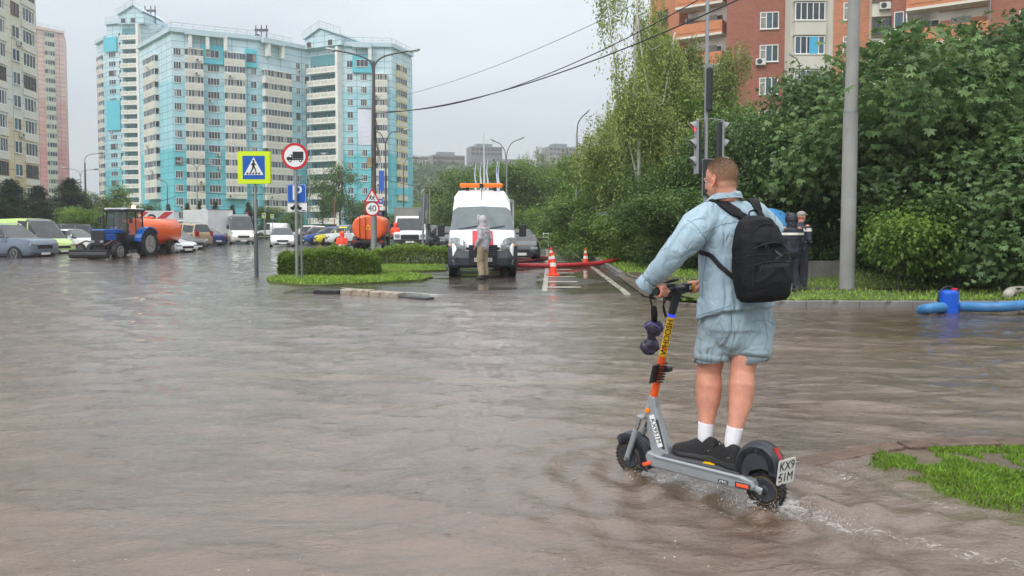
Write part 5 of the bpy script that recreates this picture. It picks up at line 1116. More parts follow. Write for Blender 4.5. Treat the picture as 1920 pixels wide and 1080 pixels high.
car('parked_car', gp(617, 63.5), rad(205), 4.3, 1.8, 1.48, 'hatch', BL2, 'bright blue hatchback left of the yellow car', 'car', PARK)
car('parked_car', gp(638, 62), rad(205), 4.2, 1.8, 1.48, 'hatch', YLW, 'yellow hatchback behind the worker in the orange jacket', 'car', PARK)
car('parked_car', gp(664, 60.5), rad(205), 4.5, 1.85, 1.6, 'suv', WHT, 'white crossover left of the orange tank seen from behind', 'car', PARK)
car('parked_car', gp(640, 76), rad(190), 4.4, 1.8, 1.62, 'suv', SIL, 'silver car in the second row above the blue and yellow ones', 'car', PARK, rack=True)
car('parked_car', gp(608, 80), rad(190), 4.4, 1.8, 1.45, 'sedan', WHT2, 'pale sedan in the back row above the cherry car', 'car', PARK)
car('parked_car', gp(690, 80), rad(190), 4.4, 1.8, 1.5, 'sedan', SIL, 'silver sedan in the back row behind the orange tank', 'car', PARK)
car('parked_car', gp(808, 66), rad(-80), 4.3, 1.8, 1.6, 'suv', WHT, 'white car in the gap between the box truck and the white van', 'car', PARK)
car('parked_car', gp(824, 56), rad(-75), 4.4, 1.8, 1.5, 'hatch', TEAL, 'dark green car beside the left mirror of the white van', 'car', PARK)
car('parked_car', gp(836, 50), rad(-75), 4.4, 1.8, 1.5, 'sedan', DRK, 'dark car half hidden by the left side of the white van', 'car', PARK)
car('parked_car', gp(972, 34.0), rad(-88), 4.3, 1.75, 1.4, 'hatch', DRK, 'dark car parked directly behind the open van door', 'car')
# ---- box truck ----
def box_truck(name, loc, hd, pm, boxm, label, L=6.4, W=2.2, zb=.95, H=3.1, cabH=2.15, plate=None, ad=False, sink=0):
    e = empty(name, (loc[0], loc[1], -sink), hd, label, 'truck'); h = L/2
    MB().mat(boxm).bx(-h, h-1.95, -W/2, W/2, zb, H).build('cargo_box', e, bevel=.03)
    for x in (-h-.012, h-1.99): MB().mat(CHR).bx(x, x+.05, -W/2-.015, W/2+.015, zb-.03, zb+.06).build('box_trim', e); MB().mat(CHR).bx(x, x+.05, -W/2-.015, W/2+.015, H-.05, H+.03).build('box_trim', e)
    MB().mat(BLK).bx(-h+.1, h-.4, -.45, .45, .5, .93).build('chassis', e)
    # cab lofted
    pr = [(h-1.85, .45), (h-1.85, cabH), (h-1.2, cabH+.03), (h-.95, cabH-.05), (h-.50, cabH*.60), (h-.02, cabH*.50), (h+.05, .75), (h+.05, .45)]
    mb = MB().mat(pm); rings = []
    for y, k in ((-W*.47, .0), (-W*.44, .05), (0, .07), (W*.44, .05), (W*.47, 0)): rings.append([(x-(.07-k), y*(1 if z < cabH*.62 else .90), z+k*.3) for x, z in pr])
    mb.loft(rings); mb.build('cab', e, bevel=.03)
    mb = MB().mat(CGL); a, b_ = (h-.93, cabH-.10), (h-.52, cabH*.63); mb.add([(a[0]+.08, -W*.37, a[1]), (a[0]+.08, W*.37, a[1]), (b_[0]+.08, W*.42, b_[1]), (b_[0]+.08, -W*.42, b_[1]), (a[0]-.1, -W*.37, a[1]-.05), (a[0]-.1, W*.37, a[1]-.05), (b_[0]-.1, W*.42, b_[1]-.05), (b_[0]-.1, -W*.42, b_[1]-.05)], [(0, 1, 2, 3), (4, 7, 6, 5), (0, 4, 5, 1), (1, 5, 6, 2), (2, 6, 7, 3), (3, 7, 4, 0)]); mb.build('windshield', e)
    for sg in (1, -1):
        MB().mat(CGL).prism([(h-1.7, cabH*.64), (h-1.7, cabH*.94), (h-1.1, cabH*.94), (h-.75, cabH*.64)], 'y', sg*W*.40, sg*W*.458).build('side_window', e)
        MB().mat(HEADL).box((h+.03, sg*W*.37, cabH*.44), (.12, .3, .2)).build('headlight', e, bevel=.03); MB().mat(BLK).box((h-.75, sg*(W*.47+.16), cabH*.72), (.1, .2, .36)).build('mirror', e, bevel=.03)
        wheel(e, h-1.0, sg*(W*.40), .36, .22); wheel(e, -h+1.3, sg*(W*.40), .36, .3)
    MB().mat(BLK).bx(h-.25, h+.14, -W*.46, W*.46, .38, .72).build('front_bumper', e, bevel=.05); MB().mat(BLK).bx(h-.1, h+.09, -W*.26, W*.26, .73, cabH*.47).build('grille', e, bevel=.02)
    plate_(e, h+.16, .56, plate); return e
BOXW = mat('white_box_panel', lin(206, 210, 212), .5, var=.08, vscale=1.5); BOXG = mat('grey_tarpaulin', lin(130, 130, 126), .6, var=.15, vscale=1.5, bump=.4, bscale=4)
box_truck('box_truck', gp(380, 67), rad(138), WHT, BOXW, 'white box truck parked broadside left of the cream van', 6.8, 2.3, .9, 3.05, sink=.05)
box_truck('cargo_truck', gp(771, 49), rad(-84), WHT, BOXG, 'white cab truck with grey tarpaulin box facing the camera right of the orange tank', 5.6, 2.15, .95, 2.75, 2.15, plate='A 120 ')
t = box_truck('advert_truck', gp(318, 76), rad(14), WHT, BOXW, 'truck with red stripes and a black ring on its box, behind the beige car', 5.3, 2.3, .9, 3.1)
REDP = mat('red_print', lin(186, 52, 62), .5)
mb = MB().mat(REDP)
mb.add([(-2.3, -1.165, 1.1), (-1.5, -1.165, 1.1), (.6, -1.165, 3.0), (-.2, -1.165, 3.0)], [(0, 1, 2, 3)]); mb.add([(-2.55, -1.165, 2.2), (-2.55, -1.165, 3.0), (-1.7, -1.165, 3.0)], [(0, 1, 2)]); mb.build('printed_stripe', t)
mb = MB().mat(PTXT)
mb.loft([[(-1.45+R_*math.cos(a), -1.168, 2.35+R_*math.sin(a)) for a in np.linspace(0, 6.28, 25)[:-1]] for R_ in (.42, .22)], cap=False); mb.build('printed_ring', t)
# ---- tractors ----
TBL = paint('tractor_blue', (24, 92, 176)); TOR = paint('tank_orange', (228, 96, 38)); TBK = mat('tractor_black', (.025, .025, .027), .5); STW = mat('silver_wheel', lin(150, 150, 148), .5, dirt=(lin(90, 80, 70), 5, .55))
BEAC = mat('lit_orange_beacon', (1, .4, .1), .2, emit=(1, .32, .08), estr=9); TGL = mat('cab_glass', (.10, .12, .12), .03, trans=.0, spec=.9, alpha=.42)
def tractor(loc, hd, label, driver=False, sink=.1):
    e = empty('tractor', (loc[0], loc[1], -sink), hd, label, 'tractor')
    mb = MB().mat(TBK).bx(-.9, 2.0, -.28, .28, .55, .98); mb.bx(1.2, 1.9, -.42, .42, .5, .75).bx(-.7, .1, -.5, .5, .5, 1.1); mb.build('chassis', e, bevel=.03)
    mb = MB().mat(TBL); mb.bx(.55, 2.05, -.37, .37, 1.38, 1.62); mb.bx(1.1, 1.98, -.375, .375, 1.02, 1.379); mb.build('hood', e, bevel=.05, bseg=3)
    MB().mat(TBK).bx(2.052, 2.12, -.36, .36, .78, 1.56).build('grille', e, bevel=.03); mb = MB().mat(TBK).bx(.5, 1.1, -.34, .34, .9, 1.379).build('engine', e)
    for sg in (1, -1): MB().mat(HEADL).box((2.13, sg*.24, .98), (.06, .18, .12)).build('headlight', e, bevel=.02)
    mb = MB().mat(TBK)   # cab frame
    z0, z1 = 1.05, 2.58; fr = [(.50, .50), (.42, -.50)]
    cor = {(1, 1): (.52, .60), (1, -1): (.52, -.60), (-1, 1): (-.95, .62), (-1, -1): (-.95, -.62)}
    for (a, b_), (x, y) in cor.items(): mb.tube([(x+(.04 if a > 0 else 0), y, z0), (x-(.1 if a > 0 else 0), y*.93, z1)], .045, 6)
    for sg in (1, -1): mb.tube([(-.25, sg*.64, z0), (-.28, sg*.6, z1)], .035, 6); mb.bx(-.97, .54, sg*.60-.03, sg*.60+.03, .95, 1.12)
    mb.bx(.49, .55, -.6, .6, .95, 1.42); mb.bx(-.98, -.92, -.6, .6, .95, 1.3); mb.build('cab_frame', e)
    MB().mat(TBK).bx(-1.1, .62, -.68, .68, 2.56, 2.68).build('cab_roof', e, bevel=.05); MB().mat(WHT).bx(-1.05, .55, -.64, .64, 2.681, 2.74).build('roof_top', e, bevel=.04)
    MB().mat(TGL).add([(.53, -.56, 1.42), (.53, .56, 1.42), (.44, .52, 2.55), (.44, -.52, 2.55)], [(0, 1, 2, 3)]).build('windshield', e); MB().mat(TGL).add([(-.94, -.56, 1.3), (-.94, .56, 1.3), (-.94, .54, 2.55), (-.94, -.54, 2.55)], [(0, 1, 2, 3)]).build('rear_window', e)
    for sg in (1, -1):
        for x0, x1 in ((-.9, -.3), (-.21, .48)): MB().mat(TGL).add([(x0, sg*.61, 1.12), (x1, sg*.61, 1.12), (x1-.05, sg*.57, 2.55), (x0, sg*.57, 2.55)], [(0, 1, 2, 3)]).build('side_window', e)
        A = [(-1.0+.92*math.cos(a), .82+.86*math.sin(a)) for a in np.linspace(.15, 2.5, 12)]; B = [(-1.0+.98*math.cos(a), .82+.93*math.sin(a)) for a in np.linspace(2.5, .15, 12)]
        MB().mat(TBL).prism(A+B, 'y', sg*.62, sg*1.02).build('fender', e, bevel=.015)
        w_ = wheel(e, -1.0, sg*.82, .80, .40, rim=STW, spokes=5, rimr=.60); mb = MB().mat(TYRE)
        for i in range(18):
            a = 6.283*i/18; mb.box((math.cos(a)*.80, 0, math.sin(a)*.80), (.07, .38, .07), Matrix.Rotation(-a, 3, 'Y'))
        mb.mat(STW).lathe([(.47, sg*.16), (.40, sg*.10), (.16, sg*.05), (.14, sg*.12), (.01, sg*.12)], (0, 0, 0), 'y', 20); mb.build('tread', w_)
        wheel(e, 1.45, sg*.68, .46, .26, rim=STW, spokes=5); MB().mat(TBK).box((.60, sg*.86, 2.1), (.06, .18, .32)).build('mirror', e, bevel=.02)
        MB().mat(HEADL).ball((.62, sg*.45, 2.66), (.07, .08, .06), 8, 6).build('work_lamp', e)
    MB().mat(BEAC).lathe([(.10, 0), (.10, .09), (.07, .16), (.01, .18)], (-.6, .3, 2.74), 'z', 12).build('beacon', e)
    MB().mat(TBK).tube([(.95, -.42, 1.5), (.95, -.42, 2.35)], .045, 8).build('exhaust_pipe', e); MB().mat(mat('paper_sheet', lin(215, 215, 210), .6)).box((-.55, -.645, 2.0), (.25, .01, .4)).build('notice', e)
    return e
tr = tractor((-19.75, 37.3), rad(266), 'blue tractor with dark cab, orange beacon and front brush ploughing through the flood', sink=.12)
tr.scale = (.94, .94, .94)
# brush attachment
mb = MB().mat(TBK); mb.tube([(2.8, -.95, .34), (2.8, 1.0, .34)], .20, 14); mb.bx(2.1, 2.8, -.3, .3, .5, .58).bx(2.62, 2.95, -.98, 1.03, .52, .58); mb.build('sweeping_brush', tr)
mb = MB().mat(mat('rusty_frame', lin(96, 62, 44), .7, var=.3, vscale=6)).tube([(1.3, .6, .9), (2.0, .7, 1.02), (2.7, .75, .8)], .04, 6).tube([(1.3, -.6, .9), (2.0, -.7, 1.02), (2.7, -.75, .8)], .04, 6); mb.build('lift_arm', tr)
def tank_trailer(loc, hd, label, sink=.1):
    e = empty('tank_trailer', (loc[0], loc[1], -sink), hd, label, 'tank trailer'); mb = MB().mat(TOR); mb.smooth = True
    rg = []
    for x, s_ in ((-1.52, .80), (-1.50, .93), (-1.42, 1), (0, 1), (1.42, 1), (1.50, .93), (1.52, .80)):
        rg.append([(x, 1.0*s_*math.copysign(abs(math.cos(a))**.72, math.cos(a)), 1.50+.78*s_*math.copysign(abs(math.sin(a))**.85, math.sin(a))) for a in np.linspace(0, 2*math.pi, 33)[:-1]])
    mb.loft(rg); mb.build('tank', e); MB().mat(TOR).lathe([(.3, 0), (.3, .1), (.26, .12), (.01, .13)], (.2, 0, 2.27), 'z', 16).build('filler_cap', e)
    mb = MB().mat(TBK).bx(-1.4, 2.3, -.4, -.28, .6, .74).bx(-1.4, 2.3, .28, .4, .6, .74).bx(-1.6, -1.45, -1.0, 1.0, .55, .72); mb.build('frame', e)
    mb = MB().mat(TOR)
    for sg in (1, -1): mb.bx(-.9, .9, sg*.5-.06, sg*.5+.06, .745, .9)
    mb.build('saddle', e)
    for sg in (1, -1):
        wheel(e, -.75, sg*.88, .42, .26, rim=STW, spokes=5); A = [(-.75+.5*math.cos(a), .44+.5*math.sin(a)) for a in np.linspace(.0, 3.14, 10)]; B = [(-.75+.54*math.cos(a), .44+.54*math.sin(a)) for a in np.linspace(3.14, 0, 10)]
        MB().mat(TBK).prism(A+B, 'y', sg*.74, sg*1.05).build('mudguard', e); MB().mat(TAILL).box((-1.62, sg*.85, .64), (.05, .25, .12)).build('tail_light', e)
    mb = MB().mat(TBK).tube([(-1.58, .5, .7), (-1.66, .5, 1.7), (-1.60, .5, 2.2)], .025, 5).tube([(-1.58, .15, .7), (-1.66, .15, 1.7), (-1.60, .15, 2.2)], .025, 5)
    mb.build('ladder', e); return e
tt_ = tank_trailer((-20.55, 42.0), rad(255), 'orange water tank trailer towed behind the blue tractor, seen from the side', sink=.14); tt_.scale = (.93, .93, .93)
me = text_mb('ПРИРОДНЫЙ', .26, mat('faded_white_print', lin(236, 170, 130), .5), .002); o = link('tank_lettering', me, tt_); o.matrix_local = Matrix.Translation((0, .985, 1.66)) @ Matrix(((-1, 0, 0), (0, .18, 1), (0, 1, -.15))).to_4x4()
t2 = tractor(gp(704, 52.0), rad(96), 'second tractor, dark cab facing away, in front of the orange tank beside the speed sign', sink=.05)
tt2 = tank_trailer(gp(698, 47.5), rad(91), 'orange tank trailer seen from behind, with a yellow triangle, crossed by the speed limit pole', sink=.05)
YT = mat('yellow_triangle', lin(240, 190, 40), .5)
mb = MB().mat(YT); T = lambda r_: [(r_*math.cos(a), r_*math.sin(a)) for a in (math.pi/2, math.pi/2+2.094, math.pi/2+4.189)]
mb.loft([[(-1.53, y, 1.5+z) for y, z in T(.22)], [(-1.54, y, 1.5+z) for y, z in T(.13)]], cap=False); mb.build('warning_triangle', tt2)
# ---- the white emergency van in front ----
ev = empty('emergency_van', (*gp(902, 24.6), 0), rad(-86.5), 'large white emergency van with red stripes on the bonnet and orange light bar', 'van')
VW = paint('van_white', (222, 225, 226), rough=.25); h = 2.95; W = 2.07; H = 2.72
pr_b = [(-h, 1.1), (1.05, 1.42), (2.0, 1.42), (2.35, 1.30), (2.62, 1.16), (2.82, 1.02), (2.92, .82), (2.95, .5)]
pr_r = [(-h, 2.62), (-2.2, H), (.2, H), (.65, 2.68), (1.10, 2.46), (1.36, 2.14), (1.72, 1.78), (2.08, 1.42)]
xs = sorted(set([p[0] for p in pr_b]+[p[0] for p in pr_r]+list(np.linspace(-h, h, 14))+[1.02, 1.06, .05, .12, 1.36, 2.08]+list(np.linspace(1.1, 2.0, 6))))
body = MB().mat(VW); body.smooth = True; ws = MB().mat(mat('van_windscreen', lin(96, 106, 110), .06, spec=.6, var=.25, vscale=1.2)); sw = {1: MB().mat(CGL), -1: MB().mat(CGL)}; rings = []; inf = []  # windscreen base colour lightened to stand for reflected sky
for x in xs:
    zb = interp(pr_b, x); zr = max(zb, interp(pr_r, x)) if x <= 2.08 else zb; w_ = W/2*(1-.14*max(0, (x-1.9)/1.05)**2); cab = (zr-zb)/(H-zb); lo = .42
    wt = w_*(.94-.13*cab) if x > .8 else w_*(.93-.13)+w_*.03
    rings.append([(x, 0, lo), (x, w_*.94, lo), (x, w_, lo+.1), (x, w_*1.0, (lo+zb)/2), (x, w_*.99, zb-.08), (x, w_*.955, zb), (x, wt+.02*cab, max(zb+.01, zr-.20*cab)), (x, wt*.86, zr-.015*cab+.01), (x, 0, zr+.035)]); inf.append((zb, zr, cab))
for i in range(len(xs)-1):
    xm = (xs[i]+xs[i+1])/2
    for sg in (1, -1):
        for j in range(8):
            q = [(a, sg*b_, c) for a, b_, c in (rings[i][j], rings[i+1][j], rings[i+1][j+1], rings[i][j+1])]; tg = body
            if j in (6, 7) and 1.355 <= xm < 2.08: tg = ws
            if j == 5 and .12 < xm < 1.72 and not (1.015 < xm < 1.07): tg = sw[sg]
            tg.add(q, [(0, 1, 2, 3)])
for k in (0, -1):
    rg = rings[k]; body.add([tuple(p) for p in rg]+[(a, -b_, c) for a, b_, c in reversed(rg[1:-1])], [tuple(range(len(rg)*2-2))])
def weld2(mb, nm, par=ev):
    o = mb.build(nm, par); bm = bmesh.new(); bm.from_mesh(o.data); bmesh.ops.remove_doubles(bm, verts=bm.verts, dist=1e-4); bmesh.ops.recalc_face_normals(bm, faces=bm.faces); bm.to_mesh(o.data); bm.free(); return o
weld2(body, 'body'); weld2(ws, 'windshield'); weld2(sw[1], 'side_window'); weld2(sw[-1], 'side_window')
DG = mat('dark_grey_bumper', lin(58, 61, 68), .5, var=.08, bump=.2, bscale=80)
mb = MB().mat(DG); R_ = []
for y in np.linspace(-1, 1, 15):
    dxx = .10*(1-abs(y)**2.6)-.20*max(0, abs(y)-.78)/.22; yy = y*W/2*1.0; R_.append([(2.45, yy*.99, .34), (2.45, yy, .86+.06*abs(y)**3), (2.88+dxx, yy, .80+.20*abs(y)**4), (2.98+dxx, yy, .62), (2.96+dxx, yy, .40), (2.85+dxx, yy, .32)])
mb.loft(R_); mb.build('front_bumper', ev, bevel=.02)
mb = MB().mat(BLK); mb.bx(2.93, 3.085, -.42, .42, .38, 1.0); 
mb.build('grille', ev, bevel=.02); mb = MB().mat(mat('grille_bar', lin(66, 70, 76), .35))
for i in range(5): mb.bx(3.086, 3.10, -.44+.02*i, .44-.02*i, .70+.06*i, .725+.06*i)
for i in range(3): mb.bx(3.086, 3.10, -.34, .34, .42+.05*i, .435+.05*i)
mb.build('grille_bar', ev); MB().mat(BLK).bx(2.80, 2.955, -.50, .50, .86, .93).build('bonnet_lip', ev, bevel=.02)
MB().mat(CHR).lathe([(.075, 3.10), (.075, 3.115), (.05, 3.12), (.045, 3.112), (.01, 3.112)], (0, 0, .965), 'x', 18).build('badge_ring', ev)
for sg in (1, -1):
    rg = []
    for t in np.linspace(0, 1, 7): y = sg*(.52+.44*t); x = 2.93-.30*t**1.8; zc = .97+.11*t; hh = .10+.09*math.sin(math.pi*min(1, t*.8+.12)); rg.append([(x+.055, y, zc-hh*.8), (x+.075, y, zc), (x+.0, y, zc+hh), (x-.2, y, zc+hh*.9), (x-.2, y, zc-hh*.8)])
    o = MB().mat(HEADL).loft(rg).build('headlight', ev, bevel=.01)
    MB().mat(CHR).lathe([(.075, 2.925), (.07, 2.955), (.03, 2.96), (.01, 2.96)], (0, sg*.72, .93), 'x', 16).build('lamp_reflector', o); MB().mat(mat('amber_lens', lin(226, 140, 40), .2)).ball((2.78, sg*.92, .98), (.05, .05, .04), 8, 6).build('indicator', o)
    MB().mat(BLK).lathe([(.085, 2.98), (.085, 3.035), (.06, 3.04), (.055, 3.0), (.01, 3.0)], (0, sg*.72, .56), 'x', 16).build('fog_lamp', ev)
    mb = MB().mat(BLK).bx(1.55, 1.68, min(sg*1.0, sg*1.22), max(sg*1.0, sg*1.22), 1.30, 1.35); mb.bx(1.54, 1.68, min(sg*1.16, sg*1.38), max(sg*1.16, sg*1.38), 1.22, 1.60); mb.build('mirror', ev, bevel=.03)
    wheel(ev, 2.02, sg*(W/2-.13), .355, .235, rim=STW, spokes=6); wheel(ev, -1.75, sg*(W/2-.17), .355, .30, rim=STW, spokes=6)
    A = [(2.02+.45*math.cos(a), .40+.43*math.sin(a)) for a in np.linspace(0, math.pi, 13)]; MB().mat(BLK).prism(A, 'y', sg*(W/2-.07), sg*(W/2+.005)).build('wheel_arch', ev)
    A = [(-1.75+.43*math.cos(a), .40+.41*math.sin(a)) for a in np.linspace(0, math.pi, 13)]; MB().mat(BLK).prism(A, 'y', sg*(W/2-.07), sg*(W/2+.005)).build('wheel_arch', ev)
    MB().mat(REDP).bx(-2.7, 1.3, sg*(W/2)-.012, sg*(W/2)+.012, .98, 1.12).build('side_stripe', ev)
    MB().mat(BLK).bx(-2.9, 1.5, sg*(W/2)-.02, sg*(W/2)+.016, .42, .56).build('sill_trim', ev)
# bonnet stripes follow the bonnet
def bonnet(x): return interp(pr_b, x)+.022
for y0, y1, m_ in ((-.31, -.13, REDP), (.13, .31, REDP)):
    rg = [(x, y, bonnet(x)+.030-.02*abs(y)) for x in np.linspace(2.12, 2.80, 8) for y in (y0, y1)]; rg += [(2.93, y0, .90), (2.93, y1, .90)]
    n = len(rg)//2; MB().mat(m_).add(rg, [(2*i, 2*i+1, 2*i+3, 2*i+2) for i in range(n-1)]).build('bonnet_stripe', ev)
wp = MB().mat(BLK)
for a, b_ in ((-.75, -.15), (.05, .68)): wp.tube([(2.10, a, 1.46), (2.00, b_, 1.56)], .014, 5)
wp.build('wiper', ev)
plate_(ev, 3.13, .57, 'Н 623 Т А', True)
MB().mat(mat('orange_light_bar', lin(238, 110, 24), .25, emit=(1, .35, .05), estr=.12)).bx(.42, .70, -.70, .70, 2.80, 2.94).build('light_bar', ev, bevel=.05, bseg=3)
mb = MB().mat(BLK).bx(.50, .62, -.5, -.4, 2.70, 2.80).bx(.50, .62, .4, .5, 2.70, 2.80).bx(.70, .74, -.06, .06, 2.78, 2.92); mb.tube([(.76, 0, 2.8), (1.02, 0, 2.62), (1.2, 0, 2.38)], .01, 4); mb.build('light_bar_mount', ev)
# rear door swung right open, seen nearly edge on beside the van
od = MB().mat(VW); od.bx(-.98, 0, 0, .09, .50, 1.50); od.bx(-.98, -.86, 0, .08, 1.501, 2.56).bx(-.12, 0, 0, .08, 1.501, 2.56).bx(-.859, -.121, 0, .08, 2.42, 2.56)
dd = od.build('rear_door', ev, (-2.93, 1.06, 0), rad(-13), bevel=.02); MB().mat(TGL).bx(-.86, -.12, .03, .045, 1.50, 2.42).build('door_window', dd); MB().mat(REDP).bx(-.95, -.05, .091, .097, 1.0, 1.12).build('door_stripe', dd)
# flags / aerials on the roof
FLB = mat('white_blue_flag', lin(196, 206, 222), .7, dirt=(lin(60, 100, 190), 3, .52))
for i, (y, hh, x) in enumerate(((-.22, 1.1, -.2), (.0, 1.0, -.4), (.18, 1.0, -.6), (-.55, 1.05, -.3), (-.62, 1.0, -.7))):
    mb = MB().mat(FLB); rg = []
    for k in range(9): z = 2.74+hh*k/8; w_ = .05*(1-.8*(k/8)); rg.append([(x+w_*math.cos(a), -y+w_*math.sin(a)*.8+.02*math.sin(k), z) for a in np.linspace(0, 6.28, 7)[:-1]])
    mb.loft(rg); mb.build('furled_flag', ev)
mb = MB().mat(mat('pale_aerial', lin(190, 196, 200), .5)).tube([(-.4, .12, 2.72), (-.4, .12, 3.6), (-.4, .10, 4.75)], [.035, .03, .012], 6); mb.build('aerial_mast', ev)
# ================= STREET FURNITURE =================
GALV = mat('galvanised_steel', lin(150, 154, 156), .38, metal=.55, var=.12, vscale=3); GALVD = mat('dark_galvanised', lin(96, 100, 104), .45, metal=.4, var=.15, vscale=3); SBACK = mat('sign_back_grey', lin(120, 124, 126), .5, metal=.3)
SW = mat('sign_white', lin(226, 228, 228), .35); SR = mat('sign_red', lin(196, 34, 44), .35); SB = mat('sign_blue', lin(22, 88, 176), .35); SY = mat('sign_yellow_green', lin(206, 230, 28), .4); SK = mat('sign_black', (.02, .02, .022), .45)
CONC = mat('concrete_pole', lin(146, 146, 144), .75, var=.16, vscale=1.2, bump=.3, bscale=30, dirt=(lin(112, 106, 98), 1.1, .58))
def UV3(o, X=None): return o
def flat(par, name, m, poly, y0, y1=None):   # polygon in the sign's own x-z plane, facing -y
    mb = MB().mat(m); mb.prism(poly, 'y', y0, y0+.003 if y1 is None else y1); return mb.build(name, par)
def circ(r, n=36, c=(0, 0)): return [(c[0]+r*math.cos(a), c[1]+r*math.sin(a)) for a in np.linspace(0, 2*math.pi, n+1)[:-1]]
def rrect(w_, h, r, c=(0, 0)):
    o = []
    for sx, sy, a0 in ((1, 1, 0), (-1, 1, 90), (-1, -1, 180), (1, -1, 270)):
        for a in (0, 30, 60, 90): t = rad(a0+a); o.append((c[0]+sx*(w_/2-r)+r*math.cos(t), c[1]+sy*(h/2-r)+r*math.sin(t)))
    return o
def stext(par, txt, size, m, x, z, y=-.01, sx=1.0, name='lettering', rot=0):
    o = link(name, text_mb(txt, size, m, .002), par); o.matrix_local = Matrix.Translation((x, y, z)) @ Matrix.Rotation(rot, 4, 'Y') @ Matrix.Rotation(math.pi/2, 4, 'X') @ Matrix.Diagonal((sx, 1, 1, 1)); return o
def pole(par, x, y, z0, z1, r, m=None, r2=None, name='pole'): return MB().mat(m or GALV).cyl((x, y, z0), (x, y, z1), r, r2, 16).build(name, par)
# pedestrian crossing sign
Y = D(480, 521, 22).y; 
def base(u, v, z=0): p = G(u, v, z); return p
b = base(481, 519); s = b.y/F     # metres per photo pixel there
e = empty('crossing_sign', b, 0, 'square yellow-green and blue pedestrian crossing sign on a grey pole standing in the water', 'road sign')
pole(e, 0, 0, -.2, (519-345)*s, .035); pole(e, 0, 0, -.2, (519-438)*s, .062, GALVD, name='pole_sleeve')
zc = (519-315)*s; w_ = 60*s; sg = MB().mat(SY).prism(rrect(w_, w_*1.0, .05), 'y', -.085, .05).build('sign_panel', e, (0, -.02, zc)); c = -.09
flat(sg, 'blue_square', SB, rrect(w_*.69, w_*.72, .02), c); flat(sg, 'white_triangle', SW, [(-w_*.30, -w_*.23), (w_*.30, -w_*.23), (0, w_*.32)], c-.004)
mb = MB().mat(SK); k = w_/60
def cap2(a, b2, r_): 
    a, b2 = Vector(a), Vector(b2); d = (b2-a).normalized(); n_ = Vector((-d.y, d.x)); P = [a+n_*r_, b2+n_*r_, b2-n_*r_, a-n_*r_]; mb.prism([(q.x*k, q.y*k) for q in P], 'y', c-.011, c-.008)
mb.prism(circ(2.0*k, 12, (0, 12*k)), 'y', c-.011, c-.008); cap2((0, 9.6), (-.5, 1.5), 2.0); cap2((-.5, 2), (3.2, -3), 1.2); cap2((3.2, -3), (4.4, -9), 1.0); cap2((-.8, 2), (-2.6, -4), 1.2); cap2((-2.6, -4), (-5.4, -8.6), 1.0); cap2((.2, 9), (4.4, 4), .9); cap2((-.6, 9), (-4.2, 4.5), .9)
for i in range(5): cap2((-13+i*5.4, -12.5), (-10+i*5.4, -9.6), 1.2)
mb.build('walking_figure', sg)
# no trucks + parking
b = base(557, 524, .06); s = b.y/F
e = empty('truck_ban_sign', b, 0, 'round red-ringed truck ban sign above a blue parking sign, on the pole before the hedge', 'road sign')
pole(e, 0, 0, -.15, (524-300)*s, .040); pole(e, .10, .12, -.15, (524-330)*s, .028)
sg = MB().mat(SBACK).prism(circ(25*s), 'y', -.06, -.045).build('round_sign', e, (0, 0, (524-294)*s)); k = s
flat(sg, 'red_ring', SR, circ(24.5*s), -.065); flat(sg, 'white_face', SW, circ(19.8*s), -.071)
mb = MB().mat(SK)
def pr(pts): mb.prism([(a*k, b_*k) for a, b_ in pts], 'y', -.078, -.075)
pr([(-4, -4), (16, -4), (16, 8.5), (-4, 8.5)]); pr([(-15, -6), (-4.5, -6), (-4.5, 3), (-9, 3), (-12, -1), (-15, -2)]); pr([(-15, -7), (16, -7), (16, -4.6), (-15, -4.6)]); pr(circ(3, 14, (-9, -8))); pr(circ(3, 14, (10.5, -8))); mb.build('truck_symbol', sg)
flat(sg, 'wheel_hub', SW, [(a*k, b_*k) for a, b_ in circ(1.4, 10, (-9, -8))], -.082); flat(sg, 'wheel_hub', SW, [(a*k, b_*k) for a, b_ in circ(1.4, 10, (10.5, -8))], -.082); flat(sg, 'truck_window', SW, [(a*k, b_*k) for a, b_ in [(-11.5, -1.6), (-6.4, -1.6), (-6.4, 1.8), (-8.9, 1.8)]], -.082)
sg = MB().mat(SB).prism(rrect(36*s, 36*s, .03), 'y', .06, .075).build('parking_sign', e, (0, 0, (524-363)*s)); flat(sg, 'white_border', SW, rrect(34*s, 34*s, .03), .055); flat(sg, 'blue_face', SB, rrect(32.6*s, 32.6*s, .03), .049); stext(sg, 'P', 40*s, SW, .5*s, 0, .044)
sg = MB().mat(SW).prism(rrect(36*s, 17*s, .03), 'y', .06, .075).build('tow_plate', e, (1*s, 0, (524-388)*s)); mb = MB().mat(SK); pr2 = lambda pts: mb.prism([(a*k, b_*k) for a, b_ in pts], 'y', .052, .056)
pr2([(-13, -3.5), (9, -3.5), (9, -1), (4, 1), (1, 4.4), (-6, 4.4), (-9, 1), (-13, 0)]); pr2(circ(2.2, 12, (-8.5, -4))); pr2(circ(2.2, 12, (5, -4))); pr2([(8, -7), (15, -7), (15, -5.6), (8, -5.6)]); mb.build('tow_symbol', sg)
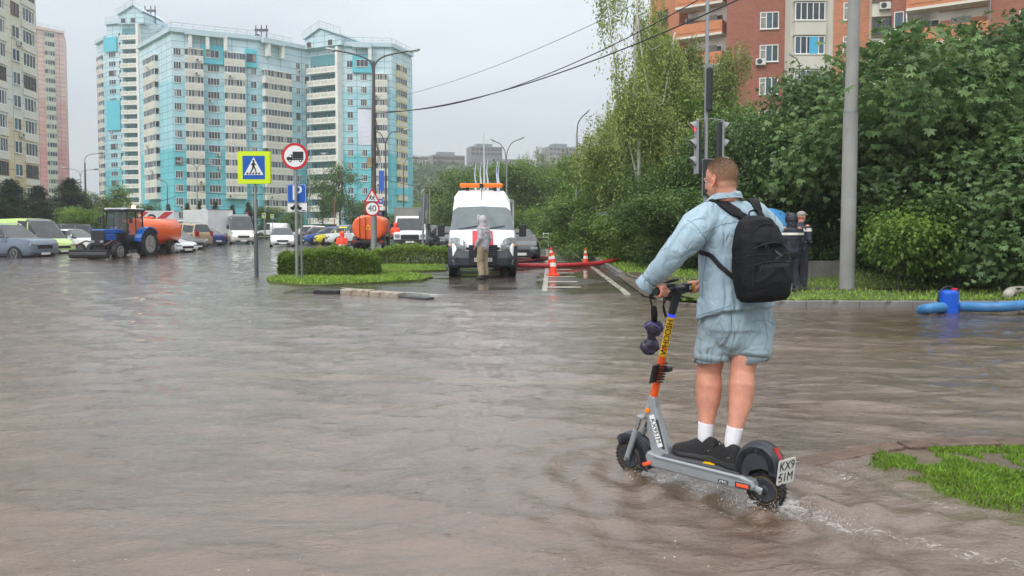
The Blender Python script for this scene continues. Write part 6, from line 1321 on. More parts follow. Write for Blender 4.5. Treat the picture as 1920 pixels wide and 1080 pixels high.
# children + 40
Yp = 30.0; s = Yp/F; b = Vector((*gp(699, Yp), 0))
e = empty('speed_sign', b, 0, 'triangular children sign above a round 40 sign on the thick pole of the double lamp', 'road sign'); zr_ = lambda v: D(960, v, Yp).z
sg = MB().mat(SR).prism([(-15.5*s, 0), (15.5*s, 0), (0, 27*s)], 'y', -.22, -.20).build('triangle_sign', e, (1*s, 0, zr_(380))); flat(sg, 'white_face', SW, [(-11*s, 2.4*s), (11*s, 2.4*s), (0, 21.5*s)], -.226)
mb = MB().mat(SK); k = s
def cap3(a, b2, r_):
    a, b2 = Vector(a), Vector(b2); d = (b2-a).normalized(); n_ = Vector((-d.y, d.x)); P = [a+n_*r_, b2+n_*r_, b2-n_*r_, a-n_*r_]; mb.prism([(q.x*k, q.y*k) for q in P], 'y', -.234, -.231)
for ox, oy, q in ((-2.6, 8.2, 1), (2.8, 7.4, .9)):
    mb.prism([(a*k, b_*k) for a, b_ in circ(1.2*q, 10, (ox+.6, oy+5*q))], 'y', -.234, -.231); cap3((ox+.3, oy+3.6*q), (ox-1, oy), 1.1*q); cap3((ox-1, oy), (ox+2, oy-2), .6); cap3((ox+2, oy-2), (ox+1.6, oy-4.4*q), .5); cap3((ox-1, oy), (ox-3.8, oy-3), .6); cap3((ox, oy+3), (ox+3, oy+1.4), .5); cap3((ox, oy+3), (ox-3, oy+2.4), .5)
mb.build('children_figures', sg)
sg = MB().mat(SR).prism(circ(14*s), 'y', -.22, -.20).build('speed_limit', e, (1*s, 0, zr_(391.5))); flat(sg, 'white_face', SW, circ(11.2*s), -.226); stext(sg, '40', 16.5*s, SK, 0, 0, -.232, .95)
# main double street lamp with banner
b = Vector((*gp(701, 30.4), 0)); Yp = b.y; s = Yp/F; zr_ = lambda v: D(960, v, Yp).z
lampm = mat('lamp_pole_dark', lin(92, 88, 86), .5, metal=.2, var=.15); LENS = mat('lamp_lens', lin(190, 196, 200), .2)
e = empty('street_lamp', b, 0, 'tall dark pole with two curved lamp arms, white banner and overhead wires', 'street lamp')
pole(e, 0, 0, -.1, zr_(395), .13, GALV, .12, 'pole_base'); MB().mat(lampm).tube([(0, 0, zr_(395)), (0.03, 0, zr_(210)), (.04, 0, zr_(115))], [.115, .085, .055], 12).build('pole', e)
def lamp_arm(e, sx, px, zr_, s, v0, pts, head=(22, 5)):
    P = [(((u-px)*s), 0, zr_(v)) for u, v in pts]; MB().mat(lampm).tube(spline(P, 5), .035, 7).build('arm', e); q = Vector(P[-1]); d = -1 if P[-1][0] < P[0][0] else 1
    h_ = MB().mat(GALV); L_ = head[0]*s; h_.lathe([(.004, 0), (.07, .06), (head[1]*s*.62, L_*.45), (head[1]*s*.6, L_*.8), (.03, L_)] , (0, 0, 0), 'x', 12)
    o = h_.build('lamp_head', e, q); o.rotation_euler = (0, math.atan2((P[-1][2]-P[-2][2])*-1, abs(P[-1][0]-P[-2][0]))*1, math.pi if d < 0 else 0); MB().mat(LENS).bx(L_*.3, L_*.85, -head[1]*s*.4, head[1]*s*.4, -head[1]*s*.62, -head[1]*s*.4).build('lens', o); return o
lamp_arm(e, -1, 701, zr_, s, 0, [(702, 140), (698, 118), (685, 108), (660, 100), (634, 95)]); lamp_arm(e, 1, 701, zr_, s, 0, [(703, 140), (706, 120), (720, 107), (745, 100), (768, 96)])
bn = MB().mat(mat('white_banner', lin(206, 210, 220), .7, var=.06, vscale=1)); Zs = np.linspace(zr_(272), zr_(203), 9); bn.loft([[(-28*s+.02*math.sin(3*z), .05*math.sin(2*z)-.004, z), (-3.5*s, .03*math.sin(2*z+1)-.004, z), (-3.5*s, .03*math.sin(2*z+1)+.004, z), (-28*s+.02*math.sin(3*z), .05*math.sin(2*z)+.004, z)] for z in Zs]); bn.build('banner', e)
for v in (203, 272): MB().mat(lampm).tube([(0, 0, zr_(v)), (-28*s, 0, zr_(v))], .015, 5).build('banner_rod', e)
MB().mat(mat('old_box', lin(146, 132, 104), .7, var=.2, vscale=4)).box((-6*s, -.1, zr_(305)), (.2, .2, .42)).build('control_box', e)
mb = MB().mat(SK)
for k in range(3): mb.tube(spline([(.02+.02*k, -.1, zr_(215)), (.12+.05*k, -.12, zr_(225+8*k)), (.06+.04*k, -.12, zr_(255)), (.22+.05*k, -.12, zr_(290+k*6)), (.1, -.12, zr_(312))], 4), .012, 4)
mb.build('loose_cable', e)
# further street lamps: (pole u, base Y, arms)
def small_lamp(u, Y, vt, arms, label, m=None, vtop=None, r=.09, grp='street lamps', head=(12, 3)):
    x, y = gp(u, Y); s = Y/F; zr = lambda v: D(960, v, Y).z; e = empty('street_lamp', (x, y, 0), 0, label, 'street lamp', grp)
    MB().mat(m or lampm).tube([(0, 0, -.2), (0, 0, zr((vt+424)/2)), (0, 0, zr(vt))], [r, r*.8, r*.5], 8).build('pole', e)
    for pts in arms: lamp_arm(e, 1, u, zr, s, 0, pts, head)
    return e
small_lamp(724, 52, 265, [[(724, 270), (716, 252), (710, 248)], [(724, 270), (733, 250), (748, 246), (757, 244)]], 'lamp post with a blue banner just right of the big dark lamp pole')
b = Vector((*gp(722, 51.8), 0)); bn2 = MB().mat(mat('blue_banner', lin(54, 96, 190), .6, var=.08)); s = b.y/F; bn2.bx(-11*s, -1*s, -.01, .01, D(960, 358, b.y).z, D(960, 320, b.y).z); o = bn2.build('street_banner', None, b); tag(o, 'narrow blue banner hanging on the lamp post right of the big dark pole', 'banner')
small_lamp(757, 84, 310, [[(757, 312), (762, 300), (776, 296), (783, 295)]], 'lamp post in front of the right corner of the turquoise block')
small_lamp(950, 60, 305, [[(949, 300), (946, 282), (938, 270), (930, 266)], [(949, 300), (952, 282), (960, 268), (972, 262)]], 'twin armed lamp on a thin grey pole above the white van', GALV)
small_lamp(1081, 44, 250, [[(1081, 252), (1083, 232), (1090, 220), (1096, 214)]], 'single lamp post rising from the trees above the cones', GALV, r=.11)
small_lamp(1494, 48, 140, [[(1494, 142), (1494, 122), (1488, 110), (1484, 107)]], 'grey lamp post in front of the white bay of the brick block', GALV, r=.12)
small_lamp(162, 92, 305, [[(162, 310), (163, 296), (172, 290), (188, 288)]], 'lamp post in the sky gap left of the tall turquoise tower', GALVD, r=.16)
small_lamp(153, 110, 330, [[(153, 332), (150, 322), (142, 318), (129, 316)], [(153, 332), (156, 322), (166, 319), (176, 318)]], 'twin armed lamp post low in the gap beside the pink tower', GALV)
small_lamp(371, 96, 320, [[(371, 322), (369, 312), (358, 306), (344, 304)], [(371, 322), (373, 312), (381, 309), (390, 308)]], 'twin armed lamp post in front of the turquoise block behind the box truck', GALV)
small_lamp(315, 98, 350, [[(315, 352), (314, 344), (308, 340)]], 'short lamp post left of the box truck', lampm)
small_lamp(581, 92, 300, [[(581, 302), (584, 294), (592, 290), (602, 289)]], 'thin lamp post left of the open crowned tree', GALV)
small_lamp(806, 62, 352, [[(806, 354), (805, 352), (800, 351), (797, 354)]], 'short lamp post between the grey sign backs and the white van', GALV, r=.06)
# plain poles
for u, Y, vt, lab in ((627, 84, 372, 'thin rusty post left of the orange tank'), (497, 98, 330, 'thin post in front of the white loggias above the small white van')):
    x, y = gp(u, Y); e = empty('post', (x, y, 0), 0, lab, 'post'); pole(e, 0, 0, 0, D(960, vt, Y).z, .05, mat('rusty_post', lin(150, 110, 84), .7) if u == 627 else GALV); MB().mat(GALV).ball((0, 0, D(960, vt, Y).z), .07).build('post_cap', e)
# far tiny signs
def tiny(u, v, Y, w_, m1, m2, lab, vb=424):
    x, y = gp(u, Y); s = Y/F; z = D(960, v, Y).z; e = empty('crossing_sign', (x, y, 0), 0, lab, 'road sign'); pole(e, 0, .05, 0, z, .04); o = MB().mat(m1).bx(-w_*s/2, w_*s/2, -.02, .02, z-w_*s*.62, z+w_*s*.62).build('sign_panel', e); MB().mat(m2).bx(-w_*s*.32, w_*s*.32, -.03, -.021, z-w_*s*.42, z+w_*s*.42).build('dark_face', o); o = MB().mat(SW).prism([(-w_*s*.25, z-w_*s*.3), (w_*s*.25, z-w_*s*.3), (0, z+w_*s*.3)], 'y', -.034, -.031).build('white_triangle', e)
tiny(495, 404.5, 96, 7.5, SY, SB, 'tiny yellow crossing sign above the small white van, left one of the pair'); tiny(510.5, 405.5, 98, 6.5, SY, SB, 'tiny yellow crossing sign above the white hatchback, right one of the pair')
tiny(382, 396, 84, 7, SW, SB, 'small white and blue sign on a post behind the box truck')
tiny(463, 402, 88, 6, SR, SB, 'small red and blue sign above the cream van'); 
b = Vector((*gp(711, 62), 0)); s = b.y/F; e = empty('store_sign', b, 0, 'column of small blue and white boards half hidden by the speed sign', 'sign'); pole(e, 0, .06, 0, D(960, 375, b.y).z, .05)
for i, v in enumerate((377, 387, 396, 404)):
    z = D(960, v, b.y).z; MB().mat(SB if i in (0, 3) else SW).bx(-7*s, 7*s, -.03, .03, z-4*s, z+4*s).build('board', e); MB().mat(SR if i % 2 else SW).bx(-5*s, 5*s, -.036, -.031, z-1*s, z+.6*s).build('board_stripe', e)
# grey sign backs on a leaning post by the van
b = base(794, 470, .05); b = Vector((*gp(794, 34), 0)); s = 34/F; z = lambda v: D(960, v, 34).z
e = empty('sign_post', b, 0, 'slightly leaning post with two grey sign backs left of the white van', 'road sign'); MB().mat(GALV).tube([(-3*s, 0, 0), (2*s, 0, z(362))], .045, 8).build('pole', e)
for v0, v1, dx in ((364, 395, 2.5), (396, 420, -3)): MB().mat(SBACK).bx((dx-6)*s, (dx+6)*s, .05, .07, z(v1), z(v0)).build('sign_back', e)
# ---- concrete pole on the right ----
b = base(1588, 542, .12); s = b.y/F
e = empty('concrete_pole', b, 0, 'thick grey concrete pole in the grass, leaving the top of the photo', 'pole'); z = lambda v: D(960, v, b.y).z-b.z
MB().mat(CONC).tube([(0, 0, -.3), (.01, 0, z(212))], [13.6*s, 13.0*s], 20).build('pole_base', e); MB().mat(CONC).tube([(.01, 0, z(212)), (.05, 0, z(-60))], [11.6*s, 10.2*s], 20).build('pole', e); MB().mat(GALV).lathe([(12.9*s, 0), (13.4*s, 0), (13.4*s, .05), (11.7*s, .06)], (.01, 0, z(212)), 'z', 20).build('collar', e)
# ---- traffic light mast ----
Yp = 17.2; x, y = gp(1322, Yp); s = Yp/F; e = empty('traffic_light', (x, y, .12), 0, 'grey traffic light mast with four heads, rising directly behind the rider', 'traffic light'); z = lambda v: D(960, v, Yp).z-.12
MB().mat(GALV).tube([(0, 0, -.2), (0, 0, z(215)), (0, 0, z(-30))], [.058, .05, .04], 12).build('pole', e)
HS = mat('signal_housing_black', lin(38, 42, 44), .5); HW = mat('signal_grey_edge', lin(138, 140, 142), .55, var=.1); GRN = mat('lit_green_lamp', (.05, .9, .45), .2, emit=(.08, 1, .55), estr=1.6); RDL = mat('lit_red_lamp', (.9, .05, .05), .2, emit=(1, .10, .08), estr=.8); LEN = mat('dark_lens', (.03, .03, .03), .15)
o = MB().mat(HW).box((0, -.10, (z(85)+z(170))/2+z(0)*0), (13*s, .02, (z(122)-z(212)))).build('upper_back_plate', e, (.02, -.02, (z(122)+z(212))/2-(z(85)+z(170))/2)); 
o = MB().mat(HS).lathe([(5.2*s, 0), (6.0*s, .03), (6.0*s, z(130)-z(208)), (4*s, z(127)-z(208))], (2*s, -.16, z(210)), 'z', 12).build('upper_signal', e, bevel=0)
# two sideways heads, visors pointing outward
for sx, u0, u1, lit in ((-1, 1304, 1288, True), (1, 1351, 1362, False)):
    xx = (u0-1322)*s; MB().mat(GALV).tube([(0, 0, z(222)), (xx, 0, z(225))], .012, 5).build('bracket', e)
    hd = MB().mat(HW).bx(-.02, .02, -.15, .15, z(326)-.0, z(226)).build('signal_head', e, (xx, 0, 0)); 
    if not lit: hd.scale = (1, 1, 1)
    MB().mat(HS).bx(.021*(-sx)-.035, .021*(-sx)+.035, -.12, .12, z(322), z(230)).build('housing', hd, (-sx*.036, 0, 0))
    for i, v in enumerate((238, 270, 303)):
        zz = z(v); mb = MB().mat(HW); L_ = .17
        top = [(0, .14*math.cos(a), .14*math.sin(a)+zz-.0) for a in np.linspace(-.5, math.pi+.5, 13)]; f2 = [(sx*L_*max(.12, .5+.5*math.sin(a)), .145*math.cos(a), .145*math.sin(a)*.8+zz-.02) for a in np.linspace(-.5, math.pi+.5, 13)]
        t2 = [(p[0], p[1]*.93, (p[2]-zz)*.93+zz) for p in top]; g2_ = [(p[0], p[1]*.93, (p[2]-zz)*.93+zz-.004) for p in f2]
        mb.loft([top, f2, g2_, t2, top], cap=False, closed=False); mb.build('visor', hd)
        MB().mat(RDL if (lit and i == 0) else LEN).lathe([(.11, .022*sx), (.10, .035*sx), (.05, .042*sx), (.005, .044*sx)], (0, 0, zz), 'x', 16).build('lamp', hd)
# head facing the camera behind the rider
fr = MB().mat(HW); x0, x1 = (1314-1322)*s, (1347-1322)*s; z0, z1 = z(368), z(298)
fr.bx(x0, x1, -.07, -.055, z0, z1); h_ = fr.build('front_signal', e); MB().mat(HS).bx(x0+.02, x1-.02, -.13, -.071, z0+.02, z1-.02).build('housing', h_)
for i, (v, m_) in enumerate(((313, GRN), (345, LEN))):
    c = ((x0+x1)/2, -.131, z(v)); MB().mat(m_ if i else LEN).lathe([(.11, 0), (.10, -.02), (.005, -.03)], c, 'y', 16).build('lamp', h_)
mb = MB().mat(GRN)
for k_ in range(3): mb.bx(c[0]-.045+.045*k_-.017, c[0]-.045+.045*k_+.017, -.172, -.165, z(313)-.045, z(313)+.055)
mb.build('lit_figure', h_)
# ---- overhead wires ----
WIRE = mat('black_cable', lin(44, 46, 50), .6)
def wire(name, p0, p1, sag, r, label):
    P = [p0.lerp(p1, t)+Vector((0, 0, -sag*4*t*(1-t))) for t in np.linspace(0, 1, 28)]; o = MB().mat(WIRE).tube(P, r, 5).build(name); tag(o, label, 'cable')
A = D(703, 212, 30.2)
wire('overhead_cable', A, D(1400, -8, 15.5), .55, .018, 'lower and thickest overhead cable running to the top right')
wire('overhead_cable', D(703, 208, 30.2), D(1330, -12, 16.5), .75, .014, 'middle overhead cable running to the top right')
wire('overhead_cable', D(703, 190, 30.2), D(1190, 8, 17), .3, .007, 'thin upper overhead cable left of the airy birch')
wire('overhead_cable', D(150, 372, 90), D(330, 368, 90), 1, .03, 'low thin cable across the gap left of the turquoise tower')
wire('overhead_cable', D(330, 352, 90), D(703, 330, 60), 1.2, .025, 'thin cable across the front of the turquoise block at tree height')
wire('overhead_cable', D(703, 330, 60), D(1081, 330, 44), 1.0, .02, 'thin cable from the blue banner post towards the lamp above the cones')
# ---- cones, hoses, railing ----
CO = mat('cone_orange', lin(236, 72, 40), .45); CW = mat('cone_white_band', lin(224, 222, 216), .4)
cone = empty('traffic_cone', G(1037, 516, .01), 0, 'front orange cone of the pair standing on the white lane line', 'traffic cone', 'orange and white cones beside the hoses')
MB().mat(CO).prism(rrect(.40, .40, .05), 'z', 0, .035).build('cone_base', cone); prof = lambda z: .145-.125*(z/.75)
MB().mat(CO).lathe([(prof(.02)+.02, .03), (prof(.05), .06), (prof(.72), .75), (.012, .755)], (0, 0, 0), 'z', 18).build('cone_body', cone)
for a, b_ in ((.26, .38), (.50, .60)): MB().mat(CW).lathe([(prof(a)+.004, a+.02), (prof(b_)+.004, b_+.02), (prof(b_)-.01, b_+.02), (prof(a)-.01, a+.02)], (0, 0, 0), 'z', 18).build('white_band', cone)
copy_tree(cone, None, G(1033, 500, .01), .4, 1.0, 'rear orange cone of the pair, just behind the front one'); copy_tree(cone, None, G(1098, 497, .01), .2, .92, 'single orange cone on the edge line by the grass, next to the hose')
HR = mat('red_hose', lin(176, 44, 50), .4, var=.15, vscale=3); HO = mat('orange_hose', lin(196, 86, 50), .5, var=.15, vscale=3); HB = mat('blue_hose', lin(66, 126, 178), .4, var=.2, vscale=6, bump=.4, bscale=20); HWm = mat('white_hose', lin(176, 170, 158), .6, var=.15)
def hose(pts, r, m, label, name='fire_hose', ribs=False, z=None):
    P = spline([G(u, v, (.02 if len(q) == 0 else q[0])+r) for u, v, *q in pts], 10); rr = [r*(1+(.10 if ribs and i % 2 else 0)) for i in range(len(P))]; mb = MB().mat(m); mb.smooth = True
    if ribs: P = spline(P, 8); rr = [r*(1+.09*(i % 2)) for i in range(len(P))]
    mb.tube(P, rr, 12); o = mb.build(name); tag(o, label, 'hose'); return o
hose([(925, 497), (1000, 498), (1060, 497.5), (1110, 495), (1150, 489, .12), (1190, 485, .13)], .085, HR, 'thickest red hose lying straight across the bus lane under the cones')
hose([(940, 494), (985, 490), (1010, 487), (1033, 484)], .055, mat('dark_red_hose', lin(108, 40, 48), .4), 'dark red hose lying diagonally between the two others')
hose([(930, 480), (975, 480), (1010, 481), (1036, 482)], .045, mat('brick_red_hose', lin(168, 70, 62), .4), 'thin brick red hose, farthest from the camera')
hose([(1160, 488, .13), (1180, 486, .13), (1215, 482, .14), (1235, 484, .14)], .06, HO, 'orange hose ending in the grass under the dark shrub')
hose([(1505, 478, .3), (1540, 482, .25), (1560, 485, .2)], .05, HO, 'short orange hose piece behind the standing workers')
hose([(1890, 552, .12), (1896, 546, .12), (1912, 544, .12), (1935, 546, .12)], .09, HWm, 'pale ribbed hose bent into the grass at the right edge')
hose([(1728, 582, -.06), (1745, 578), (1790, 575, .0), (1850, 576, .03), (1900, 574, .06), (1960, 566, .08)], .085, HB, 'blue ribbed hose running from the pump to the right edge', 'pump_hose', True)
# pump
pb = G(1777, 585, 0); s = pb.y/F; e = empty('water_pump', (pb.x, pb.y, 0), .3, 'bright blue drum shaped pump standing in the water at the kerb', 'pump')
PB = mat('pump_blue', lin(14, 84, 190), .4, bump=.3, bscale=12); mb = MB().mat(PB); R_ = 17.5*s; H_ = 41*s
mb.lathe([(R_, -.1), (R_*1.02, .05), (R_, .06), (R_, H_*.86), (R_*.95, H_*.95), (R_*.75, H_), (.01, H_+.01)], (0, 0, 0), 'z', 28); mb.build('drum', e, bevel=.008)
MB().mat(TBK).tube(spline([(-R_*1.02, 0, .10), (-R_*1.35, 0, .22), (-R_*1.15, 0, H_*.95), (-R_*.3, 0, H_*1.16), (R_*.7, 0, H_*1.10), (R_*.98, 0, H_*.8)], 6), .013, 6).build('rope', e)
MB().mat(SR).box((R_*.72, -.02, H_*1.03), (.10, .07, .05)).build('red_handle', e, bevel=.015); MB().mat(PB).cyl((R_*.8, 0, .10), (R_*1.35, .02, .11), .075, n=14).build('outlet', e)
# white railing far along the verge
b = G(1021, 462, .12); e = empty('railing', b, 0, 'short white railing in the grass at the far shrubs', 'railing'); mb = MB().mat(SW); s = b.y/F
for dx in (-2*s, 7*s): mb.tube([(dx, 0, 0), (dx, 0, 26*s)], .035, 5)
for z_ in (10, 17, 24): mb.tube([(-2*s, 0, z_*s), (7*s, 0, z_*s)], .025, 5)
mb.build('rails', e)
# umbrellas
def umbrella(c, R_, m, label, tilt=(0, 0), handle=.9, n=8):
    e = empty('umbrella', c, 0, label, 'umbrella'); e.rotation_euler = (tilt[0], tilt[1], 0); mb = MB().mat(m); rings = []
    for k in range(7):
        t = k/6; rr = R_*math.sin(t*1.25)/math.sin(1.25); z_ = -R_*.42*(1-math.cos(t*1.25))/(1-math.cos(1.25)); rg = []
        for j in range(n*4): a = 6.283*j/(n*4); w_ = 1-.07*t*abs(math.sin(a*n/2))**.7; rg.append((rr*w_*math.cos(a), rr*w_*math.sin(a), z_+.03*t*abs(math.sin(a*n/2))))
        rings.append(rg)
    rings[0] = [(x*.0+.002*math.cos(i), .002*math.sin(i), 0) for i, (x, y, z) in enumerate(rings[0])]
    mb.smooth = True; mb.loft(rings+[[(x*.985, y*.985, z-.006) for x, y, z in rg] for rg in reversed(rings)], cap=False); mb.build('canopy', e)
    for j in range(n):
        a = 6.283*j/n; MB().mat(SK).tube([(0, 0, -.02), (R_*.5*math.cos(a), R_*.5*math.sin(a), -R_*.13), (R_*.98*math.cos(a), R_*.98*math.sin(a), -R_*.43)], .004, 4).build('rib', e)
    MB().mat(SK).tube([(0, 0, .06), (0, 0, -handle)], .007, 6).build('shaft', e); return e
umbrella(D(1137, 397, 33.5), .52, mat('black_umbrella_cloth', lin(62, 66, 82), .5), 'black umbrella mostly hidden behind the roadside shrubs')
umbrella(D(1462, 402, 19.0), .52, mat('blue_umbrella_cloth', lin(70, 140, 196), .45, var=.15, vscale=4), 'light blue umbrella peeking out behind the backpack', (rad(35), rad(15)))
# ================= KICK SCOOTER =================  local x = heading
HD = math.atan2(.672, -.741); SC = Vector((1.090, 4.300, 0)); RZ = Matrix.Rotation(HD, 4, 'Z')
SGR = mat('scooter_grey', lin(150, 156, 160), .38, metal=.3, var=.10, vscale=9, dirt=(lin(112, 108, 102), 14, .6)); SDK = mat('scooter_dark_plastic', lin(50, 53, 60), .42, var=.2, vscale=10, bump=.15, bscale=60, dirt=(lin(96, 88, 80), 12, .66)); SYL = mat('scooter_yellow', lin(240, 188, 20), .35, var=.08, vscale=10); SOR = mat('scooter_orange', lin(226, 88, 34), .35, var=.08, vscale=10)
RRED = mat('red_reflector', lin(170, 24, 22), .15, spec=.9); ROR = mat('orange_reflector', lin(240, 92, 50), .2, spec=.8); BLR = mat('blue_ring', (.02, .05, .7), .3, emit=(.03, .08, 1), estr=.5)
sc = empty('kick_scooter', SC, HD, 'rental scooter with yellow steering column and grey deck under the rider', 'scooter')
dk = MB().mat(SGR); rings = []
for y, ins, top in ((-.088, .012, .160), (-.080, 0, .168), (.080, 0, .168), (.088, .012, .160)):
    rings.append([(-.385+ins, y, .098+ins), (-.40+ins, y, .12), (-.385+ins, y, .150), (-.32, y, top-.003), (.20, y, top), (.285-ins, y, top+.012), (.30-ins, y, .15), (.285-ins, y, .098), (.20, y, .090+ins*.6), (-.30, y, .086+ins*.6)])
dk.loft(rings); dk.build('deck', sc, bevel=.006, bseg=3)
MB().mat(mat('deck_rubber', lin(84, 86, 90), .7, bump=.6, bscale=90)).bx(-.30, .19, -.074, .074, .170, .1735).build('deck_mat', sc)
MB().mat(SYL).bx(-.13, -.06, -.04, .04, .1738, .1748).build('deck_sticker', sc)
MB().mat(mat('deck_stripe_grey', lin(112, 116, 120), .4)).add([(-.34, .0892, .140), (.24, .0892, .146), (.24, .0892, .158), (-.30, .0892, .156)], [(0, 1, 2, 3)]).build('deck_stripe', sc)
for s_ in (1, -1):
    MB().mat(SDK).bx(-.375, -.285, s_*.089-.002, s_*.089+.004, .099, .131).build('reflector_frame', sc, bevel=.004); MB().mat(ROR).bx(-.366, -.294, s_*.089-.002, s_*.089+.0065, .105, .125).build('side_reflector', sc, bevel=.004)
    o = MB().mat(ROR).box((0, 0, 0), (.075, .008, .022)).build('side_reflector', sc, (.285, s_*.088, .105), bevel=.004); o.rotation_euler = (0, rad(25), s_*rad(-15))
o = MB().mat(SDK).prism(rrect(.062, .022, .010), 'y', .0885, .092).build('deck_badge', sc, (-.215, 0, .112)); 
def ltext(par, txt, size, m, c, xd, up, sx=1.0, name='lettering', depth=.0015):
    xd = Vector(xd).normalized(); up = Vector(up); up = (up-xd*up.dot(xd)).normalized(); n_ = xd.cross(up); M = Matrix((xd, up, n_)).transposed().to_4x4(); M.translation = Vector(c)
    o = link(name, text_mb(txt, size, m, depth), par); o.matrix_local = M @ Matrix.Diagonal((sx, 1, 1, 1)); return o
ltext(sc, '(YRC)', .018, SW, (-.215, .0935, .112), (-1, 0, 0), (0, 0, 1))
# wheels
WT = mat('scooter_tyre', (.02, .02, .022), .55, bump=.8, bscale=70); GOLD = mat('gold_wire', lin(150, 120, 60), .4, metal=.5)
def swheel(x, z, r):
    mb = MB().mat(WT); mb.smooth = True; rg = []
    for j in range(14): a = 6.283*j/14; rg.append((r-.026+.026*math.cos(a), .026*math.sin(a)))
    mb.lathe([(r-.05, -.018), (r-.03, -.026), (r-.012, -.025), (r-.003, -.016), (r, 0), (r-.003, .016), (r-.012, .025), (r-.03, .026), (r-.05, .018)], (0, 0, 0), 'y', 40); w_ = mb.build('wheel', sc, (x, 0, z))
    mb = MB().mat(SDK); mb.lathe([(r*.62, -.03), (r*.62, .03), (r*.55, .034), (r*.25, .030), (.012, .036)], (0, 0, 0), 'y', 24); mb.build('hub', w_)
    MB().mat(GOLD).loft([[(q*math.cos(a), .0345, q*math.sin(a)) for a in np.linspace(0, 6.283, 33)[:-1]] for q in (r*.66, r*.685)], cap=False).build('rim_line', w_)
    tb = MB().mat(WT)
    for i in range(30): a = 6.283*i/30; tb.box((math.cos(a)*r, 0, math.sin(a)*r), (.0035, .040, .007), Matrix.Rotation(-a, 3, 'Y'))
    tb.build('tread', w_); return w_
swheel(-.425, .098, .112); swheel(.445, .100, .112)
# rear fender
def shell(par, name, prof, wd, m, sub=1):
    mb = MB().mat(m); mb.smooth = True; rg = []
    for x, z in prof: 
        pass
    P = spline([(x, 0, z) for x, z in prof], 4)
    cx = sum(p[0] for p in prof)/len(prof)
    rings = []
    for i, p in enumerate(P):
        t = (P[min(i+1, len(P)-1)]-P[max(i-1, 0)]); t = Vector(t).normalized(); n_ = Vector((-t.z, 0, t.x))
        if n_.z < 0 and False: n_ = -n_
        rings.append([tuple(Vector(p)+n_*d_+Vector((0, y, 0))) for y, d_ in ((-wd, -.055), (-wd*1.0, -.02), (-wd*.78, -.003), (0, .002), (wd*.78, -.003), (wd, -.02), (wd, -.055), (wd*.94, -.055), (wd*.92, -.02), (wd*.7, -.008), (0, -.004), (-wd*.7, -.008), (-wd*.92, -.02), (-wd*.94, -.055))])
    mb.loft(rings); return mb.build(name, par)
prof = [(-.255, .160), (-.262, .24), (-.295, .31), (-.36, .352), (-.43, .350), (-.485, .315), (-.512, .26), (-.522, .19)][::-1]
shell(sc, 'rear_fender', prof, .060, SDK)
sp_ = MB().mat(SDK); fillp = [(-.27, .16), (-.272, .24), (-.30, .30), (-.36, .340), (-.43, .338), (-.478, .305), (-.50, .26), (-.512, .20), (-.47, .215), (-.42, .222), (-.36, .20), (-.33, .15)]
for s_ in (1, -1): sp_ = MB().mat(SDK).prism(fillp, 'y', s_*.052, s_*.060); sp_.build('fender_side', sc, bevel=.006, bseg=3)
for s_ in (1, -1): MB().mat(SGR).tube([(-.33, s_*.065, .125), (-.38, s_*.066, .115), (-.43, s_*.066, .10)], [(.018, .008), (.016, .008), (.020, .010)], 8, ref=(0, 1, 0)).build('rear_arm', sc); MB().mat(CHR).cyl((-.425, s_*.05, .098), (-.425, s_*.080, .098), .011, n=8).build('axle_nut', sc)
MB().mat(RRED).tube([(-.497, 0, .275), (-.478, 0, .338)], [(.022, .017), (.016, .012)], 10, ref=(1, 0, 0)).build('tail_light', sc)
# number plate at the back
pn = Vector((-.92, .34, -.18)).normalized(); pu = Vector((-.10, .10, 1)).normalized(); pu = (pu-pn*pu.dot(pn)).normalized(); pxd = pu.cross(pn); M = Matrix((pxd, pu, pn)).transposed().to_4x4(); M.translation = Vector((-.535, .0, .222))
pl_ = MB().mat(mat('scooter_plate_white', lin(214, 214, 208), .4, var=.05, vscale=20)).prism(rrect(.128, .148, .012), 'z', 0, .003).build('number_plate', sc); pl_.matrix_local = M
for t, y in (('KX9', .034), ('51M', -.034)): o = link('plate_text', text_mb(t, .074, PTXT, .0008), pl_); o.matrix_local = Matrix.Translation((0, y, .004)) @ Matrix.Diagonal((.82, 1, 1, 1))
# neck
nk = MB().mat(SGR); nk.loft([[(.165, -.036, .165), (.165, .036, .165), (.288, .036, .165), (.288, -.036, .165)], [(.215, -.030, .30), (.215, .030, .30), (.320, .030, .28), (.320, -.030, .28)], [(.262, -.027, .44), (.262, .027, .44), (.335, .027, .42), (.335, -.027, .42)], [(.272, -.024, .505), (.272, .024, .505), (.315, .024, .512), (.315, -.024, .512)]]); nk.build('frame_neck', sc, bevel=.010, bseg=3)
nd = Vector((.105, 0, .275)).normalized(); c0 = Vector((.255, .0365, .30))
MB().mat(SDK).add([(.188, .0375, .20), (.208, .0375, .20), (.262, .0305, .37), (.244, .0305, .37)], [(0, 1, 2, 3)]).build('neck_stripe', sc)
stp = MB().mat(SW); side = Vector((nd.z, 0, -nd.x)); L_, w2 = .098, .0175; q = [c0+nd*a*L_+side*b_*w2+Vector((0, .0005-.00*a, 0)) for a, b_ in ((-1, -1), (1, -1), (1, 1), (-1, 1))]
q = [Vector((p.x, float(np.interp(p.z, [.165, .30, .44], [.036, .030, .027]))+.0035, p.z)) for p in q]; stp.add([tuple(p) for p in q]+[tuple(p-Vector((0, .004, 0))) for p in q], [(0, 1, 2, 3), (4, 7, 6, 5), (0, 4, 5, 1), (1, 5, 6, 2), (2, 6, 7, 3), (3, 7, 4, 0)]); stp.build('neck_plate', sc)
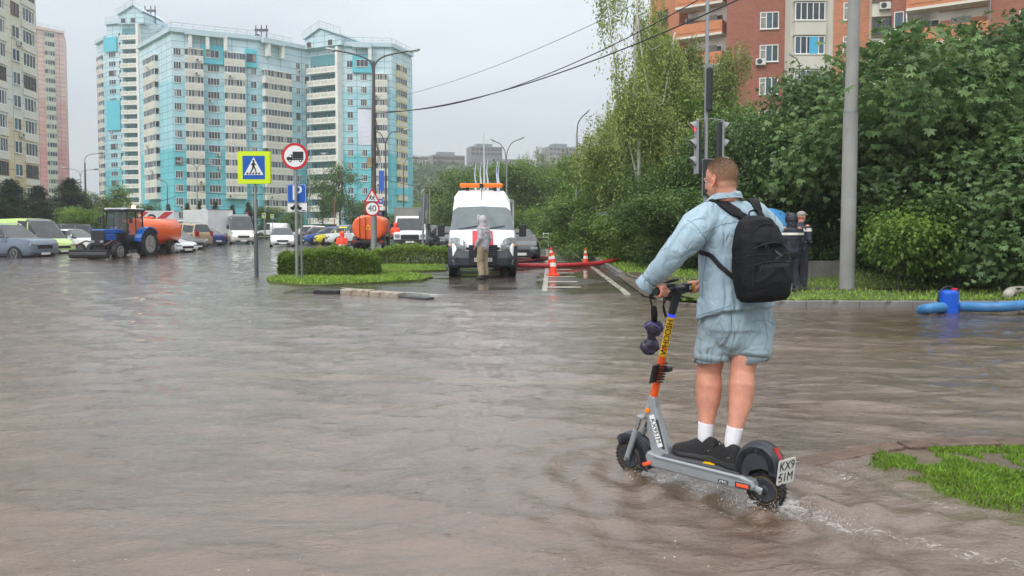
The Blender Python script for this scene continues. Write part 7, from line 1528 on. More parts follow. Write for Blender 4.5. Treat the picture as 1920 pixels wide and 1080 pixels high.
c1 = sum(q, Vector())/4; xd = (q[0]-q[1]).normalized(); ltext(sc, 'KX951M', .040, PTXT, c1+Vector((0, .001, 0)), xd, xd.cross(Vector((0, 1, .1))) if False else Vector((0, 1, .1)).cross(xd), 1.05, 'plate_text', .001)
# steering column along the tilted axis
def col(z, y=0, dx=0): return Vector((.292+(.505-z)*.2335+dx, y, z))
MB().mat(SGR).tube([col(.36), col(.50)], .024, 14).build('head_tube', sc); MB().mat(SOR).tube([col(.505), col(.76)], [.0235, .0225], 18).build('column_sleeve', sc); MB().mat(SYL).tube([col(.76), col(1.005)], [.0215, .0215], 18).build('steering_column', sc)
MB().mat(BLR).tube([col(1.005), col(1.022)], .0225, 18).build('blue_ring', sc); MB().mat(SDK).tube([col(1.022), col(1.09), col(1.15)], [.022, .026, .034], 16).build('folding_joint', sc)
ax = (col(1.0)-col(.76)).normalized(); nrm = Vector((-.55, .83, 0)); nrm = (nrm-ax*nrm.dot(ax)).normalized(); ltext(sc, 'WHOOSH', .052, SK, col(.882)+nrm*.0225, -ax*-1, nrm.cross(ax), .95, 'lettering', .0015)
MB().mat(SOR).prism(circ(.012, 14), 'y', 0, .002).build('sticker', sc, col(.81, .0215)+Vector((-.008, 0, 0)))
# handlebar cluster
hc = col(1.175); MB().mat(SK).box(hc+Vector((.0, 0, .0)), (.085, .12, .05), Matrix.Rotation(rad(-14), 3, 'Y')).build('handlebar_head', sc, bevel=.018, bseg=3)
MB().mat(SDK).tube([hc+Vector((.0, -.25, 0)), hc+Vector((0, .25, 0))], .0155, 12).build('handlebar', sc); MB().mat(BLK).tube([hc+Vector((0, .135, 0)), hc+Vector((0, .255, 0))], .0195, 14).build('grip', sc); MB().mat(SYL).tube([hc+Vector((0, -.125, 0)), hc+Vector((0, -.255, 0))], .0195, 14).build('grip', sc)
MB().mat(SK).box(hc+Vector((-.02, -.075, .004)), (.05, .055, .055)).build('control_box', sc, bevel=.008); MB().mat(SW).prism(rrect(.022, .022, .003), 'x', 0, .001).build('screen', sc, hc+Vector((-.0462, -.075, .006))); MB().mat(SGR).prism(rrect(.012, .012, .002), 'x', -.001, .0).build('screen_mark', sc, hc+Vector((-.0465, -.075, .006)))
MB().mat(SK).box(hc+Vector((.03, .03, .045)), (.07, .085, .012), Matrix.Rotation(rad(20), 3, 'Y')).build('phone_holder', sc, bevel=.004)
MB().mat(SK).box(hc+Vector((.02, .10, .012)), (.055, .05, .05)).build('brake_mount', sc, bevel=.012)
for s_ in (1, -1): MB().mat(SK).tube(spline([hc+Vector((.035, s_*.10, -.01)), hc+Vector((.06, s_*.15, -.02)), hc+Vector((.055, s_*.22, -.025))], 5), [(.006, .009)]*11, 8).build('brake_lever', sc)
MB().mat(SK).lathe([(.03, -.03), (.034, 0), (.03, .03), (.01, .035)], hc+Vector((.045, .0, -.045)), 'x', 14).build('headlight', sc)
for k_ in range(3): MB().mat(SK).tube(spline([hc+Vector((.04, .08-.07*k_, -.01)), col(1.08, .02, .06), col(1.0, .01*k_, .03)], 6), .0035, 5).build('brake_cable', sc)
# lock with spiral cable on the column
MB().mat(SK).box(col(.655, .048), (.015, .075, .115), Matrix.Rotation(rad(-13), 3, 'Y')).build('lock_plate', sc, bevel=.004); MB().mat(SK).box(col(.675, -.035, -.03), (.05, .06, .03)).build('lock_box', sc, bevel=.006)
hx_ = [col(.60+.10*t, .030*math.sin(38*t)+.004, -.012-.030*math.cos(38*t)) for t in np.linspace(0, 1.15, 90)]; MB().mat(SK).tube(hx_, .0048, 6).build('spiral_cable', sc)
# fork, front fender
MB().mat(SGR).tube([(.305, 0, .452), (.352, 0, .365)], [(.030, .024), (.034, .022)], 12).build('fork_crown', sc)
for s_ in (1, -1):
    MB().mat(CHR).tube([(.352, s_*.052, .372), (.395, s_*.052, .26)], .0125, 12).build('fork_stanchion', sc); MB().mat(SGR).tube([(.385, s_*.052, .285), (.442, s_*.055, .115), (.448, s_*.055, .092)], [.019, .017, .018], 12).build('fork_leg', sc)
    MB().mat(CHR).cyl((.445, s_*.045, .10), (.445, s_*.082, .10), .012, n=8).build('axle_nut', sc)
MB().mat(SGR).box((.352, 0, .372), (.05, .135, .022)).build('fork_bridge', sc, bevel=.008); MB().mat(mat('amber_reflector', lin(232, 130, 20), .2)).lathe([(.017, 0), (.015, .007), (.003, .009)], (.318, .031, .415), 'y', 14).build('round_reflector', sc)
prof = [(.445+.150*math.cos(a), .100+.150*math.sin(a)) for a in np.linspace(rad(200), rad(52), 9)]
fr_ = shell(sc, 'front_fender', prof, .046, SDK)
for s_ in (1, -1):
    A = [(.445+.150*math.cos(a), .10+.150*math.sin(a)) for a in np.linspace(rad(205), rad(60), 12)]; B = [(.445+.092*math.cos(a), .10+.092*math.sin(a)) for a in np.linspace(rad(75), rad(205), 12)]; MB().mat(SDK).prism(A+B, 'y', s_*.040, s_*.046).build('fender_side', sc)
# ================= PEOPLE =================
SKIN = mat('skin', lin(200, 140, 118), .47, var=.17, vscale=12, bump=.2, bscale=120, sss=.1, dirt=(lin(176, 104, 86), 16, .60))
def denim(nm, c, rough=.85):
    m = mat(nm, lin(*c), rough, var=.13, vscale=7, sheen=.15); nt = m.node_tree; L = nt.links.new; p = nt.nodes['Principled BSDF']; tc = nn(nt, 'ShaderNodeTexCoord'); prev = None
    for sc_, w_, di, st in ((4.2, .10, .016, (1, 1, .4)), (8, .08, .005, (1, 1, .5))):   # sharp creases along noise contours
        mp = nn(nt, 'ShaderNodeMapping'); mp.inputs['Scale'].default_value = st; mp.inputs['Rotation'].default_value = (.3, .25, 0); L(tc.outputs['Object'], mp.inputs[0])
        n = nn(nt, 'ShaderNodeTexNoise'); n.inputs['Scale'].default_value = sc_; n.inputs['Detail'].default_value = 1.5; n.inputs['Distortion'].default_value = 1.2; L(mp.outputs[0], n.inputs[0])
        s_ = nn(nt, 'ShaderNodeMath', operation='SUBTRACT'); s_.inputs[1].default_value = .5; L(n.outputs[0], s_.inputs[0]); a_ = nn(nt, 'ShaderNodeMath', operation='ABSOLUTE'); L(s_.outputs[0], a_.inputs[0])
        r_ = nn(nt, 'ShaderNodeMapRange'); r_.inputs[2].default_value = w_; r_.interpolation_type = 'SMOOTHSTEP'; L(a_.outputs[0], r_.inputs[0])
        b = nn(nt, 'ShaderNodeBump'); b.inputs['Distance'].default_value = di; b.inputs['Strength'].default_value = .6; L(r_.outputs[0], b.inputs['Height'])
        if prev: L(prev, b.inputs['Normal'])
        prev = b.outputs[0]
    n2 = nn(nt, 'ShaderNodeTexNoise'); n2.inputs['Scale'].default_value = 420; L(tc.outputs['Object'], n2.inputs[0])
    b2 = nn(nt, 'ShaderNodeBump'); b2.inputs['Strength'].default_value = .4; b2.inputs['Distance'].default_value = .002; L(n2.outputs[0], b2.inputs['Height']); L(prev, b2.inputs['Normal']); L(b2.outputs[0], p.inputs['Normal']); return m
DEN = denim('light_denim', (148, 170, 184)); DENS = denim('light_denim_shorts', (142, 160, 170)); SEAM = mat('denim_seam', lin(116, 142, 160), .8); BPK = mat('black_backpack_cloth', (.0075, .008, .010), .7, spec=.3, var=.15, vscale=8, bump=.35, bscale=90); BPD = mat('black_webbing', (.010, .010, .012), .6, bump=.4, bscale=200); SOCK = mat('white_sock', lin(226, 226, 230), .9, bump=.5, bscale=180); SHO = mat('black_shoe_mesh', (.014, .014, .016), .65, bump=.5, bscale=220); SOLE = mat('black_sole', (.022, .022, .024), .55, var=.3, vscale=30)
def fold(amp, sc_, seed=0, st=(1, 1, 1)):
    off = Vector((seed*7.1, seed*3.3, seed*1.7))
    def f(co, nr):
        p = Vector((co.x*st[0], co.y*st[1], co.z*st[2]))*sc_+off; w_ = Vector((noise.noise(p*.6), noise.noise(p*.6+Vector((9, 2, 4))), noise.noise(p*.6+Vector((3, 8, 1)))))*1.1
        a = noise.noise(p+w_); b = noise.noise(p*2.1+w_*1.5); return amp*((.55-abs(a)*2.4)*.8+b*.45)
    return f
rid = empty('person', (1.30, 4.36, .17), 0, 'rider in light denim shirt and shorts, seen from behind on the scooter', 'person')
def place(o):   # pieces are modelled in world coordinates, then hung on the rider
    o.parent = rid; o.matrix_parent_inverse = Matrix.Identity(4); o.location = -Vector(rid.location); return o
def chain(mb, P, n=20, ref=None, p=2.0): mb.tube([q[0] for q in P], [q[1] for q in P], n, ref=ref, dome=True, p=p)
YAW = rad(28); FWD = Vector((-math.sin(YAW), math.cos(YAW), 0)); LEFT = Vector((-math.cos(YAW), -math.sin(YAW), 0))
# --- body (skin): one continuous mesh: head, neck, trunk core, arms, legs
HY = rad(38); hf = Vector((-math.sin(HY), math.cos(HY), -.10)).normalized(); hl = Vector((0, 0, 1)).cross(hf).normalized(); hu = hf.cross(hl).normalized(); HC = D(1351, 337, 4.40)
def H(f, l, u): return HC+hf*f+hl*l+hu*u
def ell(mb, c, r, n=20, k=14, fr=None):
    fr = fr or (hf, hl, hu); rings = []
    for i in range(k+1):
        t = math.pi*(i+.05)/(k+.1); rings.append([c+fr[0]*(r[0]*math.sin(t)*math.cos(2*math.pi*j/n))+fr[1]*(r[1]*math.sin(t)*math.sin(2*math.pi*j/n))-fr[2]*(r[2]*math.cos(t)) for j in range(n)])
    mb.loft(rings)
mb = MB()
ell(mb, H(-.010, 0, .028), (.098, .079, .092)); ell(mb, H(.018, 0, -.030), (.072, .062, .082)); ell(mb, H(.045, 0, -.072), (.042, .045, .036)); ell(mb, H(-.03, 0, -.03), (.066, .066, .06))
ell(mb, H(.094, 0, -.022), (.020, .013, .026)); ell(mb, H(.100, 0, -.036), (.014, .017, .012)); ell(mb, H(.082, 0, .012), (.014, .052, .012)); ell(mb, H(.086, 0, -.070), (.011, .026, .009))
NKB = D(1366, 384, 4.43)
chain(mb, [(NKB+Vector((0, 0, -.06)), (.085, .075)), (NKB, (.072, .070)), (H(-.030, 0, -.10), (.064, .066)), (H(-.022, 0, -.04), (.062, .066))], ref=tuple(FWD))
chain(mb, [(D(1383, 610, 4.38), (.15, .11)), (D(1378, 520, 4.38), (.15, .10)), (D(1374, 430, 4.41), (.17, .10)), (D(1370, 402, 4.43), (.11, .08))], ref=tuple(FWD))
GL = SC+RZ @ (hc+Vector((0, .205, 0))); GRp = SC+RZ @ (hc+Vector((0, -.200, 0)))
ELB = D(1258, 476, 4.14); SHL = D(1312, 428, 4.30); SHR = D(1436, 424, 4.50); ERB = Vector((1.42, 4.70, 1.32)); BAR = (RZ @ Vector((0, 1, 0))).normalized(); SFW = (RZ @ Vector((1, 0, 0))).normalized()
WRL = D(1219, 527, GL.y+.02); WRR = GRp-SFW*.085+Vector((0, 0, .035))
for P in ([(SHL, (.06, .06)), (ELB, (.045, .045)), (WRL, (.030, .026))], [(SHR, (.06, .06)), (ERB, (.045, .045)), (WRR, (.031, .027))]): chain(mb, P)
def legpts(L_): return [(D(u, v, Y), (r, r*1.05)) for u, v, Y, r in L_]
chain(mb, legpts([(1345, 615, 4.36, .085), (1335, 655, 4.37, .080), (1331, 683, 4.38, .073), (1329, 700, 4.385, .069), (1329, 722, 4.37, .075), (1328, 745, 4.365, .071), (1326, 772, 4.345, .054), (1324, 796, 4.33, .041), (1322, 812, 4.34, .033), (1321, 830, 4.32, .028)]))
chain(mb, legpts([(1412, 615, 4.38, .088), (1402, 650, 4.33, .084), (1395, 676, 4.30, .078), (1391, 698, 4.29, .068), (1391, 722, 4.265, .074), (1389, 748, 4.25, .070), (1384, 778, 4.215, .054), (1377, 805, 4.19, .041), (1373, 822, 4.19, .033), (1371, 842, 4.17, .028)]))
for u, v, Y in ((1331, 745, 4.35), (1391, 745, 4.235)): ell(mb, D(u, v-14, Y), (.05, .045, .085), fr=(Vector((1, 0, 0)), Vector((0, 1, 0)), Vector((0, 0, 1))))
# hands closed on the grips
def hand(mb, G_, W_, out, s_):
    """G_ grip centre, W_ wrist, out = outward along the bar"""
    up = Vector((0, 0, 1)); bk = -SFW; kn = []
    for i, (o_, ln, r) in enumerate(((-.030, .95, .0095), (-.010, 1.03, .0100), (.010, .98, .0096), (.029, .84, .0084))):
        c = G_+out*o_; pts = []
        for a in np.linspace(rad(125), rad(-95-18*ln), 8):   # from above the bar, round the front, to underneath
            pts.append((c+bk*(.031*math.cos(a))*1.0+up*(.031*math.sin(a)), (r, r)))
        kn.append(pts[0][0]); mb.tube([q[0] for q in pts], [q[1][0]*(1.0+.10*(k_ % 3 == 0)) for k_, q in enumerate(pts)], 8, dome=True)
        chain(mb, [(pts[0][0], (r*1.1, r*1.1)), (W_+out*o_*.55+up*.002, (.013, .013))], 8)
    chain(mb, [(W_, (.028, .022)), (W_.lerp(G_, .45)+up*.018, (.036, .017)), (G_+bk*.030+up*.026, (.038, .013))], 12, ref=(0, 0, 1))
    th = G_-out*.036; chain(mb, [(W_-out*.020-up*.004, (.015, .014)), (th+bk*.045-up*.006, (.013, .012)), (th+bk*.026-up*.024, (.0105, .010)), (th+SFW*.004-up*.033, (.0095, .009))], 8)
hand(mb, GL, WRL, BAR, 1); hand(mb, GRp, WRR, -BAR, -1)
SKN = place(fuse(mb, 'body', .0058, 3, None, SKIN))
# facial details and ears
def ear(sg):
    mb = MB(); c = H(-.008, sg*.079, -.012); o_ = hl*sg; fr = ((hf*.85-o_*.35).normalized(), (o_*.9+hf*.2).normalized(), hu)
    pts = [c+hf*(.016*math.cos(a)-.004)+hu*(.031*math.sin(a)+.002)-hf*.006*math.sin(a)+o_*(.010+.006*math.cos(a+2.6)) for a in np.linspace(rad(35), rad(300), 14)]
    mb.tube(pts, [.0045]*14, 8, dome=True); ell(mb, c+o_*.004, (.017, .008, .028), fr=fr); ell(mb, c-hu*.026+o_*.006+hf*.004, (.008, .006, .010), fr=fr); return place(fuse(mb, 'ear', .0022, 2, None, mat('ear_skin', lin(208, 138, 118), .5, sss=.2)))
ear(1); ear(-1)
for sg in (1, -1):
    mb = MB().mat(SW); mb.smooth = True; ell(mb, H(.078, sg*.031, .0), (.006, .012, .007)); e_ = place(mb.build('eye')); mb = MB().mat(SK); mb.smooth = True; ell(mb, H(.0815, sg*.031, 0), (.004, .0055, .0055)); place(mb.build('pupil'))
    mb = MB().mat(mat('brow_hair', lin(150, 116, 84), .8)); place(mb.tube([H(.083, sg*.018, .018), H(.082, sg*.034, .021), H(.066, sg*.05, .016)], [.003, .0035, .002], 6).build('eyebrow'))
# hair: cropped shell over the skull, fading into the skin at the sides
hm_ = bpy.data.materials.new('cropped_hair'); hm_.use_nodes = True; nt = hm_.node_tree; p = nt.nodes['Principled BSDF']; L = nt.links.new; at = nn(nt, 'ShaderNodeAttribute'); at.attribute_name = 'tint'; tc = nn(nt, 'ShaderNodeTexCoord'); n_ = nn(nt, 'ShaderNodeTexNoise'); n_.inputs['Scale'].default_value = 260; n_.inputs['Detail'].default_value = 3; L(tc.outputs['Object'], n_.inputs[0])
sb = nn(nt, 'ShaderNodeMath', operation='MULTIPLY_ADD'); sb.inputs[1].default_value = .5; L(n_.outputs[0], sb.inputs[0]); ad = nn(nt, 'ShaderNodeMath', operation='SUBTRACT'); L(at.outputs['Fac'], sb.inputs[2]); L(sb.outputs[0], ad.inputs[0]); ad.inputs[1].default_value = .25
cr_ = nn(nt, 'ShaderNodeValToRGB'); cr_.color_ramp.elements[0].color = (*lin(202, 148, 126), 1); cr_.color_ramp.elements[1].color = (*lin(104, 82, 62), 1); cr_.color_ramp.elements.new(.45).color = (*lin(152, 116, 92), 1); L(ad.outputs[0], cr_.inputs[0]); L(cr_.outputs[0], p.inputs['Base Color']); p.inputs['Roughness'].default_value = .75
bb_ = nn(nt, 'ShaderNodeBump'); bb_.inputs['Strength'].default_value = .7; bb_.inputs['Distance'].default_value = .003; L(n_.outputs[0], bb_.inputs['Height']); L(bb_.outputs[0], p.inputs['Normal'])
V = []; Fq = []; T = []; NU, NV = 64, 34
dgm = SKN.data; bv = BVHTree.FromPolygons([v.co.copy() for v in dgm.vertices], [tuple(q.vertices) for q in dgm.polygons])
cc = H(-.012, 0, .015)
for i in range(NV+1):
    for j in range(NU):
        a = 2*math.pi*j/NU; ca = math.cos(a); low = -.18+(.36 if ca > 0 else 0)*abs(ca)**.5*0+ (0.95*max(0, ca)**.7) - .72*max(0, -ca)**.8; el = math.pi/2-(math.pi/2-low)*(i/NV)
        d = hf*(math.cos(el)*ca)+hl*(math.cos(el)*math.sin(a))+hu*math.sin(el); hit = bv.ray_cast(cc+d*.3, -d, .3)[0] or cc+d*.09
        t = i/NV; thick = .0065*(1-t)**.7*(1+.25*noise.noise(d*14))+.0006; V.append(tuple(hit+d*thick)); T.append(max(0, 1-t**1.7)*1.05)
for i in range(NV):
    for j in range(NU): Fq.append((i*NU+j, i*NU+(j+1) % NU, (i+1)*NU+(j+1) % NU, (i+1)*NU+j))
rh = random.Random(9); nb = len(V)
for _ in range(15000):
    i = int(NV*rh.random()**.75); k_ = i*NU+rh.randrange(NU)
    if k_ >= nb or T[k_] < .12: continue
    j2 = min(k_+NU, nb-1); q = Vector(V[k_]).lerp(Vector(V[j2]), rh.random())+Vector((rh.gauss(0, .0025), rh.gauss(0, .0025), rh.gauss(0, .0025))); d = ((q-cc).normalized()+hf*.35+Vector((rh.gauss(0, .25), rh.gauss(0, .25), rh.gauss(0, .25)))).normalized(); sd = d.cross(Vector((rh.random(), rh.random(), rh.random()))).normalized()*.0009; n0 = len(V); tt_h = T[k_]*rh.uniform(.7, 1.2)
    for p_ in (q-sd-d*.002, q+sd-d*.002, q+sd*.3+d*.0055*min(1, tt_h), q-sd*.3+d*.0055*min(1, tt_h)): V.append(tuple(p_)); T.append(tt_h)
    Fq.append((n0, n0+1, n0+2, n0+3))
place(link('hair', npmesh('hair', V, Fq, [hm_], True, attr=T)))
# --- shirt
mb = MB(); mb.tube([D(1381, 574, 4.375), D(1381, 570, 4.375)], [(.246, .166), (.246, .166)], 28, ref=tuple(FWD), p=2.3); mb.tube(*zip(*[(D(1381, 573, 4.375), (.246, .166)), (D(1380, 564, 4.375), (.243, .163)), (D(1378, 530, 4.38), (.232, .152)), (D(1377, 480, 4.39), (.238, .150)), (D(1375, 440, 4.40), (.246, .146)), (D(1372, 414, 4.41), (.232, .126)), (D(1369, 396, 4.42), (.175, .100)), (D(1367, 382, 4.43), (.105, .085))]), 28, ref=tuple(FWD), p=2.3)
chain(mb, [(D(1330, 405, 4.34), (.085, .085)), (D(1308, 424, 4.29), (.102, .098)), (D(1290, 446, 4.20), (.094, .092)), (D(1264, 474, 4.15), (.076, .076)), (D(1240, 503, 4.19), (.066, .066)), (D(1219, 526, GL.y+.01), (.057, .054))], 20)
chain(mb, [(D(1415, 404, 4.47), (.085, .085)), (SHR, (.105, .10)), (SHR.lerp(ERB, .5), (.09, .09)), (ERB, (.082, .08)), (ERB.lerp(WRR, .6), (.066, .062)), (ERB.lerp(WRR, .93), (.055, .05))], 20)
mb.add([tuple(p) for p in (D(1306, 600, 4.29), D(1340, 590, 4.22), D(1374, 578, 4.215), D(1374, 560, 4.24), D(1306, 560, 4.30), D(1306, 600, 4.37), D(1340, 590, 4.30), D(1374, 578, 4.30), D(1374, 560, 4.33), D(1306, 560, 4.38))], [(0, 1, 2, 3, 4), (5, 9, 8, 7, 6), (0, 5, 6, 1), (1, 6, 7, 2), (2, 7, 8, 3), (3, 8, 9, 4), (4, 9, 5, 0)])
f1 = fold(.009, 5.5, 1, (1, 1, .42)); f2 = fold(.003, 14, 2, (1, 1, .5))
SH = place(fuse(mb, 'shirt', .0075, 6, lambda c, n_: f1(c, n_)+f2(c, n_), DEN))
sbv = BVHTree.FromPolygons([v.co.copy() for v in SH.data.vertices], [tuple(q.vertices) for q in SH.data.polygons])
def snap(p, off=.003, bvh=None):
    q = (bvh or sbv).find_nearest(Vector(p)); return q[0]+q[1]*off, q[1]
def seam(pts, r, m, name='seam', bvh=None, off=.0005):
    P = [snap(p, off, bvh)[0] for p in spline(pts, 10)]; return place(MB().mat(m).tube(P, r, 6).build(name))
def camside(u, v, Y0=3.6, bvh=None):   # point of the cloth that this sight line meets
    o_ = Vector((0, 0, CAMH)); d = (D(u, v, 4)-o_).normalized(); h_ = (bvh or sbv).ray_cast(o_, d, 9)[0]; return h_ or D(u, v, 4.3)
for pts in ([(1289, 413), (1305, 424), (1317, 440), (1324, 458), (1318, 474)], [(1318, 436), (1345, 424), (1375, 417), (1410, 414), (1440, 418)], [(1228, 523), (1238, 528), (1248, 532)], [(1308, 592), (1338, 583), (1372, 572)], [(1325, 480), (1318, 520), (1316, 560)]):
    seam([camside(u, v) for u, v in pts], .0022, SEAM)
# collar
cl = []; 
for k_, (du, r1, r2) in enumerate(((-.012, .102, .094), (.006, .092, .088), (.024, .080, .078), (.026, .086, .084), (.008, .102, .098), (-.014, .116, .108))):
    c = D(1361, 379, 4.40)+Vector((-.004, .008, 0))*(k_ % 3)+Vector((0, 0, .022+du)); cl.append([c+LEFT*(r1*math.cos(a))+FWD*(r2*math.sin(a))+Vector((0, 0, -.016*math.sin(a))) for a in np.linspace(0, 2*math.pi, 41)[:-1]])
mbc = MB().mat(DEN); mbc.smooth = True; mbc.loft(cl, cap=False); place(mbc.build('collar'))
# cuffs
def cuff(c, d, r, wd, m, name, par=None):
    d = d.normalized(); mb = MB().mat(m); mb.smooth = True; mb.tube([c-d*wd/2, c-d*wd*.3, c+d*wd*.4, c+d*wd/2, c+d*wd*.48], [(q, q*.92) for q in (r*.97, r, r*1.03, r*1.0, r*.88)], 24, cap=False); return place(mb.build(name))
cuff(D(1213, 532, GL.y+.01), D(1213, 532, GL.y)-D(1242, 500, 4.19), .064, .06, DEN, 'cuff'); cuff(ERB.lerp(WRR, .93), WRR-ERB, .054, .05, DEN, 'cuff')
# --- shorts
mb = MB(); chain(mb, [(D(1382, 560, 4.38), (.20, .14)), (D(1383, 590, 4.38), (.228, .160)), (D(1383, 615, 4.38), (.236, .168)), (D(1383, 625, 4.375), (.225, .155))], 28, ref=tuple(FWD), p=2.3)
for P in ([(1346, 612, 4.355, .115), (1340, 640, 4.36, .107), (1336, 672, 4.365, .104)], [(1415, 612, 4.385, .125), (1410, 640, 4.35, .117), (1405, 667, 4.32, .112)]):
    pts = [D(u, v, Y) for u, v, Y, r in P]; mb.tube(pts, [(q[3], q[3]*1.02) for q in P], 24)
f3 = fold(.013, 8, 4, (1, 1, .6)); SR_ = place(fuse(mb, 'shorts', .0075, 5, lambda c, n_: f3(c, n_)*(1 if c.z > .78 else .6), DENS))
rbv = BVHTree.FromPolygons([v.co.copy() for v in SR_.data.vertices], [tuple(q.vertices) for q in SR_.data.polygons])
for a_, b_, r in ((D(1336.5, 660, 4.365), D(1335.5, 674, 4.365), .106), (D(1405.5, 654, 4.325), D(1404.5, 667, 4.32), .114)):
    mb2 = MB().mat(DENS); mb2.smooth = True; mb2.tube([a_, a_.lerp(b_, .3), a_.lerp(b_, .9), b_, b_+Vector((0, 0, .006)), a_], [(q, q*1.02) for q in (r-.002, r+.001, r+.003, r, r-.010, r-.012)], 30, cap=False); place(mb2.build('hem'))
for pts in ([(1372, 600), (1377, 625), (1372, 650), (1368, 662)], [(1322, 622), (1340, 632), (1366, 628), (1370, 606)], [(1400, 605), (1428, 600), (1452, 606)], [(1436, 606), (1438, 640), (1430, 664)]):
    seam([camside(u, v, bvh=rbv) for u, v in pts], .0020, SEAM, bvh=rbv)
# --- socks and shoes
def sock(P): mb = MB().mat(SOCK); mb.smooth = True; pts = [D(u, v, Y) for u, v, Y, r in P]; mb.tube(pts, [q[3] for q in P], 20); return place(mb.build('sock'))
sock([(1324, 792, 4.33, .0445), (1323.5, 795, 4.33, .0455), (1322, 815, 4.32, .0425), (1320, 842, 4.31, .042)]); sock([(1378, 800, 4.19, .0445), (1377.5, 803, 4.19, .0455), (1373, 825, 4.18, .0425), (1370, 856, 4.16, .042)])
def shoe(ank, d, zt=.172, L_=.285):
    d = Vector((d[0], d[1], 0)).normalized(); l = Vector((-d.y, d.x, 0)); h0 = Vector((ank.x, ank.y, zt))-d*.075; mb = MB(); rg = []
    prof = [(0, .030, .085, .055), (.015, .041, .118, .085), (.055, .046, .124, .100), (.095, .047, .120, .100), (.14, .049, .098, .080), (.19, .052, .072, .060), (.235, .051, .056, .046), (.27, .038, .042, .034), (.285, .018, .030, .024)]
    for x, w_, hh, hh2 in prof:
        rg.append([h0+d*x*(L_/.285)+l*(w_*math.copysign(abs(math.cos(a))**.8, math.cos(a)))+Vector((0, 0, .018+(hh*(math.sin(a) if math.sin(a) > 0 else 0)*1.0)+(-.010 if math.sin(a) < -.3 else 0))) for a in np.linspace(0, 2*math.pi, 25)[:-1]])
    mb.loft(rg); o = place(fuse(mb, 'shoe', .0045, 3, fold(.0016, 28, 3), SHO))
    ms = MB().mat(SOLE); ms.smooth = False; out = [(x*(L_/.285), w_*1.12) for x, w_, _, _ in prof]; poly = [(-.006, 0)]+[(x, w_) for x, w_ in out]+[(L_+.006, 0)]+[(x, -w_) for x, w_ in reversed(out)]
    def lv(x, y, z): q = h0+d*x+l*y; return (q.x, q.y, z)
    n_ = len(poly); r0_ = [lv(x, y, zt+.001+(.010 if x > .25 else 0)) for x, y in poly]; r1_ = [lv(x*1.0, y*1.05, zt+.016+(.006 if x > .25 else 0)) for x, y in poly]; r2_ = [lv(x, y*.98, zt+.030+(.012 if x < .05 else 0)) for x, y in poly]; ms.loft([r0_, r1_, r2_]); sl = place(ms.build('sole', None, bevel=.003))
    for k_ in range(4):
        x = .115+.024*k_; place(MB().mat(BPD).tube([lv(x, -.026, zt+.085-.010*k_), lv(x, 0, zt+.102-.013*k_), lv(x, .026, zt+.085-.010*k_)], .0028, 5).build('lace'))
    for s_ in (1, -1): place(MB().mat(mat('shoe_mark', lin(150, 150, 152), .4)).tube([lv(.02, s_*.034, zt+.080), lv(.045, s_*.041, zt+.066), lv(.075, s_*.0425, zt+.052)], .0016, 5).build('shoe_mark'))
    place(MB().mat(BPD).tube([lv(-.004, 0, zt+.07), lv(-.018, 0, zt+.105), lv(-.006, 0, zt+.125), lv(.006, 0, zt+.10)], .005, 6).build('pull_tab')); return o
shoe(D(1324, 838, 4.30), (-.76, .60)); shoe(D(1369, 850, 4.165), (-.42, .90))
# --- backpack (its own thing)
BC = D(1426, 484, 4.135); bn_ = Vector((.40, -.916, .05)).normalized(); bu = Vector((-.055, .03, 1)); bu = (bu-bn_*bu.dot(bn_)).normalized(); bx_ = bu.cross(bn_)*1.0
if bx_.x < 0: bx_ = -bx_
bp = empty('backpack', BC, 0, 'black backpack with a dark arrow mark, worn on the rider\'s back', 'backpack')
def B(x, z, y): return BC+bx_*x*1.06+bu*z+bn_*y
def placeb(o): o.parent = bp; o.location = -Vector(bp.location); return o
mb = MB(); rg = []
for z, w_, dp, xo in ((-.245, .095, .045, .008), (-.238, .130, .070, .008), (-.215, .150, .088, .006), (-.14, .160, .098, .002), (-.05, .162, .098, 0), (.04, .157, .092, -.002), (.11, .146, .082, -.006), (.17, .122, .068, -.014), (.215, .095, .052, -.022), (.240, .055, .030, -.028)):
    rg.append([B(xo+w_*math.copysign(abs(math.cos(a))**.62, math.cos(a)), z, dp*math.copysign(abs(math.sin(a))**.75, math.sin(a))) for a in np.linspace(0, 2*math.pi, 33)[:-1]])
mb.loft(rg)
rg = []
for z, w_, dp in ((-.225, .09, .07), (-.21, .118, .112), (-.13, .128, .128), (-.05, .124, .122), (-.028, .118, .10)): rg.append([B(.012+w_*math.copysign(abs(math.cos(a))**.6, math.cos(a)), z, dp*math.copysign(abs(math.sin(a))**.6, math.sin(a)) if math.sin(a) > 0 else 0) for a in np.linspace(0, 2*math.pi, 33)[:-1]])
mb.loft(rg); rg = []
for z, w_, dp in ((.065, .105, .10), (.09, .112, .105), (.135, .10, .092), (.165, .082, .078)): rg.append([B(-.006+w_*math.copysign(abs(math.cos(a))**.6, math.cos(a)), z, dp*math.copysign(abs(math.sin(a))**.6, math.sin(a)) if math.sin(a) > 0 else 0) for a in np.linspace(0, 2*math.pi, 33)[:-1]])
mb.loft(rg); f4 = fold(.0055, 9, 6); BPo = placeb(fuse(mb, 'bag', .006, 4, lambda c, n_: f4(c, n_), BPK))
bbv = BVHTree.FromPolygons([v.co.copy() for v in BPo.data.vertices], [tuple(q.vertices) for q in BPo.data.polygons])
def bseam(pts, r, m, name): P = [snap(B(x, z, .3) if False else (bbv.ray_cast(B(x, z, .4), -bn_, 1)[0] or B(x, z, .09)), .001, bbv)[0] for x, z in [(q[0], q[1]) for q in spline([(a, b_, 0) for a, b_ in pts], 8)]]; return placeb(MB().mat(m).tube(P, r, 6).build(name))
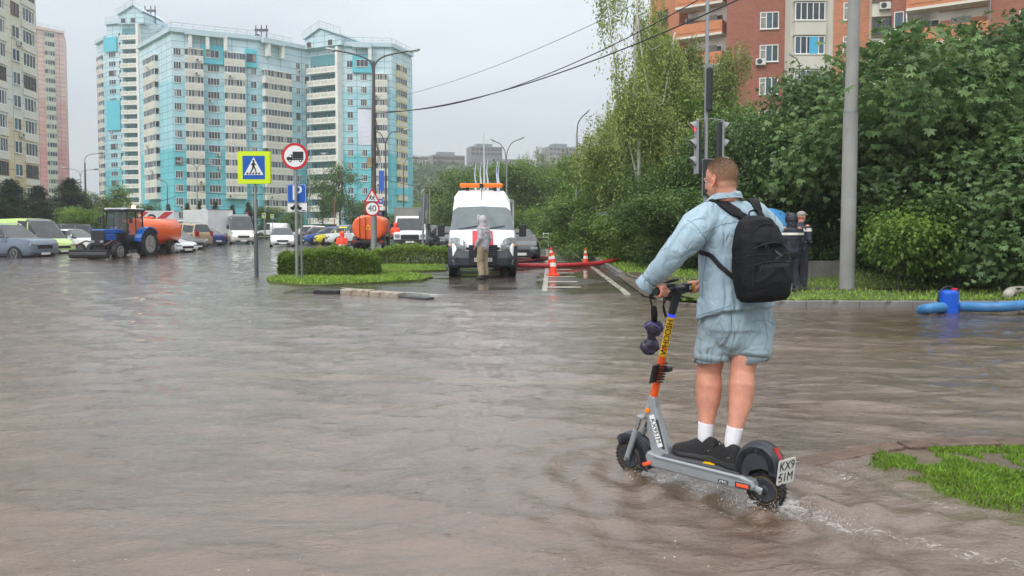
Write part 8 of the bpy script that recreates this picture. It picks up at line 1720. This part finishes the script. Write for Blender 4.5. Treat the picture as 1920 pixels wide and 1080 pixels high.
bseam([(-.118, -.035), (-.06, -.022), (.04, -.022), (.125, -.030)], .0045, BPD, 'zipper'); bseam([(-.11, .055), (-.05, .080), (.04, .082), (.105, .05)], .0045, BPD, 'zipper'); bseam([(-.105, -.20), (-.125, -.12), (-.118, -.035)], .003, BPD, 'piping'); bseam([(.13, -.20), (.142, -.12), (.132, -.035)], .003, BPD, 'piping'); bseam([(-.10, .15), (-.05, .185), (.03, .185), (.085, .14)], .003, BPD, 'piping'); bseam([(-.145, .02), (-.05, .022), (.06, .018), (.14, .02)], .0025, BPD, 'piping')
def bpatch(polys, m, name, off=.0015):
    mb = MB().mat(m)
    for poly in polys:
        P = []
        for x, z in poly: h_ = bbv.ray_cast(B(x, z, .4), -bn_, 1)[0] or B(x, z, .1); P.append(h_)
        c = sum(P, Vector())/len(P); P = [q+bn_*(.004+off) for q in P]; n_ = len(P); mb.add([tuple(q) for q in P]+[tuple(q-bn_*.006) for q in P], [tuple(range(n_)), tuple(reversed(range(n_, 2*n_)))]+[(i, (i+1) % n_, (i+1) % n_+n_, i+n_) for i in range(n_)])
    return placeb(mb.build(name))
bpatch([[(.018, .045), (.068, .010), (.050, .004), (.022, .026)], [(.068, .010), (.012, -.012), (.030, .004), (.050, .004)]], mat('arrow_mark_grey', (.055, .056, .062), .4), 'arrow_mark')
bpatch([[(.108, -.150), (.126, -.150), (.126, -.155), (.108, -.155)], [(.121, -.155), (.126, -.155), (.126, -.190), (.121, -.190)], [(.104, -.185), (.121, -.185), (.121, -.190), (.104, -.190)], [(.108, -.163), (.117, -.163), (.117, -.168), (.108, -.168)], [(.104, -.174), (.117, -.174), (.117, -.179), (.104, -.179)]], mat('label_white', lin(200, 200, 200), .5), 'small_logo', .002)
placeb(MB().mat(BPD).tube([B(-.055, .075, .112), B(-.062, .06, .118), B(-.052, .045, .118), B(-.044, .058, .118), B(-.05, .073, .112)], .0025, 6).build('zip_pull')); placeb(MB().mat(BPD).tube([B(-.10, -.03, .13), B(-.112, -.05, .132), B(-.12, -.068, .125)], .003, 6).build('zip_pull'))
placeb(MB().mat(BPD).tube(spline([B(-.06, .225, .0), B(-.05, .262, -.01), B(-.005, .268, -.01), B(.01, .23, .0)], 5), [(.009, .004)]*16, 8).build('carry_handle'))
def ribbon(pts, wd, th, m, name, snapit=True, off=.010):
    P = spline(pts, 8); vs = []
    for i, q in enumerate(P):
        q = Vector(q); s_, n_ = snap(q, off); 
        if not snapit: s_ = q
        t = (Vector(P[min(i+1, len(P)-1)])-Vector(P[max(i-1, 0)])).normalized(); x = t.cross(n_).normalized(); n_ = x.cross(t).normalized(); vs.append([s_+x*wd*a+n_*th*b_ for a, b_ in ((-.5, -.4), (-.5, .4), (-.42, .6), (.42, .6), (.5, .4), (.5, -.4))])
    mb = MB().mat(m); mb.smooth = True; mb.loft(vs); return placeb(mb.build(name))
ribbon([camside(1396, 412), camside(1378, 399), camside(1358, 386), D(1341, 376, 4.36), D(1330, 384, 4.46), D(1322, 410, 4.53)], .062, .016, BPK, 'shoulder_strap'); ribbon([camside(1428, 414), camside(1422, 402), D(1416, 390, 4.41), D(1411, 384, 4.47), D(1404, 400, 4.56)], .055, .016, BPK, 'shoulder_strap')
ribbon([camside(1376, 522), camside(1352, 500), camside(1334, 480), D(1324, 468, 4.36), D(1318, 455, 4.46)], .026, .006, BPD, 'lower_strap', off=.005)
placeb(MB().mat(BPD).box(B(-.10, .19, .03), (.03, .022, .02)).build('buckle', None, bevel=.004)); placeb(MB().mat(BPD).box(B(-.005, .215, .03), (.03, .022, .02)).build('buckle', None, bevel=.004))
# --- folded umbrella / pouch hanging from the left hand
PU = mat('dark_umbrella_cloth', lin(44, 40, 58), .4, var=.2, vscale=20); PUL = mat('violet_edge', lin(104, 96, 176), .4)
uc = D(1221, 600, 4.30); um = empty('folded_umbrella', D(1218, 550, 4.30), 0, 'small folded dark violet umbrella dangling by its strap from the rider\'s left hand', 'umbrella')
def placeu(o): o.parent = um; o.location = -Vector(um.location); return o
placeu(MB().mat(BPD).tube(spline([GL+Vector((-.01, -.03, -.03)), D(1219, 556, 4.30), D(1222, 577, 4.30)], 4), .003, 5).build('strap')); placeu(MB().mat(BPD).tube(spline([GL+Vector((.015, -.03, -.03)), D(1222, 556, 4.30), D(1224, 577, 4.30)], 4), .003, 5).build('strap'))
mb = MB().mat(BPK); mb.smooth = True; mb.tube([D(1225, 574, 4.3), D(1226, 577, 4.3), D(1227, 590, 4.3), D(1227, 603, 4.3)], [.010, .018, .020, .016], 12); placeu(mb.build('handle'))
mb = MB(); ell(mb, D(1225, 615, 4.30), (.058, .04, .046), fr=(Vector((1, 0, -.1)).normalized(), Vector((0, 1, 0)), Vector((.1, 0, 1)).normalized())); placeu(fuse(mb, 'folded_cloth', .004, 2, fold(.011, 24, 8, (1, 1, .5)), PU))
mb = MB(); ell(mb, D(1218, 650, 4.30), (.055, .04, .045), fr=(Vector((1, 0, .2)).normalized(), Vector((0, 1, 0)), Vector((-.2, 0, 1)).normalized())); mb.tube([D(1222, 622, 4.3), D(1222, 640, 4.3)], .026, 12); placeu(fuse(mb, 'folded_cloth', .004, 2, fold(.012, 24, 9, (1, 1, .5)), PU))
placeu(MB().mat(PUL).tube(spline([D(1208, 612, 4.26), D(1222, 606, 4.245), D(1238, 616, 4.26)], 5), .003, 5).build('piping'))
# ================= DISTANT PEOPLE =================
def skel_person(loc, hd, H_, label, J, cloth, scale_w=1.0, grp=None, vox=.014):
    """local: +y forward, x right. J: joint overrides; cloth: dict of (material) per garment"""
    e = empty('person', loc, hd, label, 'person', grp); k = H_/1.75; j = dict(hipL=(-.09, 0, .92), hipR=(.09, 0, .92), kneeL=(-.10, .02, .50), kneeR=(.10, .02, .50), ankL=(-.11, -.02, .09), ankR=(.11, -.02, .09), chest=(0, 0, 1.28), pel=(0, 0, .98), neck=(0, .01, 1.47), head=(0, .03, 1.62), shL=(-.19, 0, 1.41), shR=(.19, 0, 1.41), elL=(-.25, -.02, 1.13), elR=(.25, -.02, 1.13), haL=(-.23, .10, .90), haR=(.23, .10, .90)); j.update(J); j = {a: Vector(b_)*k for a, b_ in j.items()}
    def put(o): o.parent = e; return o
    mb = MB()
    for s_ in 'LR': chain(mb, [(j['hip'+s_], (.075*k, .08*k)), (j['knee'+s_], (.052*k, .055*k)), (j['knee'+s_].lerp(j['ank'+s_], .3), (.054*k, .056*k)), (j['ank'+s_], (.036*k, .038*k))], 12); chain(mb, [(j['ank'+s_]-Vector((0, .02, .04))*k, (.035*k, .03*k)), (j['ank'+s_]+Vector((0, .14, -.06))*k, (.035*k, .02*k))], 10)
    for s_ in 'LR':
        chain(mb, [(j['sh'+s_], (.05*k, .05*k)), (j['el'+s_], (.038*k, .038*k)), (j['ha'+s_], (.026*k, .022*k))], 10); d = (j['ha'+s_]-j['el'+s_]).normalized(); q = j['ha'+s_]
        chain(mb, [(q, (.026*k, .02*k)), (q+d*.06*k, (.038*k, .016*k))], 8); sd_ = d.cross(Vector((0, 1, .2))).normalized()
        for i in range(4): a = q+d*.07*k+sd_*(.024*(i-1.5)*.8)*k; mb.tube([a, a+d*.035*k, a+d*.055*k+Vector((0, .012, 0))], [.009*k, .0085*k, .007*k], 6, dome=True)
        mb.tube([q+d*.02*k, q+d*.045*k+Vector((0, .035, 0)), q+d*.065*k+Vector((0, .04, 0))], [.011*k, .010*k, .008*k], 6, dome=True)
    chain(mb, [(j['pel'], (.14*k, .10*k)), (j['chest'], (.15*k, .10*k)), (j['neck'], (.06*k, .06*k)), (j['head']-Vector((0, .02, .06))*k, (.055*k, .055*k))], 14, ref=(0, 1, 0))
    hh = j['head']; fr = (Vector((0, 1, 0)), Vector((1, 0, 0)), Vector((0, 0, 1))); ell(mb, hh+Vector((0, -.01, .03))*k, (.098*k, .078*k, .095*k), fr=fr); ell(mb, hh+Vector((0, .03, -.04))*k, (.065*k, .06*k, .075*k), fr=fr); ell(mb, hh+Vector((0, .105, -.01))*k, (.016*k, .014*k, .024*k), fr=fr)
    for s_ in (-1, 1): ell(mb, hh+Vector((s_*.08, 0, -.005))*k, (.018*k, .012*k, .032*k), fr=fr)
    put(fuse(mb, 'body', vox*.7, 2, None, SKIN))
    for s_ in (-1, 1): put(MB().mat(SK).ball(hh+Vector((s_*.032, .092, .005))*k, .009*k, 8, 6).build('eye'))
    put(MB().mat(mat('lip', lin(160, 92, 84), .5)).box(hh+Vector((0, .094, -.062))*k, (.045*k, .012*k, .010*k)).build('mouth'))
    fl = fold(.012, 8, H_*10 % 7, (1, 1, .6))
    mb = MB(); tw = cloth.get('loose', 1.0)
    for s_ in 'LR': mb.tube([j['hip'+s_], j['knee'+s_], j['ank'+s_]+Vector((0, 0, .01))], [(.105*k*tw, .11*k*tw), (.082*k*tw, .085*k*tw), (.075*k*tw, .08*k*tw)], 14)
    chain(mb, [(j['pel']-Vector((0, 0, .06)), (.165*k, .125*k)), (j['pel']+Vector((0, 0, .06)), (.160*k, .12*k))], 16, ref=(0, 1, 0)); put(fuse(mb, 'trousers', vox, 3, fl, cloth['trousers']))
    mb = MB(); b_ = .10 if cloth.get('long') else .0; chain(mb, [(j['pel']-Vector((0, 0, b_)), (.185*k*scale_w, .145*k)), (j['pel']+Vector((0, 0, .1)), (.18*k*scale_w, .14*k)), (j['chest'], (.20*k*scale_w, .14*k)), (j['chest']+Vector((0, 0, .10))*k, (.19*k*scale_w, .12*k)), (j['neck']-Vector((0, 0, .01)), (.085*k, .08*k))], 18, ref=(0, 1, 0), p=2.3)
    for s_ in 'LR': mb.tube([j['sh'+s_].lerp(j['chest'], .2), j['sh'+s_], j['el'+s_], j['el'+s_].lerp(j['ha'+s_], .95)], [(.075*k,)*2, (.082*k,)*2, (.066*k,)*2, (.05*k,)*2], 12)
    JK = put(fuse(mb, 'jacket', vox, 3, fl, cloth['top']))
    if cloth.get('hood'):
        mb = MB(); rgs = []
        ell(mb, hh+Vector((0, -.030, .015))*k, (.115*k, .118*k, .140*k), fr=fr); chain(mb, [(j['neck'], (.115*k, .11*k)), (hh+Vector((0, -.04, -.05))*k, (.105*k, .09*k))], 14, ref=(0, 1, 0)); put(fuse(mb, 'hood', vox*.8, 3, fold(.007, 14, 5), cloth['top']))
        mb = MB(); mb.mat(cloth['top']); mb.smooth = True; mb.tube([hh+Vector((.098*math.sin(a), .060+.02*math.cos(a), .02+.125*math.cos(a)))*k for a in np.linspace(-2.6, 2.6, 18)], [(.022*k, .026*k)]*18, 8); put(mb.build('hood_rim'))
    if cloth.get('hair'): mb = MB().mat(cloth['hair']); mb.smooth = True; ell(mb, hh+Vector((0, -.022, .040))*k, (.098*k, .086*k, .093*k), fr=fr); put(mb.build('hair'))
    if cloth.get('cap'):
        mb = MB().mat(cloth['cap']); mb.smooth = True; ell(mb, hh+Vector((0, -.005, .062))*k, (.108*k, .090*k, .075*k), fr=fr); put(mb.build('cap')); mb = MB().mat(cloth['cap']); ell(mb, hh+Vector((0, .11, .055))*k, (.07*k, .065*k, .010*k), fr=fr); put(mb.build('cap_brim'))
    for s_ in 'LR':
        mb = MB(); q = j['ank'+s_]; chain(mb, [(q+Vector((0, -.03, .02))*k, (.055*k, .05*k)), (q+Vector((0, -.02, -.045))*k, (.05*k, .045*k))], 10); mb.tube([q+Vector((0, -.07, -.05))*k, q+Vector((0, .03, -.04))*k, q+Vector((0, .13, -.055))*k, q+Vector((0, .19, -.065))*k], [(.045*k, .04*k), (.05*k, .05*k), (.052*k, .032*k), (.035*k, .02*k)], 12, dome=False); put(fuse(mb, 'shoe', vox*.7, 2, None, cloth['shoe']))
    if cloth.get('bands'):
        bv_ = BVHTree.FromPolygons([v.co.copy() for v in JK.data.vertices], [tuple(q.vertices) for q in JK.data.polygons])
        for z, hgt in cloth['bands']:
            c = Vector((0, 0, z))*k+Vector((j['chest'].x, j['chest'].y, 0)); P0, P1 = [], []
            for a in np.linspace(0, 2*math.pi, 41)[:-1]:
                d = Vector((math.cos(a), math.sin(a), 0)); 
                for lst, dz in ((P0, -hgt/2), (P1, hgt/2)): h_ = bv_.ray_cast(c+Vector((0, 0, dz))+d*.8, -d, 1)[0] or c+d*.2; lst.append(h_+d*.008)
            mb = MB().mat(cloth['bandm']); mb.smooth = True; mb.loft([P0, P1], cap=False); put(mb.build('reflective_band'))
    return e
GREYH = mat('pale_grey_hoodie', lin(176, 174, 180), .85, var=.1, vscale=6); KHA = mat('khaki_trousers', lin(152, 136, 112), .85, var=.18, vscale=5, dirt=(lin(110, 84, 62), 6, .6)); ORJ = mat('neon_orange_jacket', lin(250, 86, 60), .6, var=.1, vscale=5); REFL = mat('reflective_band', lin(220, 214, 206), .35, metal=.2); DKT = mat('dark_work_trousers', lin(44, 44, 56), .8, var=.15); NVJ = mat('navy_work_jacket', lin(36, 44, 62), .5, var=.25, vscale=8, bump=.3, bscale=20); NVB = mat('black_puffer', lin(38, 42, 52), .4, var=.3, vscale=12, bump=.6, bscale=14); RUB = mat('grey_rubber_boot', lin(84, 86, 80), .4); BOOT = mat('dark_boot', (.03, .03, .03), .5)
p0 = G(906, 524, .015); skel_person((p0.x, p0.y, .02), rad(62), 1.84, 'person in a pale grey hoodie and khaki trousers in front of the white van', dict(haR=(.20, .06, .86), elR=(.24, -.08, 1.12), elL=(-.24, -.05, 1.13), haL=(-.19, .12, .90), kneeL=(-.09, .05, .5), head=(0, .05, 1.60)), dict(top=GREYH, trousers=KHA, shoe=BOOT, hood=True, loose=1.12, long=True), .95)
x, y = gp(641, 36); skel_person((x, y, -.38), rad(8), 1.66, 'worker in a neon orange hooded jacket standing behind the nearer hedge', dict(haL=(-.12, .22, 1.02), haR=(.12, .22, 1.02)), dict(top=ORJ, trousers=DKT, shoe=BOOT, hood=True, bands=[(1.06, .06), (.99, .05)], bandm=REFL, long=True), 1.0, 'workers in neon orange jackets')
x, y = gp(741, 46.5); skel_person((x, y, 0), rad(-10), 1.76, 'worker in orange jacket and dark trousers walking between the orange tank and the cargo truck', dict(kneeL=(-.09, .12, .5), ankL=(-.10, .16, .09)), dict(top=ORJ, trousers=DKT, shoe=BOOT, hood=True, bands=[(1.08, .06)], bandm=REFL), 1.0, 'workers in neon orange jackets')
x, y = gp(1501, 16.4); skel_person((x, y, .12), rad(-62), 1.76, 'worker with a grey cap and navy jacket standing right of the backpack', dict(haR=(.10, .16, .98), haL=(-.14, .14, 1.0)), dict(top=NVJ, trousers=DKT, shoe=RUB, cap=mat('grey_cap', lin(150, 144, 142), .8), bands=[(1.34, .07), (1.08, .03)], bandm=REFL, long=True), 1.0, 'workers in dark jackets beside the rider')
x, y = gp(1485, 16.0); skel_person((x, y, .12), rad(14), 1.70, 'worker in a black hooded padded jacket, half hidden behind the backpack', dict(haR=(.22, .10, .92)), dict(top=NVB, trousers=DKT, shoe=RUB, hood=True, bands=[(1.30, .05)], bandm=REFL, long=True), 1.1, 'workers in dark jackets beside the rider')
# tractor driver
skel_person((-19.78, 37.55, .28), rad(180), 1.70, 'driver with dark hair sitting in the cab of the blue tractor', dict(hipL=(-.10, .0, .86), hipR=(.10, 0, .86), kneeL=(-.13, .42, .92), kneeR=(.13, .42, .92), ankL=(-.13, .50, .56), ankR=(.13, .50, .56), elL=(-.26, .15, 1.14), elR=(.26, .15, 1.14), haL=(-.14, .42, 1.18), haR=(.14, .42, 1.18)), dict(top=mat('brown_jacket', lin(96, 72, 60), .8), trousers=DKT, shoe=BOOT, hair=mat('dark_hair', (.02, .015, .012), .7)))
# ---- rain haze ----
hm = bpy.data.materials.new('rain_haze'); hm.use_nodes = True; nt = hm.node_tree; nt.nodes.clear()
o_ = nn(nt, 'ShaderNodeOutputMaterial'); pv = nn(nt, 'ShaderNodeVolumePrincipled'); pv.inputs['Color'].default_value = (.86, .90, .94, 1); pv.inputs['Density'].default_value = .0007; pv.inputs['Anisotropy'].default_value = .1
nt.links.new(pv.outputs[0], o_.inputs['Volume'])
hz = MB().mat(hm).bx(-650, 650, -40, 900, -1.4, 95).build('haze'); stuff(hz, 'thin grey rain haze filling the whole street', 'haze')
